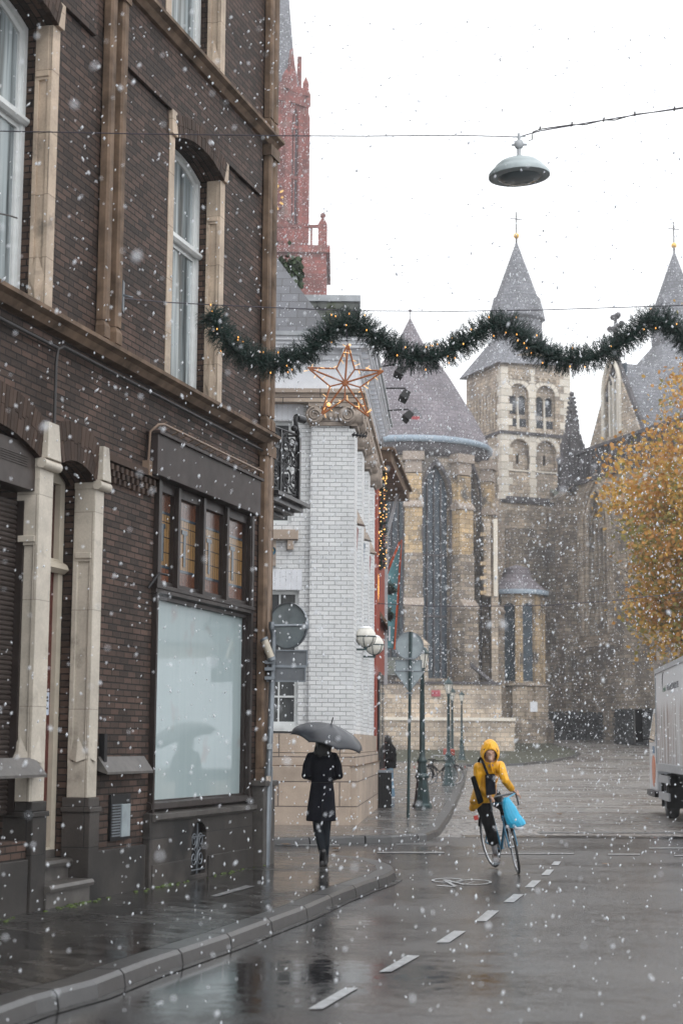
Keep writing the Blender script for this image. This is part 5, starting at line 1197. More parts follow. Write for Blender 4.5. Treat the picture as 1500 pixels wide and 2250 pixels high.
for k in range(nb):
    ph = (k + .5) * dphi; Mx = fr2(ph, Rw)
    p = MB(); p.plate([(-half, 1.5), (half, 1.5), (half, ze), (-half, ze)], 0, .8, [opening(-.98, .98, zw0, pointed(-.98, .98, zw1, 2.3))], back=False)
    p.box(-half, half, -.15, -.001, zw0 - .3, zw0 - .05); put(fr_, p, Mx)
    p = MB(); p.box(-1.2, 1.2, .55, .6, zw0 - .1, zw1 + 2.6); put(gl, p, Mx)
    p = MB()
    for x in (-.5, 0, .5): p.box(x - .05, x + .05, .4, .55, zw0, zw1 + (1.3 if x else 2.1))
    for z in (zw0 + 4.2, zw0 + 8.4): p.box(-.98, .98, .42, .54, z, z + .12)
    ring = pointed(-1.0, 1.0, zw1, 2.3, 8); ro = pointed(-1.18, 1.18, zw1, 2.65, 8)
    p.plate([(-1.18, zw0)] + ro + [(1.18, zw0)] + [(1.0, zw0)] + ring[::-1] + [(-1.0, zw0)], -.1, .02); put(trc, p, Mx)
    ph = k * dphi; Mx = fr2(ph, Rw)
    p = MB(); hb = .62
    p.box(-hb, hb, -1.5, .35, 1.5, AZ(1330, 114)); p.box(-hb, hb, -1.1, .35, AZ(1330, 114), AZ(1215, 114)); put(but, p, Mx)
    p = MB(); p.box(-hb + .03, hb - .03, -1.05, .35, AZ(1215, 114), AZ(1110, 114)); p.box(-hb + .06, hb - .06, -.85, .35, AZ(1110, 114), AZ(1040, 114)); put(butg, p, Mx)
    p = MB()
    for z, d in ((AZ(1330, 114), 1.55), (AZ(1110, 114), 1.15)):
        p = MB(); p.add([(-hb - .06, -d, z), (hb + .06, -d, z), (hb + .06, -d + .5, z + .55), (-hb - .06, -d + .5, z + .55), (-hb - .06, -d, z - .15), (hb + .06, -d, z - .15), (hb + .06, .3, z - .15), (-hb - .06, .3, z - .15)], [(0, 1, 2, 3), (4, 5, 1, 0), (5, 6, 2, 1), (7, 4, 0, 3)]); put(cap_, p, Mx)
    p = MB(); zc_ = AZ(1000, 114); p.box(-hb - .12, hb + .12, -1.05, .35, zc_ - .35, zc_ + .25); p.box(-hb + .05, hb - .05, -.9, .3, zc_ - 1.2, zc_ - .35); put(cap_, p, Mx)
fr_.build('wall', M['stone'], apse); gl.builds('window_glass', M['leaded'], apse); but.builds('buttress', M['stone'], apse); butg.builds('upper_buttress', M['stone_gold'], apse); trc.builds('window_tracery', M['stone_dark'], apse); cap_.builds('buttress_cap', M['capital'], apse)
m = MB(); m.lathe([(Rw + .55, ze), (Rw + .70, ze + .05), (Rw + .70, ze + .34), (Rw + .5, ze + .5)], (0, 0, 0), 48); m.build('gutter', M['gutter'], apse)
m = MB(); m.lathe([(Rw, ze - .9), (Rw + .25, ze - .8), (Rw + .55, ze - .02), (Rw + .2, ze)], (0, 0, 0), 48); m.build('cornice', M['stone_dark'], apse)
za = AZ(712); Ra = Rw + .55; m = MB(); m.lathe([(Ra, ze + .46), (Ra * .83, ze + .46 + (za - ze) * .20), (Ra * .48, ze + .46 + (za - ze) * .55), (Ra * .16, ze + (za - ze) * .86), (.06, za + .4)], (0, 0, 0), 40); m.lathe([(.05, za), (.04, za + 1.0)], (0, 0, 0), 6); m.ball((0, 0, za + 1.0), .12, 8); m.build('roof', M['slate_purple'], apse)
ph = R(2); q = fr2(ph, Ra * .80); p = MB(); z_ = AZ(945, 115.5); p.plate([(-.45, z_), (.45, z_), (.45, z_ + .9), (0, z_ + 1.5), (-.45, z_ + .9)], -.5, 1.6); r_ = MB(); put(r_, p, q); r_.build('dormer', M['slate_far'], apse)
p = MB(); p.box(-.28, .28, -.55, -.5, z_ + .1, z_ + .85); r_ = MB(); put(r_, p, q); r_.build('dormer_shutter', plain('red_shutter', (.30, .03, .04), .6, var=.2), apse)
# choir wall running back from the apse
m = MB(); m.box(-Rw - 12, Rw * .7, 2.0, 16, 1.5, ze); m.build('choir_wall', M['stone'], apse)
m = MB(); m.add([(-Rw - 12, 2, ze), (Rw * .6, 2, ze), (Rw * .6, 16, ze), (-Rw - 12, 16, ze), (-Rw - 12, 5, za - 2), (0, 5, za - 2)], [(0, 1, 5, 4), (1, 2, 5), (2, 3, 4, 5), (3, 0, 4)]); m.build('choir_roof', M['slate_purple'], apse)
# pale repaired pier strips between apse and turret
m = MB(); 
for a, b, c, d, Y in ((1062, 1078, 1140, 1310, 115.2), (1078, 1094, 1140, 1510, 115.8)):
    q0, q1 = at(a, c, Y), at(b, d, Y); m.box(q0.x - ac.x, q1.x - ac.x, Y - AY, Y - AY + 2.5, q1.z, q0.z)
m.build('repaired_pier', M['stone_light'], apse)
m = MB(); q0, q1 = at(1083, 1140, 115.5), at(1093, 1310, 115.5); m.box(q0.x - ac.x, q1.x - ac.x, 115.5 - AY, 116 - AY, q1.z, q0.z); m.build('pale_plaster_strip', M['quoin'], apse)
m = MB()
for k in range(9):
    a, b = at(1055 + (k % 2) * 7, 1170 + k * 16, 115), at(1068, 1178 + k * 16, 115); m.box(a.x - ac.x, b.x - ac.x, 115 - AY, 115.6 - AY, b.z, a.z)
m.build('toothed_stones', M['stone_gold'], apse)

# small polygonal turret
tc2 = at(1135, 1400, 121.5); tu = empty('church_turret', (tc2.x, 121.5, 0), 0, 'small round stone turret with blue-grey gutter at the foot of the church tower', 'turret')
UZ = lambda py: at(1150, py, 119.6).z; Rt = 1.85; z0, z1 = UZ(1500), UZ(1305)
fw_, dk_, cb = MB(), MB(), MB()
for k in range(8):
    ph = (k + .5) * PI / 4 - R(2); Mx = fr2(ph, Rt); hf = Rt * math.tan(PI / 8)
    p = MB(); p.plate([(-hf, 1.5), (hf, 1.5), (hf, z1), (-hf, z1)], 0, .25, [opening(-.46, .46, z0 + .1, arch(-.46, .46, z1 - .9, .3))], back=False); put(fw_, p, Mx)
    p = MB(); p.box(-.5, .5, .2, .24, z0, z1 - .4); put(dk_, p, Mx)
    Mx = fr2(k * PI / 4 - R(2), Rt); p = MB(); p.box(-.26, .26, -.14, .2, z0, z1); put(cb, p, Mx)
    p = MB(); p.box(-.5, .5, -.3, .2, 1.5, z0 - .2); put(fw_, p, Mx)
fw_.build('wall', M['stone_light'], tu); dk_.builds('window_glass', M['leaded'], tu); cb.builds('pier', M['stone_gold'], tu)
m = MB(); m.lathe([(Rt + .45, z1), (Rt + .5, z1 + .3), (Rt + .3, z1 + .35)], (0, 0, 0), 32); m.build('gutter', M['gutter'], tu)
m = MB(); m.lathe([(Rt + .35, z1 + .33), (Rt * .6, z1 + 1.3), (Rt * .5, z1 + 2.0), (0, z1 + 2.3)], (0, 0, 0), 16, smooth=False); m.build('roof', M['slate_purple'], tu)
m = MB(); m.lathe([(Rt + .5, z0 - .25), (Rt + .6, z0 - .2), (Rt + .3, z0)], (0, 0, 0), 8, smooth=False, a0=-R(2), a1=2 * PI - R(2)); m.lathe([(Rt + .75, 1.5), (Rt + .75, UZ(1590)), (Rt + .5, UZ(1580))], (0, 0, 0), 8, smooth=False); m.build('plinth', M['stone'], tu)
m = MB(); q0, q1 = at(1164, 1542, 118.6), at(1180, 1564, 118.6); m.box(q0.x - tc2.x, q1.x - tc2.x, 118.6 - 121.5, 118.66 - 121.5, q1.z, q0.z); m.build('notice_board', M['white_wood'], tu)
for a, b in ((.18, .22), (.34, .37), (.5, .53)): pass

# gothic chapel wall, balustrade, gable and roofs on the right
CO = at(1245, 1600, 133.0); CH = Frame((CO.x, CO.y), (.328, -.945)); cz = lambda px, py, y=0: CH.z(px, py, y); cxx = lambda px, py, y=0: CH.x(px, py, y)
chp = empty('gothic_chapel', CH.w(0, 0, 0), CH.rz, 'gothic chapel with steep gable, dark balustrade and tall traceried window behind the golden tree', 'chapel')
LX = 30.0; zbt, zbb = cz(1300, 982), cz(1300, 1050); wx0, wx1 = cxx(1288, 1250), cxx(1336, 1250)
wz0, wz1 = cz(1310, 1395), cz(1310, 1160)
m = MB(); m.plate([(-1, 1.5), (LX, 1.5), (LX, zbb), (-1, zbb)], 0, 1.0, [opening(wx0, wx1, wz0, pointed(wx0, wx1, wz1, (wx1 - wx0) * .85)), opening(wx1 + 6, wx1 * 2 - wx0 + 6, wz0, pointed(wx1 + 6, wx1 * 2 - wx0 + 6, wz1, (wx1 - wx0) * .85))], back=False)
m.box(-1, LX, 1, 10, 1.5, zbb - .01) if False else None
m.box(wx0 - .4, wx1 + .6, -.35, -.001, wz0 - .9, wz0 - .5); m.build('wall', M['stone_light'], chp)
MB().box(-1, LX, .75, .85, wz0 - 1, zbb - .3).build('window_glass', M['leaded'], chp)
t = MB()
for s0 in (wx0, wx1 + 6):
    n = 5; wd = (wx1 - wx0) / n
    for k in range(1, n): t.box(s0 + k * wd - .11, s0 + k * wd + .11, .35, .6, wz0, wz1 + (.9 if k in (1, 4) else 2.6))
    for k in range(n): L_ = pointed(s0 + k * wd, s0 + (k + 1) * wd, wz1 - .3, wd * .7, 4); t.tube([(x, .45, z) for x, z in L_], .09, 5)
    L_ = pointed(s0, s0 + wd * 2.5, wz1 + .1, wd * 2.2, 6); t.tube([(x, .45, z) for x, z in L_], .1, 5); L_ = pointed(s0 + wd * 2.5, s0 + wd * 5, wz1 + .1, wd * 2.2, 6); t.tube([(x, .45, z) for x, z in L_], .1, 5)
    h = (wx1 - wx0) * .85
    for o_, r_ in ((.0, .22), (.55, .16), (1.0, .12)): L_ = pointed(s0 - o_, s0 + wd * 5 + o_, wz1, h + o_ * 1.2, 9); t.tube([(s0 - o_, -.05 + (.12 if not o_ else 0), wz0)] + [(x, -.05 + (.12 if not o_ else 0), z) for x, z in L_] + [(s0 + wd * 5 + o_, -.05 + (.12 if not o_ else 0), wz0)], r_, 6)
t.build('window_tracery', M['stone_light'], chp)
b = MB(); b.box(-1, LX, -.25, .3, zbb - .25, zbb + .05); b.box(-1, LX, -.2, .25, zbt - .25, zbt); b.box(-1, LX, .16, .24, zbb, zbt); x = -1
while x < LX:
    b.box(x, x + .16, -.12, .16, zbb + .05, zbt - .2); b.box(x + .16, x + .8, -.02, .15, zbb + (zbt - zbb) * .5, zbb + (zbt - zbb) * .56); x += .8
b.build('balustrade', M['stone_dark'], chp)
# gable
gy = 1.2; gx0, gz0 = FA.p, 0
g0 = CH.p(1283, 990, gy); g1 = CH.p(1345, 788, gy); gr_x = 2 * g1[0] - g0[0]
w0, w1 = cxx(1326, 900, gy), cxx(1361, 900, gy)
m = MB(); m.plate([(g0[0], zbt - 1), (gr_x, zbt - 1), (g1[0], g1[1])], gy, gy + .6, [opening(w0, w1, cz(1340, 960, gy), pointed(w0, w1, cz(1340, 860, gy), (w1 - w0) * .95))], back=False); m.build('gable', M['stone_light'], chp)
MB().box(w0 - .3, w1 + .3, gy + .4, gy + .5, cz(1340, 970, gy), cz(1340, 805, gy)).build('gable_window_glass', M['leaded'], chp)
t = MB()
for k in (1, 2, 3): x = w0 + (w1 - w0) * k / 4; t.box(x - .09, x + .09, gy + .1, gy + .35, cz(1340, 960, gy), cz(1340, 835, gy))
for k in (0, 1): L_ = pointed(w0 + (w1 - w0) * k / 2, w0 + (w1 - w0) * (k + 1) / 2, cz(1340, 855, gy), (w1 - w0) * .5, 5); t.tube([(x, gy + .2, z) for x, z in L_], .1, 5)
L_ = pointed(w0 - .1, w1 + .1, cz(1340, 860, gy), (w1 - w0) * 1.0, 8); t.tube([(w0 - .1, gy - .03, cz(1340, 960, gy))] + [(x, gy - .03, z) for x, z in L_] + [(w1 + .1, gy - .03, cz(1340, 960, gy))], .17, 6); t.build('gable_tracery', M['quoin'], chp)
c = MB(); n = 15
for s_, ex in ((0, g0[0]), (1, gr_x)):
    a, b = Vector((ex, gy + .3, zbt - 1)), Vector((g1[0], gy + .3, g1[1])); c.bar(a, b, .7, .28, up=(0, 1, 0))
    for k in range(2, n): p = a.lerp(b, k / n); c.ball(p + Vector((-.1 if s_ == 0 else .1, 0, .22)), .2, 6, (1, .8, .8))
t_ = Vector((g1[0], gy + .3, g1[1])); c.tube([t_, t_ + Vector((0, 0, 3.6))], [.3, .1], 6)
for zz_, s_ in ((1.6, .75), (2.5, .95), (3.3, .4)): c.bar(t_ + Vector((-s_, 0, zz_)), t_ + Vector((s_, 0, zz_)), .3, .3); c.ball(t_ + Vector((-s_, 0, zz_ + .1)), .24, 6); c.ball(t_ + Vector((s_, 0, zz_ + .1)), .24, 6)
c.build('gable_coping', M['stone_dark'], chp)
rz_ = cz(1430, 783, 9); r_ = MB(); ga = g1[0]
r_.add([(g0[0] + .3, gy + .6, zbt - 1), (gr_x - .2, gy + .6, zbt - 1), (ga, gy + .6, g1[1] - .3), (ga, 9, g1[1] - .3), (g0[0] + .3, 9, zbt - 1), (gr_x - .2, 9, zbt - 1)], [(0, 2, 3, 4), (1, 5, 3, 2)])
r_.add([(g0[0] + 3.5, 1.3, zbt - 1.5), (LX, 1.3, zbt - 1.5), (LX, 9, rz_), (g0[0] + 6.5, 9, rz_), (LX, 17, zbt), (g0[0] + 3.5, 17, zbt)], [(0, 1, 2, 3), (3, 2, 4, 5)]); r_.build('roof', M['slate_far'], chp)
m = MB(); m.box(3, LX, 2, 16.5, 1.5, zbt - 1.6); m.build('inner_block', M['stone'], chp)
for k, (x0, x1, za_, y0) in enumerate(((wx0 - 3.2, wx0 - 1.6, cz(1270, 1090), -1.1), (wx1 + 3.4, wx1 + 4.8, cz(1340, 1120), -1.4))):
    m = MB(); m.box(x0, x1, y0, -.001, 1.5, za_); m.add([(x0 - .1, y0 - .1, za_), (x1 + .1, y0 - .1, za_), (x1 + .1, 0, za_ + 1.2), (x0 - .1, 0, za_ + 1.2)], [(0, 1, 2, 3)]); m.build('buttress', M['stone'], chp)
x0 = cxx(1306, 1550); MB().box(x0 - 1.2, x0 + 1.0, -.08, -.001, cz(1306, 1568), cz(1306, 1535)).build('side_door', plain('dark_red_door', (.12, .02, .02), .7), chp)
MB().box(wx0 - 7, wx1 + 9, -.6, -.001, 1.5, cz(1310, 1425)).build('base_wall', M['stone'], chp)
# free pinnacle
pp = at(1257, 1000, 131.5); pn = empty('stone_pinnacle', (pp.x, 131.5, 0), .4, 'crocketed dark stone pinnacle between church tower and chapel gable', 'pinnacle')
PZ = lambda py: at(1257, py, 131.5).z
m = MB(); m.prismz([(-.42, -.42), (.42, -.42), (.42, .42), (-.42, .42)], PZ(1080), PZ(935)); m.lathe([(.62, PZ(935)), (.5, PZ(928)), (.34, PZ(905)), (.12, PZ(868)), (.05, PZ(860))], (0, 0, 0), 4, smooth=False, a0=PI / 4, a1=PI / 4 + 2 * PI)
for k in range(6):
    z = PZ(925 - k * 10); r_ = .46 - k * .05
    for a in range(4): m.ball((r_ * math.cos(a * PI / 2 + PI / 4), r_ * math.sin(a * PI / 2 + PI / 4), z), .13, 6)
m.ball((0, 0, PZ(866)), .22, 6)
for s_ in (-1, 1): m.prismz([(s_ * .75 - .22, -.3), (s_ * .75 + .22, -.3), (s_ * .75 + .22, .3), (s_ * .75 - .22, .3)], PZ(1080), PZ(975)); m.lathe([(.3, PZ(975)), (.02, PZ(950))], (s_ * .75, 0, 0), 4)
m.build('shaft', M['stone_dark'], pn)
# ------------------------------------------------------------------ retaining wall before the choir
WYY = 108.0; ra = at(836, 1600, WYY); rb = at(1120, 1600, WYY)
ret = empty('retaining_wall', (0, WYY, 0), 0, 'old stone retaining wall with a pale ledge in front of the church choir', 'wall')
HZ = lambda py, y=0: at(950, py, WYY + y).z
m = MB(); m.box(ra.x - 8, rb.x + .3, 0, 1.2, .6, HZ(1580)); m.box(ra.x - 8, rb.x - .5, .5, 1.6, HZ(1580), HZ(1502)); m.build('wall', M['stone_light'], ret)
m = MB(); m.box(ra.x - 8, rb.x + .35, -.08, .5, HZ(1583), HZ(1576)); m.build('ledge', M['quoin'], ret)
m = MB(); m.box(ra.x - 8, rb.x - .45, .4, 1.7, HZ(1502), HZ(1497)); m.build('coping', M['stone_dark'], ret)
q = at(958, 1523, WYY); MB().box(q.x - .28, q.x + .28, .44, .499, q.z - .2, q.z + .2).build('round_sign', plain('faded_red_sign', (.32, .06, .08), .6), ret)
sh = empty('stone_shed', (0, 110.5, 0), 0, 'low stone outbuilding with mossy slate roof below the choir windows', 'outbuilding')
a, b = at(820, 1500, 110.5), at(918, 1500, 110.5); SHZ = lambda py: at(870, py, 110.5).z
m = MB(); m.box(a.x, b.x, 0, 2.5, 3, SHZ(1480)); m.build('wall', M['stone'], sh)
m = MB(); m.add([(a.x, -.3, SHZ(1484)), (b.x + .2, -.3, SHZ(1484)), (b.x + .2, 2.6, SHZ(1440)), (a.x, 2.6, SHZ(1440))], [(0, 1, 2, 3)]); m.build('roof', M['moss_roof'], sh)
a = at(915, 1500, 110); b = at(940, 1500, 110); m = MB(); m.box(a.x, b.x, -.8, .4, 3, SHZ(1418)); m.add([(a.x - .1, -.9, SHZ(1418)), (b.x + .1, -.9, SHZ(1418)), (b.x + .1, .5, SHZ(1418)), (a.x - .1, .5, SHZ(1418)), ((a.x + b.x) / 2, -.2, SHZ(1400))], [(0, 1, 4), (1, 2, 4), (2, 3, 4), (3, 0, 4)]); m.build('gate_pier', M['stone_light'], sh)
a, b = at(1035, 1455, 110), at(1090, 1500, 110); m = MB(); m.add([(a.x, -.2, a.z), (b.x, -.2, b.z), (b.x, -.2, b.z - .25), (a.x, -.2, a.z - .25), (a.x, .6, a.z), (b.x, .6, b.z), (b.x, .6, b.z - .25), (a.x, .6, a.z - .25)], [(0, 3, 2, 1), (0, 1, 5, 4), (4, 5, 6, 7), (3, 7, 6, 2)]); m.build('sloping_coping', M['stone_dark'], sh)
# dark hedges
M['hedge'] = plain('dark_hedge', (.014, .018, .022), .7, var=.5, isl=.7, bmp=0)
for a, b, t_, Y, lab in ((1202, 1322, 1566, 126, 'long dark clipped hedge at the foot of the church wall'), (1352, 1440, 1560, 121, 'dark hedge at the foot of the wall below the golden tree')):
    p0, p1 = at(a, 1600, Y), at(b, 1600, Y - (3 if a > 1300 else 0)); zt = at(a, t_, Y).z; z0 = g(Y)
    hd_ = MB(); hd_.add([(p0.x + .2, p0.y + .2, z0), (p1.x - .2, p1.y + .2, z0), (p1.x - .2, p1.y + 1.6, z0), (p0.x + .2, p0.y + 1.6, z0), (p0.x + .2, p0.y + .2, zt - .15), (p1.x - .2, p1.y + .2, zt - .15), (p1.x - .2, p1.y + 1.6, zt - .15), (p0.x + .2, p0.y + 1.6, zt - .15)], [(0, 1, 5, 4), (1, 2, 6, 5), (2, 3, 7, 6), (3, 0, 4, 7), (4, 5, 6, 7)])
    for _ in range(2600):
        t = rnd.random(); p = p0.lerp(p1, t); p = Vector((p.x, p.y + rnd.choice([0, rnd.uniform(0, 1.6)]) + rnd.gauss(0, .08), rnd.uniform(z0, zt + .05))); n = Vector((rnd.gauss(0, 1), rnd.gauss(0, 1), rnd.gauss(0, 1))).normalized(); u = n.orthogonal().normalized() * .07; v = n.cross(u)
        hd_.add([p - u - v, p + u - v, p + u + v, p - u + v], [(0, 1, 2, 3)])
    hd_.build('hedge', M['hedge'], None, label=lab, cat='hedge')
# ------------------------------------------------------------------ sign posts
def disc(c, r, nrm_rz, th=.02):
    pass
Mf = lambda rz: Matrix.Rotation(rz, 4, 'Z')
b0 = gnd(583, 1896, .12); b0 = Vector((b0.x + .02, 21.6, .12))
sp = empty('traffic_sign_post', b0, 0, 'grey traffic sign post with round sign and two boards beside the brick corner', 'sign post')
top = at(601, 1395, 21.6) - b0
sp_d = top.normalized()
MB().tube([(0, 0, -.02), tuple(top * .42), tuple(top * .425), tuple(top)], [.052, .050, .040, .038], 12).tube([tuple(top), tuple(top + Vector((-.03, 0, .12)))], .038, 10).build('post', M['galv'], sp)
D = lambda px, py, Y=21.55: at(px, py, Y) - b0
c = D(633, 1375, 21.75); Rr = .288
def round_sign(par, c, r, rz, matb, rim):
    m = MB(); Mx = Mf(rz) @ Matrix.Rotation(PI / 2, 4, 'X')
    m.lathe([(0, 0), (r, 0), (r, .012), (0, .012)], c, 40, smooth=False, M=Mx); o = m.build('sign_disc', matb, par)
    m = MB(); m.lathe([(r - .004, -.008), (r + .014, -.008), (r + .014, .03), (r - .004, .03), (r - .004, -.008)], c, 40, smooth=False, M=Mx); m.build('sign_rim', rim, par)
round_sign(sp, c, Rr, R(-30), M['sign_back'], M['galv'])
m = MB(); m.tube([D(597, 1375, 21.5), D(676, 1374, 21.55)], .022, 10)
for px in (597, 672): m.lathe([(.035, -.05), (.04, -.03), (.04, .03), (.035, .05)], D(px, 1375, 21.5), 10)
m.build('cross_bar', M['galv'], sp)
for i, (x0, x1, y0, y1, Y) in enumerate(((578, 676, 1428, 1464, 21.68), (574, 672, 1464, 1498, 21.66))):
    a, b = D(x0, y1, Y), D(x1, y0, Y); m = MB(); w_ = .018
    m.box(a.x, b.x, a.y + .02, a.y + .03, a.z, b.z); o = m.build('sign_board', M['sign_dark'], sp, bevel=.003)
    m = MB(); m.plate([(a.x, a.z), (b.x, a.z), (b.x, b.z), (a.x, b.z)], a.y, a.y + .019, [[(a.x + w_, a.z + w_), (b.x - w_, a.z + w_), (b.x - w_, b.z - w_), (a.x + w_, b.z - w_)]]); m.build('board_frame', M['galv'], o)
m = MB(); 
for py in (1432, 1455, 1470, 1490): m.cut(); m.box(D(592, py).x - .06, D(592, py).x + .07, -.08, .07, D(592, py).z - .02, D(592, py).z + .02)
m.builds('clamp', M['galv'], sp)
q = D(588, 1430, 21.45); m = MB(); m.tube([q + Vector((-.045, 0, .14)), q + Vector((.05, 0, -.1))], .048, 12); m.build('detector', M['creamframe'], sp)
m = MB(); m.tube([q + Vector((-.055, 0, .16)), q + Vector((-.04, 0, .13))], .055, 12); m.tube([q + Vector((.045, 0, -.085)), q + Vector((.06, 0, -.125))], .055, 12); m.build('detector_cap', M['galv'], sp)
for px, py, cc in ((590, 1640, (.35, .38, .4)), (590, 1711, (.5, .42, .35))):
    p = D(px, py); t = (p.z) / top.z; x = top.x * t; m = MB(); m.box(x - .03, x + .03, -.056, -.050, p.z - .035, p.z + .035); m.build('sticker', plain('sticker', cc, .4, var=.5, scale=60), sp)
b1 = gnd(896, 1797, .12)
s2 = empty('give_way_sign_post', b1, 0, 'dark sign post with round, rectangular and triangular sign backs on the far pavement', 'sign post')
E = lambda px, py, Y=None: at(px, py, Y or b1.y) - b1
tp = E(902, 1388); MB().tube([(0, 0, 0), tuple(tp)], .033, 10).build('post', M['green_iron'], s2)
round_sign(s2, E(899.5, 1419) + Vector((0, .05, 0)), .282, 0, M['sign_back'], M['galv'])
a, b = E(868, 1475), E(927, 1450); m = MB(); m.box(a.x, b.x, .05, .06, a.z, b.z); o = m.build('sign_board', M['sign_back'], s2); m = MB(); m.plate([(a.x, a.z), (b.x, a.z), (b.x, b.z), (a.x, b.z)], .03, .049, [[(a.x + .015, a.z + .015), (b.x - .015, a.z + .015), (b.x - .015, b.z - .015), (a.x + .015, b.z - .015)]]); m.build('board_frame', M['galv'], o)
t1, t2, t3 = E(866, 1475), E(933, 1475), E(899.5, 1521); m = MB(); m.plate([(t1.x, t1.z), (t3.x, t3.z), (t2.x, t2.z)], .045, .06); m.build('triangle_sign', M['sign_back'], s2); m = MB(); m.tube([(t1.x, .04, t1.z), (t3.x, .04, t3.z), (t2.x, .04, t2.z), (t1.x, .04, t1.z)], .012, 6); m.build('triangle_rim', M['galv'], s2)
m = MB()
for py in (1447, 1473, 1523): m.cut(); q = E(899, py); m.box(q.x - .07, q.x + .07, -.045, .045, q.z - .018, q.z + .018)
m.builds('clamp', M['galv'], s2)
# ------------------------------------------------------------------ cast iron street lamps
def lamp_post():
    r = empty('street_lamp', (0, 0, 0), 0, 'x', 'street lamp', 'old green street lamps along the pavement')
    m = MB(); m.lathe([(.24, 0), (.24, .06), (.20, .10), (.19, .16), (.135, .62), (.13, .70)], (0, 0, 0), 8, smooth=False); m.lathe([(.165, .70), (.175, .74), (.15, .78), (.115, .82)], (0, 0, 0), 16)
    m.build('base', M['green_iron'], r)
    m = MB(); m.lathe([(.105, .80), (.10, 1.05), (.12, 1.08), (.135, 1.12), (.10, 1.16), (.072, 1.22), (.068, 1.4), (.062, 2.2), (.048, 3.25), (.07, 3.28), (.04, 3.32)], (0, 0, 0), 14); m.bar((-.2, 0, 3.25), (.2, 0, 3.25), .02, .02)
    for k in range(10): a = 2 * PI * k / 10; m.bar((.10 * math.cos(a), .10 * math.sin(a), .84), (.095 * math.cos(a), .095 * math.sin(a), 1.04), .02, .02)
    m.build('column', M['green_iron'], r)
    m = MB(); m.lathe([(.07, 3.33), (.145, 3.68)], (0, 0, 0), 6, smooth=False); o = m.build('lantern_glass', M['globe'], r)
    m = MB(); m.lathe([(.17, 3.68), (.175, 3.71), (.09, 3.83), (.04, 3.86), (.03, 3.93), (0, 3.94)], (0, 0, 0), 6, smooth=False)
    for k in range(6): a = 2 * PI * k / 6; m.bar((.072 * math.cos(a), .072 * math.sin(a), 3.32), (.15 * math.cos(a), .15 * math.sin(a), 3.69), .014, .014)
    m.lathe([(.08, 3.31), (.08, 3.34)], (0, 0, 0), 6); m.build('lantern_frame', M['green_iron'], r)
    return r
l0 = lamp_post(); labs = ['nearest and largest green street lamp, beside the give-way sign post', 'green street lamp beside the parked bicycles', 'third green street lamp, behind the parked bicycles', 'farthest and smallest green street lamp, in front of the retaining wall']
for i, (px, Y) in enumerate(((927, 41), (985, 62), (993, 76), (1014, 97))):
    q = at(px, 1700, Y); loc = (q.x, Y, g(Y) + .12 if Y < 92 else g(Y) + .1)
    o = l0 if i == 0 else dup(l0)
    o.location = loc; o['label'] = labs[i]
# ------------------------------------------------------------------ litter bin
q = at(835, 1771, 41); bn = empty('litter_bin', (q.x, 41, .12), R(4), 'black square litter bin with grey lid at the foot of the grey pole', 'litter bin')
m = MB(); m.prismz([(-.22, -.25), (.22, -.25), (.25, -.22), (.25, .22), (.22, .25), (-.22, .25), (-.25, .22), (-.25, -.22)], 0, .83)
for k in range(7): x = -.18 + k * .06; m.box(x - .012, x + .012, -.262, -.25, .06, .78)
m.build('body', M['black'], bn); m = MB(); m.prismz([(-.27, -.27), (.27, -.27), (.27, .27), (-.27, .27)], .83, .885); m.build('lid', M['galv'], bn, bevel=.01)
# ------------------------------------------------------------------ bicycles
M['tyre'] = plain('black_tyre', (.015, .015, .016), .6); M['chrome'] = plain('steel_rim', (.45, .46, .48), .25, metal=.8, var=.1)
M['blueframe'] = plain('blue_frame_paint', (.02, .13, .22), .25, var=.1, bmp=0)
def wheel(par, x, r=.335, steer=0.0, spokes=20):
    m = MB(); N = 40; t = MB()
    pts = [(r * math.cos(2 * PI * k / N), 0, r * math.sin(2 * PI * k / N)) for k in range(N + 1)]
    m.tube(pts, .016, 8); o = m.build('wheel', M['tyre'], par); o.location = (x, 0, r + .016); o.rotation_euler = (0, 0, steer)
    ri = MB(); ri.tube([(p[0] * .94, 0, p[2] * .94) for p in pts], .011, 6); ri.build('rim', M['chrome'], o)
    s = MB()
    for k in range(spokes): a = 2 * PI * k / spokes; s.tube([(.02 * math.cos(a + 1), .025 * (-1) ** k, .02 * math.sin(a + 1)), (r * .94 * math.cos(a), 0, r * .94 * math.sin(a))], .0016, 3)
    s.tube([(0, -.05, 0), (0, .05, 0)], .02, 8); s.build('spokes', M['chrome'], o)
    return o
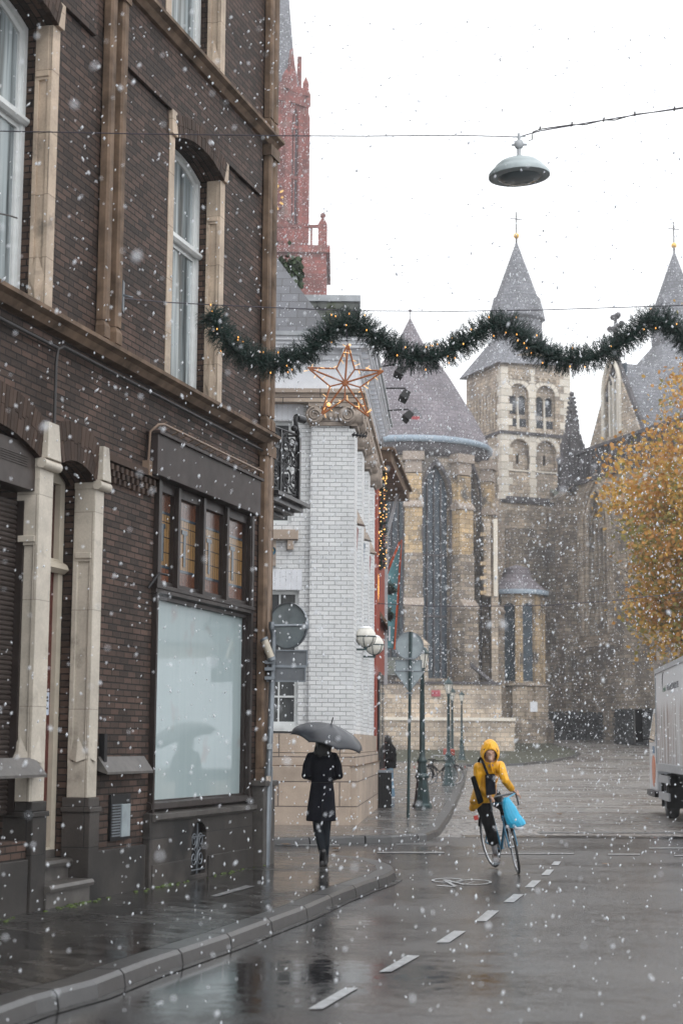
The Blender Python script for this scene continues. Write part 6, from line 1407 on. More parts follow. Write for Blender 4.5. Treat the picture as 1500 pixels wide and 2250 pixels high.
def bicycle(r, fm, drop=True, steer=0.0):
    A_, F_, B_2, S_, H1, H0 = (-.52, 0, .35), (.54, 0, .35), (-.08, 0, .28), (-.235, 0, .86), (.33, 0, .90), (.375, 0, .76)
    m = MB()
    for a, b, t in ((B_2, S_, .016), (S_, H1, .015), (B_2, H0, .018), (H0, H1, .021)): m.tube([a, b], t, 8)
    for s in (-1, 1): m.tube([(A_[0], s * .06, A_[2]), (B_2[0], s * .03, B_2[2])], .010, 6); m.tube([(A_[0], s * .06, A_[2]), (S_[0], s * .02, S_[2] - .04)], .009, 6)
    m.build('frame', fm, r)
    m = MB(); fx = .54
    cs, sn = math.cos(steer), math.sin(steer)
    def st(p): x, y = p[0] - .375, p[1]; return (.375 + x * cs - y * sn, x * sn + y * cs, p[2])
    for s in (-1, 1): m.tube([st((.39, s * .05, .72)), st((.45, s * .055, .52)), st((fx, s * .055, .35))], [.014, .012, .009], 6)
    m.tube([st((.39, -.06, .73)), st((.39, .06, .73))], .016, 6); m.build('fork', fm, r)
    wheel(r, -.52); p = st((fx, 0, 0)); o = wheel(r, p[0], steer=steer); o.location = (p[0], p[1], .351)
    m = MB()
    for x0, a0, a1, ctr in ((-.52, -.3, 2.6, None), (.54, .7, 2.7, 1)):
        L_ = [(x0 + .375 * math.cos(a0 + (a1 - a0) * k / 14), 0, .351 + .375 * math.sin(a0 + (a1 - a0) * k / 14)) for k in range(15)]
        if ctr: L_ = [st(p) for p in L_]
        m.tube(L_, .022, 6, flat=1.0)
    m.build('mudguard', M['black'], r)
    m = MB(); m.tube([(.32, 0, .92), (.32, 0, .98), (.39, 0, 1.0)], .013, 6)
    if drop:
        for s in (-1, 1): m.tube([st((.39, 0, 1.0)), st((.39, s * .13, 1.0)), st((.41, s * .16, 1.0)), st((.50, s * .17, .99)), st((.535, s * .17, .94)), st((.51, s * .175, .86)), st((.42, s * .18, .84))], .013, 8); m.tube([st((.52, s * .17, .99)), st((.555, s * .17, 1.04)), st((.57, s * .17, .99)), st((.56, s * .175, .87))], [.016, .014, .009, .006], 6)
    else:
        for s in (-1, 1): m.tube([(.36, 0, 1.0), (.38, s * .12, 1.06), (.30, s * .25, 1.05), (.16, s * .29, 1.02)], .012, 6)
    m.build('handlebar', M['chrome'] if not drop else M['galv'], r)
    m = MB(); m.stack([(-.36, 0, .955, .02, .02)] , 8) if False else None
    m.hexa([(-.36, -.07, .90), (-.10, -.02, .91), (-.10, .02, .91), (-.36, .07, .90), (-.37, -.075, .955), (-.09, -.02, .945), (-.09, .02, .945), (-.37, .075, .955)]); m.tube([(-.235, 0, .84), (-.24, 0, .92)], .012, 6); m.build('saddle', M['black'], r, bevel=.012)
    m = MB(); m.lathe([(.085, -.006), (.095, 0), (.085, .006)], (B_2[0], -.05, B_2[2]), 24, M=Matrix.Rotation(PI / 2, 4, 'X'))
    m.tube([(-.08, -.07, .28), (-.06, -.075, .115)], .009, 6); m.tube([(-.08, .07, .28), (-.10, .075, .445)], .009, 6)
    m.box(-.11, -.01, -.16, -.08, .10, .125); m.box(-.15, -.05, .08, .16, .435, .46); m.build('crank', M['galv'], r)
    m = MB(); q = st((.46, 0, .80)); m.ball(q, .035, 10, (.8, 1, 1)); m.build('headlight', M['globe'], r)
    m = MB(); m.box(.0, .02, -.02, .02, 0, .01) if False else m.box(-.94, -.925, -.03, .03, .62, .68); m.build('rear_reflector', plain('red_reflector', (.4, .03, .02), .3), r)
pr, pf = gnd(1083, 1907), gnd(1148, 1922)
hd_ = (pf - pr); ang = math.atan2(hd_.y, hd_.x); mid = pr.lerp(pf, .5)
LEAN = R(11.5)
bk_ = empty('bicycle', (mid.x, mid.y, .012), 0, 'blue racing bicycle with drop handlebars ridden by the person in yellow', 'bicycle')
bk_.rotation_mode = 'ZYX'; 
bk_.rotation_mode = 'XYZ'; bk_.rotation_euler = (Matrix.Rotation(ang, 3, 'Z') @ Matrix.Rotation(LEAN, 3, 'X')).to_euler('XYZ')
bicycle(bk_, M['blueframe'], True, R(-13))
BM = Matrix.Translation(Vector(bk_.location)) @ (Matrix.Rotation(ang, 4, 'Z') @ Matrix.Rotation(LEAN, 4, 'X'))
BW = lambda x, y, z: BM @ Vector((x, y, z))
for i, (px, Y, rz, lab) in enumerate(((958, 62.5, R(25), 'parked black bicycle with a red crate on its handlebar, behind the second lamp'), (972, 63.2, R(200), 'parked black bicycle leaning without a crate, beside the second lamp'))):
    q = at(px, 1700, Y); b = empty('bicycle', (q.x, Y, g(Y) + .135), 0, lab, 'bicycle', 'parked bicycles'); b.rotation_euler = (Matrix.Rotation(rz, 3, 'Z') @ Matrix.Rotation(R(6), 3, 'X')).to_euler(); bicycle(b, M['black'], False)
    if i == 0: MB().box(.30, .62, -.16, .16, 1.1, 1.32).build('crate', plain('red_plastic', (.30, .05, .03), .5), b, bevel=.02)
# ------------------------------------------------------------------ people
def stack(mb, secs, n=20):
    vs = []; fs = []; k = len(secs)
    for (cx, cy, cz, rx, ry) in secs:
        for j in range(n): a = 2 * PI * j / n; vs.append((cx + rx * math.cos(a), cy + ry * math.sin(a), cz))
    for i in range(k - 1):
        for j in range(n): fs.append([i * n + j, i * n + (j + 1) % n, (i + 1) * n + (j + 1) % n, (i + 1) * n + j])
    fs += [list(range(n))[::-1], list(range((k - 1) * n, k * n))]
    mb.add(vs, fs, True)
def limb(mb, pts, rs, n=12):
    mb.tube(pts, rs, n)
    for p, r in zip(pts, rs): mb.ball(p, r * .99, n)
def flesh(mb, name, mat, par, voxel=.012, smooth=3, **k):
    o = mb.build(name, mat, par, **k); r = o.modifiers.new('r', 'REMESH'); r.mode = 'VOXEL'; r.voxel_size = voxel; r.use_smooth_shade = True
    if smooth: s = o.modifiers.new('s', 'SMOOTH'); s.iterations = smooth; s.factor = .5
    return o
M['coat'] = plain('dark_navy_wool', (.0055, .006, .010), .9, var=.3, scale=12, bs=160, bmp=.3, spec=.12); M['jeans_dark'] = plain('dark_grey_jeans', (.009, .012, .016), .85, var=.3, spec=.15)
M['skin'] = plain('skin', (.42, .25, .18), .5, var=.08, bmp=.05); M['hair'] = plain('black_hair', (.008, .007, .007), .5, var=.4, bmp=.6, bs=120)
M['boot'] = plain('black_leather', (.008, .008, .009), .3); M['umb'] = plain('black_umbrella_cloth', (.022, .025, .032), .4, var=.25, scale=5)
def V(*a): return Vector(a)
def hand(mb, wrist, dirv, palmn, thumb, sc=1.0, curl=.5):
    """palm with four unequal curled fingers and a thumb leaving its side"""
    d = dirv.normalized(); n = palmn.normalized(); s = d.cross(n).normalized() * thumb
    mb.tube([wrist, wrist + d * .045 * sc, wrist + d * .085 * sc], [.024 * sc, .034 * sc, .032 * sc], 10, flat=.6); mb.ball(wrist + d * .06 * sc, .034 * sc, 10)
    for k, (o, l) in enumerate(((.027, .068), (.009, .076), (-.009, .070), (-.026, .055))):
        b = wrist + d * .085 * sc + s * o * sc; p = [b]; dd = d.copy()
        for j in range(3): dd = (dd + n * curl * (.5 + j * .5)).normalized(); p.append(p[-1] + dd * l * sc * (.42, .33, .25)[j])
        limb(mb, p, [.0095 * sc, .009 * sc, .0085 * sc, .007 * sc], 8)
    b = wrist + d * .03 * sc + s * .028 * sc; p = [b, b + (s + d).normalized() * .034 * sc, b + (s * .5 + d + n * .6).normalized() * .066 * sc]; limb(mb, p, [.013 * sc, .011 * sc, .009 * sc], 8)
# woman with umbrella, seen from behind
wf = gnd(706, 1903, .12); wo_ = empty('person', (wf.x, wf.y, .12), R(3), 'woman walking away in a knee-length black coat, holding a black umbrella', 'person')
b = MB()
stack(b, [(0, 0, .82, .15, .10), (0, 0, .95, .155, .11), (0, 0, 1.10, .125, .09), (0, 0, 1.3, .145, .1), (0, 0, 1.42, .15, .09), (0, 0, 1.47, .06, .06)])
limb(b, [V(0, 0, 1.44), V(0, .01, 1.53)], [.055, .05]); b.ball(V(0, .02, 1.60), .095, 16, (.85, 1, 1.15)); b.ball(V(0, .118, 1.59), .015, 8); 
for s in (-1, 1):
    b.ball(V(s * .082, .02, 1.59), .02, 8, (.5, 1, 1.4)); limb(b, [V(s * .17, 0, 1.42), V(s * .215, -.02, 1.20), V(s * .10, .16, 1.17)], [.045, .038, .026])
    hand(b, V(s * .10, .16, 1.17), V(-s * .5, .8, .1), V(-s * .3, -.2, -.6), s, 1, .5)
flesh(b, 'body', M['skin'], wo_, .010, 2)
L = MB()
limb(L, [V(-.07, 0, .86), V(-.050, .02, .47), V(.010, -.07, .16)], [.088, .062, .042]); limb(L, [V(.07, 0, .86), V(.060, .02, .48), V(.055, .03, .12)], [.088, .060, .042]); flesh(L, 'trousers', M['jeans_dark'], wo_, .012, 3)
for p, q, e in ((V(.012, -.085, .19), V(.006, -.06, .07), V(.0, .06, .022)), (V(.055, .03, .22), V(.055, .03, .06), V(.060, .15, .02))):
    B = MB(); limb(B, [p, q, q + (e - q) * .25, e], [.046, .04, .036, .030], 12); B.box(q.x - .024, q.x + .024, q.y - .045, q.y + .0, q.z - .06, q.z - .01); flesh(B, 'boot', M['boot'], wo_, .008, 2)
c = MB()
stack(c, [(-.01, -.01, .59, .205, .145), (-.008, -.01, .76, .19, .135), (0, 0, .95, .170, .13), (0, 0, 1.12, .145, .115), (0, 0, 1.27, .165, .12), (0, 0, 1.40, .185, .115), (0, 0, 1.48, .165, .09), (0, .0, 1.53, .085, .075), (0, .0, 1.56, .07, .065)])
for s in (-1, 1): limb(c, [V(s * .155, 0, 1.44), V(s * .205, -.02, 1.32), V(s * .225, -.035, 1.195), V(s * .15, .10, 1.165), V(s * .11, .145, 1.165)], [.062, .06, .058, .05, .047])
co_ = flesh(c, 'coat', M['coat'], wo_, .012, 3)
c = MB(); c.box(-.003, .003, -.152, -.14, .60, .95); c.build('coat_vent', M['black'], co_)
c = MB(); c.tube([V(-.15, -.125, 1.10), V(0, -.135, 1.10), V(.15, -.125, 1.10)], .006, 4); c.build('coat_belt_seam', M['black'], co_)
h = MB(); h.ball(V(0, 0, 1.615), .108, 16, (.9, 1, 1.12)); h.ball(V(0, -.05, 1.55), .085, 12, (1, .8, 1.1))
for k in range(46):
    a = rnd.uniform(-.2, PI + .2); x = .092 * math.cos(a); y = -.03 - .055 * math.sin(a); z0 = rnd.uniform(1.58, 1.66)
    h.tube([V(x * .8, y * .7, z0), V(x + rnd.gauss(0, .01), y - .015, z0 - .06), V(x * 1.0 + rnd.gauss(0, .015), y - .02, z0 - .12), V(x * .9 + rnd.gauss(0, .02), y - .01, z0 - .17)], [.018, .02, .014, .004], 6)
flesh(h, 'hair', M['hair'], wo_, .009, 1)
wo_.scale = (.94, .94, .94)
# umbrella
uc = at(717, 1631, wf.y - .05); um = empty('umbrella', uc, 0, 'wet black umbrella held tilted over the walking woman', 'umbrella')
axu = V(.26, -.13, 1).normalized(); q = axu.to_track_quat('Z', 'Y').to_matrix().to_4x4()
m = MB(); NR = 8; RU = .475; HU = .235
def cano(t, a):
    k = (a / (2 * PI) * NR) % 1; sag = math.sin(PI * k); r = RU * math.sin(t * PI / 2 * .93) / math.sin(PI / 2 * .93) * (1 - .05 * sag * t * t); z = HU * (1 - t ** 1.65) - .012 * sag * math.sin(PI * t) + .03 * sag * t ** 3
    return q @ V(r * math.cos(a), r * math.sin(a), z - .0)
N1, N2 = 12, NR * 6; vs = [cano(i / N1, 2 * PI * j / N2) for i in range(N1 + 1) for j in range(N2)]
fs = [[i * N2 + j, i * N2 + (j + 1) % N2, (i + 1) * N2 + (j + 1) % N2, (i + 1) * N2 + j] for i in range(N1) for j in range(N2)]
m.add(vs, fs, True); o = m.build('canopy', M['umb'], um); sm = o.modifiers.new('s', 'SOLIDIFY'); sm.thickness = .003
m = MB()
for k in range(NR): m.tube([cano(i / 12, 2 * PI * k / NR) - axu * .006 for i in range(13)], .003, 5); e = cano(1, 2 * PI * k / NR); m.tube([e, e + (e - q @ V(0, 0, 0)).normalized() * .025], .004, 5)
m.build('ribs', M['galv'], um)
m = MB(); hp = V(wf.x, wf.y, .12) + V(.04, .20, 1.17) - uc; m.tube([axu * HU, axu * (HU + .09)], .008, 6); m.tube([axu * HU, hp], .007, 6); m.build('shaft', M['iron'], um); m = MB(); m.tube([hp, hp - axu * .1], .014, 8); m.build('handle', M['black'], um)
# rider in yellow
ry = empty('person', (mid.x, mid.y, 0), 0, 'cyclist in a yellow hooded raincoat and black trousers riding towards the viewer', 'person')
O_ = Vector(ry.location); J = lambda px, py, Y: at(px, py, Y) - O_
M['yellow'] = plain('yellow_raincoat', (.76, .37, .012), .36, var=.10, scale=7, bmp=0)
nt = M['yellow'].node_tree; b_ = nt.nodes['Principled BSDF']; mp_ = nd(nt, 'ShaderNodeMapping'); mp_.inputs['Scale'].default_value = (1, 1, .45); nt.links.new(coords(nt), mp_.inputs[0]); bump(nt, noise(nt, mp_.outputs[0], 13, 2, .4), 1.0, .06, b_); M['blackcloth'] = plain('black_cloth', (.006, .006, .007), .85, var=.3, spec=.15)
hip = BW(-.25, 0, .98) - O_; sh1_, sh2_ = J(1050, 1686, 21.8), J(1098, 1683, 21.78); nk = J(1075, 1676, 21.8); hdc = J(1076, 1654, 21.72)
el1, el2 = J(1049, 1728, 21.85), J(1109, 1715, 21.68); ha1, ha2 = BW(.44, -.20, 1.025) - O_, BW(.50, .125, 1.025) - O_
b = MB()
limb(b, [hip, hip.lerp(nk, .5), nk], [.13, .115, .10]); limb(b, [nk, hdc], [.05, .05]); b.ball(hdc, .095, 16, (.80, .98, 1.18))
b.ball(hdc + V(.0, -.098, -.012), .016, 8, (.8, 1, 1.3)); b.ball(hdc + V(0, -.085, -.052), .018, 8, (1.4, .6, .5)); b.ball(hdc + V(0, -.07, -.085), .03, 8)
for s in (-1, 1): b.ball(hdc + V(s * .076, .0, -.01), .02, 8, (.5, .9, 1.4)); b.ball(hdc + V(s * .032, -.082, .012), .016, 8)
for s, e, hnd in ((sh1_, el1, ha1), (sh2_, el2, ha2)): limb(b, [s, e, hnd + (e - hnd).normalized() * .08], [.045, .038, .026]); 
fwd = (BM.to_3x3() @ V(1, 0, 0)); dwn = (BM.to_3x3() @ V(0, 0, -1)); lft = BM.to_3x3() @ V(0, 1, 0)
for hnd, e, sgn in ((ha1, el1, 1), (ha2, el2, -1)): hand(b, hnd + (e - hnd).normalized() * .07, (hnd - e).normalized() * .6 + fwd * .5, dwn, sgn, 1.05, .8)
flesh(b, 'body', M['skin'], ry, .009, 2)
# jacket with sleeves, hem flaring at the back
c = MB(); side = (sh2_ - sh1_).normalized()
def tor(p, rx, ryy): return (p.x, p.y, p.z, rx, ryy)
hem = J(1056, 1764, 22.12); mdt = J(1066, 1725, 21.98)
stack(c, [tor(hem, .155, .18), tor(hem.lerp(mdt, .45), .15, .165), tor(mdt, .145, .14), tor(J(1070, 1700, 21.9), .155, .135), tor(J(1073, 1685, 21.84), .16, .12), tor(nk + V(0, 0, .0), .10, .10), tor(nk + V(0, 0, .04), .08, .085)])
limb(c, [hem + V(-.05, .05, .02), hem + V(-.10, .12, -.07)], [.08, .05])
for s, e, hnd in ((sh1_, el1, ha1), (sh2_, el2, ha2)): wv = hnd.lerp(e, .30); limb(c, [s, s.lerp(e, .5), e, e.lerp(wv, .5), wv], [.066, .060, .056, .050, .046])
for k in range(5): pass
jk = flesh(c, 'raincoat', M['yellow'], ry, .012, 2)
c = MB(); p0, p1 = J(1078, 1682, 21.7), J(1090, 1735, 21.8); c.tube([nk + V(0, -.10, 0), J(1082, 1700, 21.73), J(1086, 1725, 21.8)], .010, 6); c.build('front_placket', M['yellow'], jk)
# hood: open shell around the face
vs = []; N1, N2 = 14, 26; Rh = .125; fd = V(-.02, -1, -.55).normalized(); hq = fd.to_track_quat('Z', 'Y').to_matrix().to_4x4(); hc = hdc + V(0, .02, .0)
for i in range(N1 + 1):
    t = PI - (PI - .86) * i / N1
    for j in range(N2):
        a = 2 * PI * j / N2; r_ = Rh * math.sin(t); zz_ = Rh * math.cos(t) * 1.12
        v = hq @ V(r_ * math.cos(a), r_ * math.sin(a), zz_)
        v.z *= 1.16; 
        if v.z > .05: v.z += .02 * (v.z - .05) / .08
        vs.append(hc + v)
m = MB(); m.add(vs, [[i * N2 + j, i * N2 + (j + 1) % N2, (i + 1) * N2 + (j + 1) % N2, (i + 1) * N2 + j] for i in range(N1) for j in range(N2)], True)
o = m.build('hood', M['yellow'], ry); sm = o.modifiers.new('s', 'SOLIDIFY'); sm.thickness = .012

m = MB()
for k in range(12): a = rnd.uniform(0, PI); m.tube([hdc + V(.075 * math.cos(a), -.03, .07 * math.sin(a) + .03), hdc + V(.085 * math.cos(a), -.07, .02 + .05 * math.sin(a)), hdc + V(.08 * math.cos(a), -.06, -.04)], [.012, .012, .004], 5)
m.build('hair', plain('dark_brown_hair', (.03, .018, .012), .6), ry)
# trousers, socks, shoes
ft1, ft2 = BW(-.06, -.12, .135) - O_, BW(-.10, .12, .47) - O_
k1 = J(1066, 1803, 21.72); k2 = BW(.10, .09, .82) - O_; k1 = BW(.02, -.13, .60) - O_
c = MB(); an1, an2 = ft1 + V(0, .06, .12), ft2 + V(0, .06, .11)
hl, hr = hip - lft * .08 + V(0, 0, -.04), hip + lft * .08 + V(0, 0, -.04)
limb(c, [hl, k1, k1.lerp(an1, .55)], [.105, .082, .072]); limb(c, [hr, k2, k2.lerp(an2, .7)], [.105, .078, .062]); limb(c, [hl, hr], [.12, .12]); flesh(c, 'trousers', M['blackcloth'], ry, .014, 3)
M['sock'] = plain('grey_sock', (.30, .29, .30), .9); M['shoe'] = plain('brown_shoe', (.09, .06, .045), .4, var=.4)
for k_, an_, ft in ((k1, an1, ft1), (k2, an2, ft2)):
    c = MB(); limb(c, [k_.lerp(an_, .5), an_], [.042, .036]); flesh(c, 'sock', M['sock'], ry, .01, 1)
    c = MB(); limb(c, [an_ + V(0, .03, -.04), ft + V(0, .02, .03), ft + fwd * .10 + V(0, 0, .02)], [.042, .045, .035]); flesh(c, 'shoe', M['shoe'], ry, .009, 2)
# bags
q = J(1042, 1742, 21.9); sbg = empty('shoulder_bag', O_ + q, 0, 'dark shoulder bag slung across the back of the cyclist', 'bag')
Q = lambda px, py, Y: at(px, py, Y) - O_ - q
m = MB(); m.hexa([Q(1032, 1712, 21.85), Q(1044, 1706, 21.72), Q(1048, 1706, 22.1), Q(1034, 1712, 22.1), Q(1032, 1713, 21.85) + V(0, 0, 0), Q(1044, 1706, 21.72), Q(1048, 1706, 22.1), Q(1034, 1712, 22.1)]) if False else None
a_, b_, c_, d_ = Q(1033, 1708, 21.82), Q(1043, 1704, 21.72), Q(1062, 1762, 21.75), Q(1050, 1768, 21.85); bk2 = V(.02, .22, 0)
m = MB(); m.hexa([d_, c_, c_ + bk2, d_ + bk2, a_, b_, b_ + bk2, a_ + bk2]); m.build('bag_body', M['blackcloth'], sbg, bevel=.015)
m = MB(); a_, b_, c_, d_ = Q(1066, 1702, 21.66), Q(1087, 1700, 21.7), Q(1089, 1745, 21.66), Q(1068, 1748, 21.62); m.hexa([d_, c_, c_ + V(0, .08, 0), d_ + V(0, .08, 0), a_, b_, b_ + V(0, .08, 0), a_ + V(0, .08, 0)]); m.build('front_pouch', M['coat'], sbg, bevel=.015)
m = MB(); m.tube([Q(1056, 1664, 21.72), Q(1062, 1680, 21.63), Q(1070, 1700, 21.62), Q(1078, 1712, 21.62)], .018, 6, flat=.4); m.tube([Q(1056, 1664, 21.72), Q(1052, 1670, 21.95), Q(1045, 1705, 22.02)], .016, 6, flat=.4); m.build('strap', M['coat'], sbg)
tq = BW(.47, .15, .97); cb = empty('carrier_bag', tq, 0, 'bright blue plastic bag hanging from the handlebar', 'bag')
T = lambda px, py, Y=21.15: at(px, py, Y) - tq
m = MB(); N = 14; secs = [(1112, 1752, .03, .02), (1112, 1760, .055, .035), (1117, 1774, .08, .05), (1124, 1792, .095, .065), (1133, 1806, .11, .075), (1139, 1814, .10, .07), (1141, 1818, .05, .04)]; vs = []
for i, (px, py, rx, ry_) in enumerate(secs):
    cc = T(px, py)
    for j in range(N): a = 2 * PI * j / N; f_ = 1 + .10 * math.sin(a * 3 + i) ; vs.append(cc + V(rx * f_ * math.cos(a), ry_ * f_ * math.sin(a), .35 * rx * math.cos(a) * (i / 6) * 1.0))
m.add(vs, [[(i + 1) * N + j, (i + 1) * N + (j + 1) % N, i * N + (j + 1) % N, i * N + j] for i in range(len(secs) - 1) for j in range(N)] + [list(range((len(secs) - 1) * N, len(secs) * N))], False)
m.build('bag_body', plain('blue_plastic_film', (.02, .34, .55), .28, var=.15, bmp=.6, bs=14), cb)
m = MB(); m.tube([T(1112, 1754), V(.0, .0, .04), V(.02, .03, .04), T(1114, 1754)], .008, 5); m.build('bag_handle', plain('blue_plastic_handle', (.02, .30, .5), .4), cb)
m = MB(); m.ball(T(1137, 1818, 21.14), .06, 10, (1.1, .8, .6)); m.build('white_parcel', M['white_wood'], cb)
# person beside the bin
pf_ = at(856, 1746, 47.0); p3 = empty('person', (pf_.x, 47.0, .12), 0, 'person in a black puffer jacket and pale blue jeans standing behind the bin', 'person')
Pp = lambda px, py, Y=47.0: at(px, py, Y) - Vector(p3.location)
b = MB(); limb(b, [V(-.04, 0, .9), V(-.03, 0, 1.4)], [.13, .12]); limb(b, [V(-.05, 0, 1.4), V(-.08, 0, 1.52)], [.05, .05]); b.ball(V(-.09, -.02, 1.60), .10, 14, (.85, .95, 1.15)); b.ball(V(-.17, -.05, 1.59), .018, 8)
for s in (-1, 1): limb(b, [V(-.03, s * .18, 1.38), V(.02, s * .22, 1.12), V(-.16, s * .12, 1.05)], [.045, .04, .028]); hand(b, V(-.16, s * .12, 1.05), V(-.8, -s * .4, .1), V(0, 0, -1), s, 1, .6)
flesh(b, 'body', M['skin'], p3, .012, 2)
c = MB(); limb(c, [V(.0, -.09, .88), V(-.02, -.10, .48), V(.02, -.10, .1)], [.10, .075, .062]); limb(c, [V(.0, .09, .88), V(.03, .10, .48), V(.09, .12, .1)], [.10, .075, .062]); flesh(c, 'jeans', plain('pale_blue_jeans', (.13, .22, .30), .8, var=.3), p3, .014, 3)
for x, y in ((.0, -.10), (.07, .12)): c = MB(); limb(c, [V(x + .02, y, .05), V(x - .13, y - .02, .04)], [.05, .04]); flesh(c, 'shoe', M['white_wood'], p3, .012, 1)
c = MB(); stack(c, [(-.02, 0, .84, .19, .19), (-.02, 0, .95, .205, .20), (-.02, 0, 1.0, .19, .19), (-.02, 0, 1.08, .21, .205), (-.02, 0, 1.13, .195, .19), (-.02, 0, 1.22, .215, .21), (-.03, 0, 1.28, .2, .2), (-.03, 0, 1.38, .205, .2), (-.04, 0, 1.46, .15, .15), (-.06, 0, 1.54, .10, .10)])
for s in (-1, 1): limb(c, [V(-.02, s * .18, 1.38), V(.05, s * .24, 1.12), V(-.12, s * .15, 1.05)], [.085, .08, .06])
flesh(c, 'puffer_jacket', M['blackcloth'], p3, .014, 2)
h = MB(); h.ball(V(-.08, .0, 1.62), .125, 14, (.95, 1, 1.1)); h.ball(V(-.03, .02, 1.52), .10, 12); flesh(h, 'hair', M['hair'], p3, .014, 1)
# ------------------------------------------------------------------ truck standing at the right edge
tq_ = at(1443, 1700, 40.0); TR = Frame((tq_.x, 40.0), (-.0946, -1))      # x runs towards the viewer along its side, y into the truck
tr = empty('box_truck', TR.w(0, 0, 0), TR.rz, 'white box truck with printed side, parked on the cobbles under the golden tree', 'truck')
tzt, tzb = TR.z(1444, 1470), TR.z(1446, 1691)
M['truckwhite'] = plain('truck_panel', (.66, .69, .73), .3, var=.06, bmp=0)
m = MB(); m.box(0, 7.2, 0, 2.5, tzb, tzt); bxo = m.build('cargo_box', M['truckwhite'], tr, bevel=.02)
m = MB(); m.box(-.02, 7.22, -.025, -.001, tzt - .10, tzt + .01); m.box(-.02, 7.22, -.025, -.001, tzb - .02, tzb + .14); m.box(-.02, .05, -.025, -.001, tzb + .14, tzt - .10); m.build('box_rail', M['lead'], bxo)
def printmat():
    m, nt, b, L = newmat('printed_planks'); v = coords(nt, True); sep = nd(nt, 'ShaderNodeSeparateXYZ'); L.new(v, sep.inputs[0])
    mp = nd(nt, 'ShaderNodeMapping'); mp.inputs['Scale'].default_value = (7.5, .12, 1); L.new(v, mp.inputs[0]); a = noise(nt, mp.outputs[0], 1.0, 3, .6)
    mp2 = nd(nt, 'ShaderNodeMapping'); mp2.inputs['Scale'].default_value = (2.6, 1.1, 1); mp2.inputs['Location'].default_value = (3, 7, 0); L.new(v, mp2.inputs[0]); hue = noise(nt, mp2.outputs[0], 1.0, 2)
    top = mathn(nt, 'MULTIPLY_ADD', noise(nt, mp.outputs[0], 2.0, 2), .9, -.45)
    hgt = mathn(nt, 'SUBTRACT', mathn(nt, 'ADD', top, (tzt + tzb) / 2 + .42), sep.outputs[1]); msk = ramp(nt, mathn(nt, 'MULTIPLY', hgt, 2.0), [(.0, (0, 0, 0)), (.5, (1, 1, 1))])
    st = ramp(nt, a, [(.44, (1, 1, 1)), (.52, (0, 0, 0))])
    dark = ramp(nt, hue, [(.3, (.06, .075, .085)), (.5, (.20, .09, .075)), (.62, (.07, .085, .09)), (.8, (.22, .17, .12))])
    L.new(mix(nt, (.66, .69, .73), dark, mathn(nt, 'MULTIPLY', st, msk)), b.inputs['Base Color']); b.inputs['Roughness'].default_value = .3; return m
MB().box(.12, 7.1, -.006, -.001, tzb + .16, tzt - .14).build('printed_panel', printmat(), bxo)
def text(body, size, mat, par, loc, name, rot=(PI / 2, 0, 0), xs=1.0):
    cu = bpy.data.curves.new(name, 'FONT'); cu.body = body; cu.size = size; cu.extrude = .002; tmp = bpy.data.objects.new('tmp', cu); COL.objects.link(tmp)
    dg = bpy.context.evaluated_depsgraph_get(); me = bpy.data.meshes.new_from_object(tmp.evaluated_get(dg)); COL.objects.unlink(tmp); bpy.data.objects.remove(tmp)
    me.materials.clear(); me.materials.append(mat); me.name = name; o = bpy.data.objects.new(name, me); COL.objects.link(o); o.parent = par; o.location = loc; o.rotation_euler = rot; o.scale = (xs, 1, 1); return o
lx, lz = TR.p(1455, 1512); lx2 = TR.x(1463, 1512); 
m = MB(); z = lz; pts = [(lx, -.012, z - .08), (lx - .01, -.012, z + .12), (lx + .06, -.012, z + .26), (lx + .20, -.012, z + .33), (lx + .34, -.012, z + .34)]; m.tube(pts, [.004, .022, .028, .02, .004], 6, flat=.3); m.build('logo_stroke', M['black'], bxo)
text('reini', .20, plain('green_lettering', (.10, .22, .16), .4), bxo, (lx + .12, -.010, lz - .09), 'lettering', xs=1.7)
text('HOUTRESTAURATIE', .19, plain('grey_lettering', (.09, .10, .12), .4), bxo, (lx + 1.0, -.010, lz - .09), 'lettering', xs=1.45)
# under the box: chassis, guard rails, wheels
m = MB(); m.box(-.3, 7.0, .35, .6, tzb - .28, tzb - .02); m.box(-.3, 7.0, 1.9, 2.15, tzb - .28, tzb - .02); m.box(.3, 1.5, .2, 1.2, .45, tzb - .28); m.build('chassis', M['black'], tr)
for z0 in (.80, .42): MB().box(.25, 2.6, -.0, .04, z0, z0 + .17).build('side_guard', M['lead'], tr)
m = MB()
for x in (.4, 1.2, 2.0): m.box(x, x + .08, .045, .12, .4, tzb - .1)
m.build('guard_bracket', M['black'], tr)
def twheel(x, y):
    m = MB(); m.lathe([(.0, -.14), (.30, -.14), (.46, -.13), (.50, -.08), (.50, .08), (.46, .13), (0, .13)], (0, 0, 0), 28, M=Matrix.Rotation(PI / 2, 4, 'X')); o = m.build('wheel', M['tyre'], tr); o.location = (x, y, .51)
    m = MB(); m.lathe([(.29, .145), (.27, .10), (.12, .10), (.11, .17), (0, .17)], (0, 0, 0), 20, M=Matrix.Rotation(PI / 2, 4, 'X')); m.build('rim', M['galv'], o)
for x in (1.35, 5.6): twheel(x, .2); twheel(x, 2.3)
MB().box(.75, .79, .02, .4, .25, .75).box(1.9, 1.94, .02, .4, .25, .75).build('mudguard', M['black'], tr)
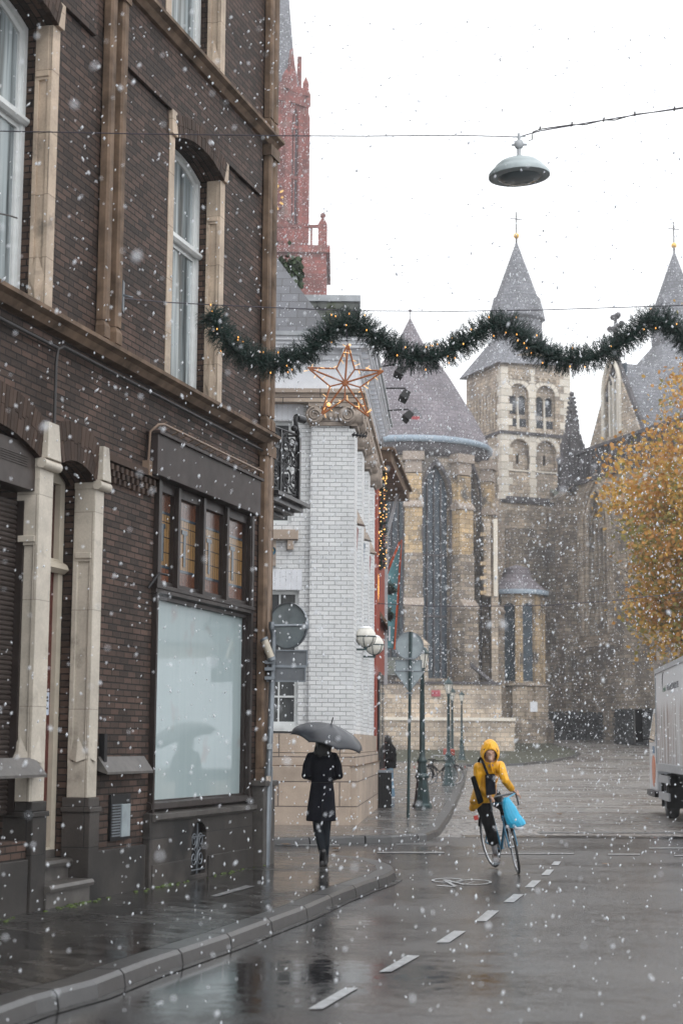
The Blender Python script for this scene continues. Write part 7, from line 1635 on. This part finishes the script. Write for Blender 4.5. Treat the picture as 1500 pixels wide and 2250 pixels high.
# cab
cb_ = MB(); cb_.prof([(.02, .55), (.02, 1.80), (.14, 2.55), (2.36, 2.55), (2.48, 1.80), (2.48, .55)], -2.3, -.35); cbo = cb_.build('cab', M['truckwhite'], tr, bevel=.04)
m = MB(); m.hexa([(-2.1, .0, 1.72), (-.75, .0, 1.72), (-.75, .02, 1.72), (-2.1, .02, 1.72), (-1.9, .10, 2.42), (-.75, .10, 2.42), (-.75, .12, 2.42), (-1.9, .12, 2.42)]); m.build('side_window', M['glass_dark'], cbo)
m = MB(); N = 12; pts = [(-1.1 + .42 * math.cos(2 * PI * k / N), 1.12 + .36 * math.sin(2 * PI * k / N) * (1.3 if math.sin(2 * PI * k / N) < 0 else .8)) for k in range(N)]; m.plate(pts, .008, .02); m.build('orange_emblem', plain('orange_print', (.60, .16, .04), .4, var=.3), cbo)
MB().box(-1.3, -.85, .006, .02, 1.45, 1.62).build('blue_emblem', plain('blue_print', (.05, .16, .30), .4), cbo)
m = MB(); m.box(-2.45, -.35, -.04, 2.54, .42, .56); m.build('step', M['black'], cbo)
m = MB(); m.box(-2.25, -1.95, -.34, -.16, 1.72, 2.52); m.tube([(-2.1, .05, 2.45), (-2.1, -.25, 2.50)], .02, 6); m.tube([(-2.1, .02, 1.8), (-2.1, -.25, 1.78)], .02, 6); m.build('mirror', M['black'], cbo, bevel=.03)
# ------------------------------------------------------------------ golden plane tree
TX, TYY = 14.5, 61.0
te = empty('plane_tree', (TX, TYY, 0), 0, 'large autumn tree with golden and olive leaves behind the truck', 'tree')
T0 = Vector((TX, TYY, 0)); R3 = random.Random(11)
tk = MB(); br = MB(); tips = []
def grow(p, d, ln, r, lev):
    n = 5; pts = [p]; rs = [r]
    for k in range(n):
        d = (d + Vector((R3.gauss(0, .12), R3.gauss(0, .12), R3.gauss(0, .06) + .05))).normalized(); pts.append(pts[-1] + d * ln / n); rs.append(r * (1 - .6 * (k + 1) / n))
    (tk if lev == 0 else br).tube(pts, rs, 8 if lev < 2 else 5)
    if lev >= 3: tips.append((pts[-1], d)); tips.append((pts[3], d)); return
    for k in range((7, 6, 5)[lev] if lev < 3 else 0):
        i = R3.randint(2 if lev else 3, n); a = R3.uniform(0, 2 * PI); sp_ = R3.uniform(.5, 1.0)
        u = d.orthogonal().normalized(); v = d.cross(u); nd_ = (d * .75 + (u * math.cos(a) + v * math.sin(a)) * sp_ + V(0, 0, .15)).normalized()
        grow(pts[i], nd_, ln * R3.uniform(.55, .8) * (1 if lev else .9), rs[i] * .6, lev + 1)
for _a in range(3): pass
grow(V(0, 0, 0), V(-.03, 0, 1), 6.0, .27, 0)
def inside(p):                           # an egg-shaped crown, widest low down
    z = (p.z - 3.0) / 14.9
    if not 0 < z < 1: return False
    rr = 4.9 * (math.sin(PI * min(1, z / .5 * .5)) ** .5 if z < .5 else math.sqrt(max(0, 1 - ((z - .5) / .5) ** 1.5)))
    return math.hypot(p.x, p.y) <= rr * (.9 + .12 * math.sin(3 * math.atan2(p.y, p.x) + p.z))
cl_ = [t for t, d in tips if inside(t)]
while len(cl_) < 1150:
    z = R3.uniform(3.0, 17.9); a = R3.uniform(0, 2 * PI); r_ = 5.2 * math.sqrt(R3.random()); p = V(r_ * math.cos(a), r_ * math.sin(a), z)
    if inside(p) and (z < 11.5 or R3.random() < .5): cl_.append(p)
for c in cl_[:420]:
    a = min(tips, key=lambda t: (t[0] - c).length)[0] if tips else V(0, 0, 8)
    if (a - c).length > .3: br.tube([a, a.lerp(c, .5) + V(0, 0, .15), c + V(0, 0, .25)], [.018, .012, .005], 4)
tk.build('trunk', plain('mottled_bark', (.12, .105, .08), .8, var=.4, scale=4, bmp=.5, bs=15), te); br.build('branches', plain('twig_bark', (.06, .05, .04), .8), te)
vs = []; fs = []; mi = []
for c in cl_:
    n = R3.randint(32, 62) if c.z < 11 else R3.randint(18, 40); pal = R3.choices((0, 1, 2), (.42, .30, .28 if c.z < 10 else .15))[0]
    for _ in range(n):
        p = c + V(R3.gauss(0, .38), R3.gauss(0, .38), R3.gauss(0, .34)); s_ = R3.uniform(.055, .115)
        nn = V(R3.gauss(0, 1), R3.gauss(0, 1), R3.gauss(.5, 1)).normalized(); u = nn.orthogonal().normalized(); a = R3.uniform(0, 6.28); v = nn.cross(u); u, v = u * math.cos(a) + v * math.sin(a), v * math.cos(a) - u * math.sin(a)
        o = len(vs); vs += [p - v * s_, p + u * s_ * .9 - v * s_ * .1 + nn * s_ * .2, p + u * s_ * .4 + v * s_ * .7, p - u * s_ * .4 + v * s_ * .7, p - u * s_ * .9 - v * s_ * .1 + nn * s_ * .2]; fs.append([o, o + 1, o + 2, o + 3, o + 4]); mi.append(pal if R3.random() < .75 else R3.choice((0, 1, 2)))
m = MB(); m.v = [tuple(v) for v in vs]; m.f = fs; m.sm = [False] * len(fs); m.m = mi
def leafmat(n, c): 
    mt = plain(n, c, .5, var=.3, scale=1.2, isl=.45, bmp=0); nt = mt.node_tree; b = nt.nodes['Principled BSDF']; out = nt.nodes['Material Output']; tr_ = nt.nodes.new('ShaderNodeBsdfTranslucent'); tr_.inputs[0].default_value = rgb(tuple(x * .9 for x in c)); ms = nt.nodes.new('ShaderNodeMixShader'); ms.inputs[0].default_value = .35
    nt.links.new(b.outputs[0], ms.inputs[1]); nt.links.new(tr_.outputs[0], ms.inputs[2]); nt.links.new(ms.outputs[0], out.inputs[0]); return mt
m.build('crown', [leafmat('golden_leaf', (.54, .33, .07)), leafmat('rust_leaf', (.45, .22, .05)), leafmat('olive_leaf', (.25, .22, .05))], te)
# ------------------------------------------------------------------ garland over the street with its star
GY = 18.2
wk = FA.p(268, 655, -.03); hk_ = FA.w(wk[0], -.03, wk[1])
wr = empty('garland_wire', hk_, 0, 'thin steel wire carrying the fir garland across the street', 'wire')
pts = [hk_] + [at(x, y, GY) for x, y in ((360, 664), (470, 670), (600, 676), (785, 683), (1000, 684), (1190, 681), (1500, 671), (1800, 655), (2600, 600))]
MB().tube([p - hk_ for p in pts], .006, 5).build('wire', M['wire'], wr)
m = MB(); m.tube([V(0, 0, 0), V(.02, -.04, .02), V(.12, -.02, .0)], .012, 6); m.box(-.05, .02, -.06, .06, -.15, .18); m.build('wall_hook', M['galv'], wr)
gp = [(462, 688), (474, 712), (492, 742), (520, 770), (548, 785), (575, 800), (602, 803), (640, 792), (672, 772), (700, 752), (722, 728), (745, 712), (775, 707), (800, 722), (830, 745), (860, 765), (890, 782), (925, 790), (960, 783), (995, 768), (1025, 750), (1050, 730), (1075, 716), (1105, 710), (1125, 722), (1150, 745), (1180, 768), (1215, 785), (1255, 792), (1300, 786), (1335, 770), (1370, 748), (1395, 728), (1420, 706), (1450, 700), (1475, 715), (1505, 745), (1545, 775), (1600, 790)]
GO = at(770, 700, GY); gl_ = empty('fir_garland', GO, 0, 'long wavy fir garland with warm fairy lights hung across the street', 'garland')
path = [at(x, y, GY) - GO for x, y in gp]
R4 = random.Random(5); m = MB(); m.tube(path, .035, 7)
fir(m, path, .19, 4600, nl=.044, width=.0036, per=16, R_=R4); m.build('fir_branches', M['needle'], gl_)
m = MB(); segs = [(a, b) for a, b in zip(path[:-1], path[1:])]
m.ball((0, 0, 0), .0072, 7, (1, 1, 1.5)); bl = m.build('bulb', M['bulb'], gl_)
for k in range(60):
    x = R4.random(); 
    a, b = R4.choice(segs); c = a.lerp(b, x); th = R4.uniform(PI * .75, PI * 2.25); c = c + V(R4.gauss(0, .03), -abs(math.sin(th)) * .13 - .02, math.cos(th) * .13)
    o = bl if k == 0 else bl.copy()
    if k: COL.objects.link(o)
    o.location = c
m = MB()
for x, y in ((757, 684), (1100, 684), (1455, 673), (470, 671)):
    a = at(x, y, GY) - GO; m.tube([a + V(0, 0, .01), a + V(.02, 0, -.05), a + V(-.01, 0, -.12)], .005, 4); m.tube([a + V(.04, 0, .01), a + V(-.02, 0, -.12)], .004, 4)
m.build('hanger', M['wire'], gl_)
so_ = at(758, 841, GY - .1); sr = empty('light_star', so_, 0, 'large five-pointed orange rope light star hanging below the garland', 'star')
S = lambda x, y: at(x, y, GY - .1) - so_
out_ = [S(764, 755), S(842, 815), S(809, 915), S(706, 912), S(676, 808)]; inn_ = [S(779, 812), S(791, 851), S(757, 877), S(725, 849), S(739, 810)]
m = MB(); c0 = V(0, 0, 0)
for k in range(5):
    m.tube([out_[k], inn_[k], out_[(k + 1) % 5]], .011, 6); m.tube([out_[k], c0], .011, 6); m.tube([inn_[k], c0], .009, 6)
m.lathe([(.035, -.01), (.04, 0), (.035, .01)], (0, 0, 0), 12, M=Matrix.Rotation(PI / 2, 4, 'X'))
o = m.build('rope_light', M['rope_light'], sr)
m = MB(); 
for k in range(5):
    for a, b, n in ((out_[k], inn_[k], 4), (inn_[k], out_[(k + 1) % 5], 4)):
        for j in range(n):
            p = a.lerp(b, (j + .5) / n); e = V(R4.uniform(-1, 1), R4.uniform(-.5, .2), R4.uniform(-1, 1)).normalized() * R4.uniform(.03, .09); m.tube([p, p + e], .003, 4); 
m.ball(S(722, 889), .024, 10); m.ball(S(768, 758), .013, 8); m.build('icicle_lights', plain('bright_warm_light', (1, .7, .4), .4, emit=(1, .50, .14), es=1.0, bmp=0), sr)
m = MB(); m.tube([S(764, 757), S(762, 742), S(760, 715)], .005, 5); m.build('cord', M['wire'], sr)
# ------------------------------------------------------------------ hanging street lamp on its wire
LY = 14.6; lc = at(1140, 385, LY); hl_ = empty('hanging_lamp', lc, 0, 'grey dome street lamp hanging from a wire against the white sky', 'lamp')
ls = LY / FPX; Lx = Matrix.Rotation(R(-3), 4, 'Y')
m = MB(); m.lathe([(70 * ls, -4 * ls), (70 * ls, 3 * ls), (63 * ls, 12 * ls), (57 * ls, 16 * ls), (55 * ls, 21 * ls), (44 * ls, 31 * ls), (25 * ls, 39 * ls), (8 * ls, 41 * ls), (0, 41.5 * ls)], (0, 0, 0), 40, M=Lx)
m.lathe([(70 * ls, -4 * ls), (60 * ls, -7 * ls), (50 * ls, -6 * ls)], (0, 0, 0), 40, M=Lx); o = m.build('dome', plain('pale_grey_enamel', (.33, .38, .39), .35, var=.12), hl_)
m = MB(); m.lathe([(50 * ls, -6 * ls), (42 * ls, -11 * ls), (22 * ls, -15 * ls), (0, -16 * ls)], (0, 0, 0), 32, M=Lx); m.build('glass_bowl', glassmat('lamp_glass', (.08, .11, .12), .1), hl_)
m = MB(); m.lathe([(6 * ls, 40 * ls), (7 * ls, 45 * ls), (5 * ls, 46 * ls), (5 * ls, 62 * ls)], (0, 0, 0), 12); m.lathe([(0, -6 * ls), (10 * ls, -6 * ls), (11 * ls, 0), (10 * ls, 6 * ls), (0, 6 * ls)], (0, 0, 73 * ls), 20, M=Matrix.Rotation(PI / 2, 4, 'X')); m.tube([(-17 * ls, 0, 72 * ls), (18 * ls, 0, 73 * ls)], 3 * ls, 8); m.lathe([(3.5 * ls, 80 * ls), (4 * ls, 92 * ls), (2 * ls, 101 * ls)], (0, 0, 0), 10); m.tube([(-14 * ls, 0, 91 * ls), (15 * ls, 0, 92 * ls)], 2 * ls, 8); m.build('suspension', M['lead'], hl_)
zw = 91 * ls; lw = empty('lamp_wire', lc + V(0, 0, zw), 0, 'steel wire holding the hanging dome lamp across the street', 'wire')
W0 = lc + V(0, 0, zw); WPx = lambda x, y, Y=LY: at(x, y, Y) - W0
lft_ = FA.p(-30, 286, -.03)
m = MB(); m.tube([V(0, 0, 0)] + [WPx(x, y) for x, y in ((1000, 297), (800, 299), (600, 298), (300, 294), (60, 289), (-200, 284))], .0055, 5)
m.tube([V(0, 0, 0)] + [WPx(x, y) for x, y in ((1185, 288), (1300, 268), (1400, 252), (1500, 236), (1700, 205), (2300, 100))], .006, 5); m.build('wire', M['wire'], lw)
m = MB(); m.tube([WPx(1160, 309), WPx(1168, 307), WPx(1170, 290), WPx(1185, 284), WPx(1255, 274), WPx(1285, 274), WPx(1325, 264), WPx(1350, 264), WPx(1395, 251), WPx(1450, 245), WPx(1500, 238), WPx(1700, 207)], .006, 5)
for x, y in ((1185, 285), (1255, 275), (1325, 265), (1393, 252), (1480, 241)): p = WPx(x, y); m.tube([p + V(0, 0, -.012), p + V(.004, 0, .03)], .008, 4)
m.build('power_cable', M['cable'], lw)
# low wire across the square, cable to the window at the left
a = at(826, 1326, 42.3); w3 = empty('low_wire', a, 0, 'thin sagging wire from the grey pole across the square', 'wire'); MB().tube([V(0, 0, 0)] + [at(x, y, 42.3) - a for x, y in ((950, 1332), (1080, 1332), (1200, 1330), (1320, 1322), (1450, 1308), (1700, 1270))], .010, 4).build('wire', M['wire'], w3)
x_, z_ = FA.p(38, 479, .1); a = FA.w(x_, .1, z_); w4 = empty('short_cable', a, 0, 'short black cable ending at a window of the brick house', 'cable'); MB().tube([V(0, 0, 0), at(20, 473, 14) - a, at(-200, 430, 11) - a], .008, 5).build('cable', M['cable'], w4)
# house opposite, outside the picture but mirrored in the shop window
op = empty('opposite_house', (17.5, 38, 0), 0, 'low plain house across the street, seen mirrored in the shop window', 'house')
MB().box(0, 9, 0, 24, 0, 4.6).build('wall', M['beige_stone'], op)
MB().add([(-.3, -.3, 4.6), (9.3, -.3, 4.6), (9.3, 24.3, 4.6), (-.3, 24.3, 4.6), (4.5, 1, 7.0), (4.5, 23, 7.0)], [(0, 1, 4), (1, 2, 5, 4), (2, 3, 5), (3, 0, 4, 5)]).build('roof', M['slate'], op)
# ------------------------------------------------------------------ falling snow
RS = np.random.default_rng(3)
def flakes(n, y0, y1, r0, r1, spread=1.5):
    Y = (RS.random(n) * (y1 ** 3 - y0 ** 3) + y0 ** 3) ** (1 / 3)
    X = (RS.random(n) * 2 - 1) * .21 * spread * Y
    Z = 1.65 + (RS.random(n) * (.46 + .13 * spread) - .135 * spread) * Y
    k = (Z > .03) ; X, Y, Z = X[k], Y[k], Z[k]; r = r0 + (r1 - r0) * RS.random(len(X)) ** 2
    return X, Y, Z, r
sets = [flakes(420, 2.6, 7, .0035, .007), flakes(3800, 7, 15, .004, .009), flakes(14000, 14, 30, .007, .015), flakes(36000, 28, 60, .0075, .015), flakes(80000, 55, 112, .010, .020, 1.25)]
X, Y, Z, r = [np.concatenate(a) for a in zip(*sets)]
inb = (Y * 0 + (X - C0.x) * FA.i.x + (Y - C0.y) * FA.i.y > 0.0) & ((X - C0.x) * FA.e.x + (Y - C0.y) * FA.e.y < 0.1)      # none inside the brick house
inw = (Y > 31.9) & (Y < 46) & (X < X1 + .1 + WS * (Y - 32)) & (Z < 9.6)
k = ~(inb | inw); X, Y, Z, r = X[k], Y[k], Z[k], r[k]; N = len(X)
base = np.array([(1, 0, 0), (-1, 0, 0), (0, 1, 0), (0, -1, 0), (0, 0, 1), (0, 0, -1)], float)
tri = np.array([(0, 2, 4), (2, 1, 4), (1, 3, 4), (3, 0, 4), (2, 0, 5), (1, 2, 5), (3, 1, 5), (0, 3, 5)])
sx = RS.uniform(.7, 1.15, N); szz = RS.uniform(.9, 2.0, N); tl_ = RS.normal(.15, .25, N)
P = base[None] * np.stack([sx * r, sx * r, szz * r], 1)[:, None, :]
P[:, :, 0] += P[:, :, 2] * tl_[:, None]
P += np.stack([X, Y, Z], 1)[:, None, :]
F = (tri[None] + (np.arange(N) * 6)[:, None, None]).reshape(-1, 3)
me = bpy.data.meshes.new('falling_snow'); me.vertices.add(N * 6); me.vertices.foreach_set('co', P.astype('f').ravel()); me.loops.add(F.size); me.loops.foreach_set('vertex_index', F.astype('i').ravel())
me.polygons.add(len(F)); me.polygons.foreach_set('loop_start', np.arange(0, F.size, 3, dtype='i')); me.polygons.foreach_set('use_smooth', np.ones(len(F), bool)); me.update(); me.validate()
fm_, nt, b, L = newmat('snowflake'); b.inputs['Base Color'].default_value = (.88, .90, .93, 1); b.inputs['Roughness'].default_value = .8; b.inputs['Subsurface Weight'].default_value = 0
tr_ = nt.nodes.new('ShaderNodeBsdfTranslucent'); tr_.inputs[0].default_value = (.9, .92, .95, 1); ms_ = nt.nodes.new('ShaderNodeMixShader'); ms_.inputs[0].default_value = .6; L.new(b.outputs[0], ms_.inputs[1]); L.new(tr_.outputs[0], ms_.inputs[2]); L.new(ms_.outputs[0], nt.nodes['Material Output'].inputs[0])
me.materials.append(fm_); fo_ = bpy.data.objects.new('falling_snow', me); COL.objects.link(fo_); fo_['kind'] = 'stuff'; fo_['label'] = 'white snowflakes falling through the air over the whole street'; fo_['category'] = 'snow'
# ------------------------------------------------------------------ haze of the snowfall
hm = bpy.data.materials.new('haze'); hm.use_nodes = True; nt = hm.node_tree; nt.nodes.clear(); ov = nt.nodes.new('ShaderNodeOutputMaterial'); pv = nt.nodes.new('ShaderNodeVolumePrincipled')
pv.inputs['Color'].default_value = (.95, .96, .98, 1); pv.inputs['Density'].default_value = .0006; pv.inputs['Anisotropy'].default_value = .2; nt.links.new(pv.outputs[0], ov.inputs['Volume'])
hz = MB().box(-60, 70, -25, 185, -1.2, 92).build('haze', hm, kind='stuff')
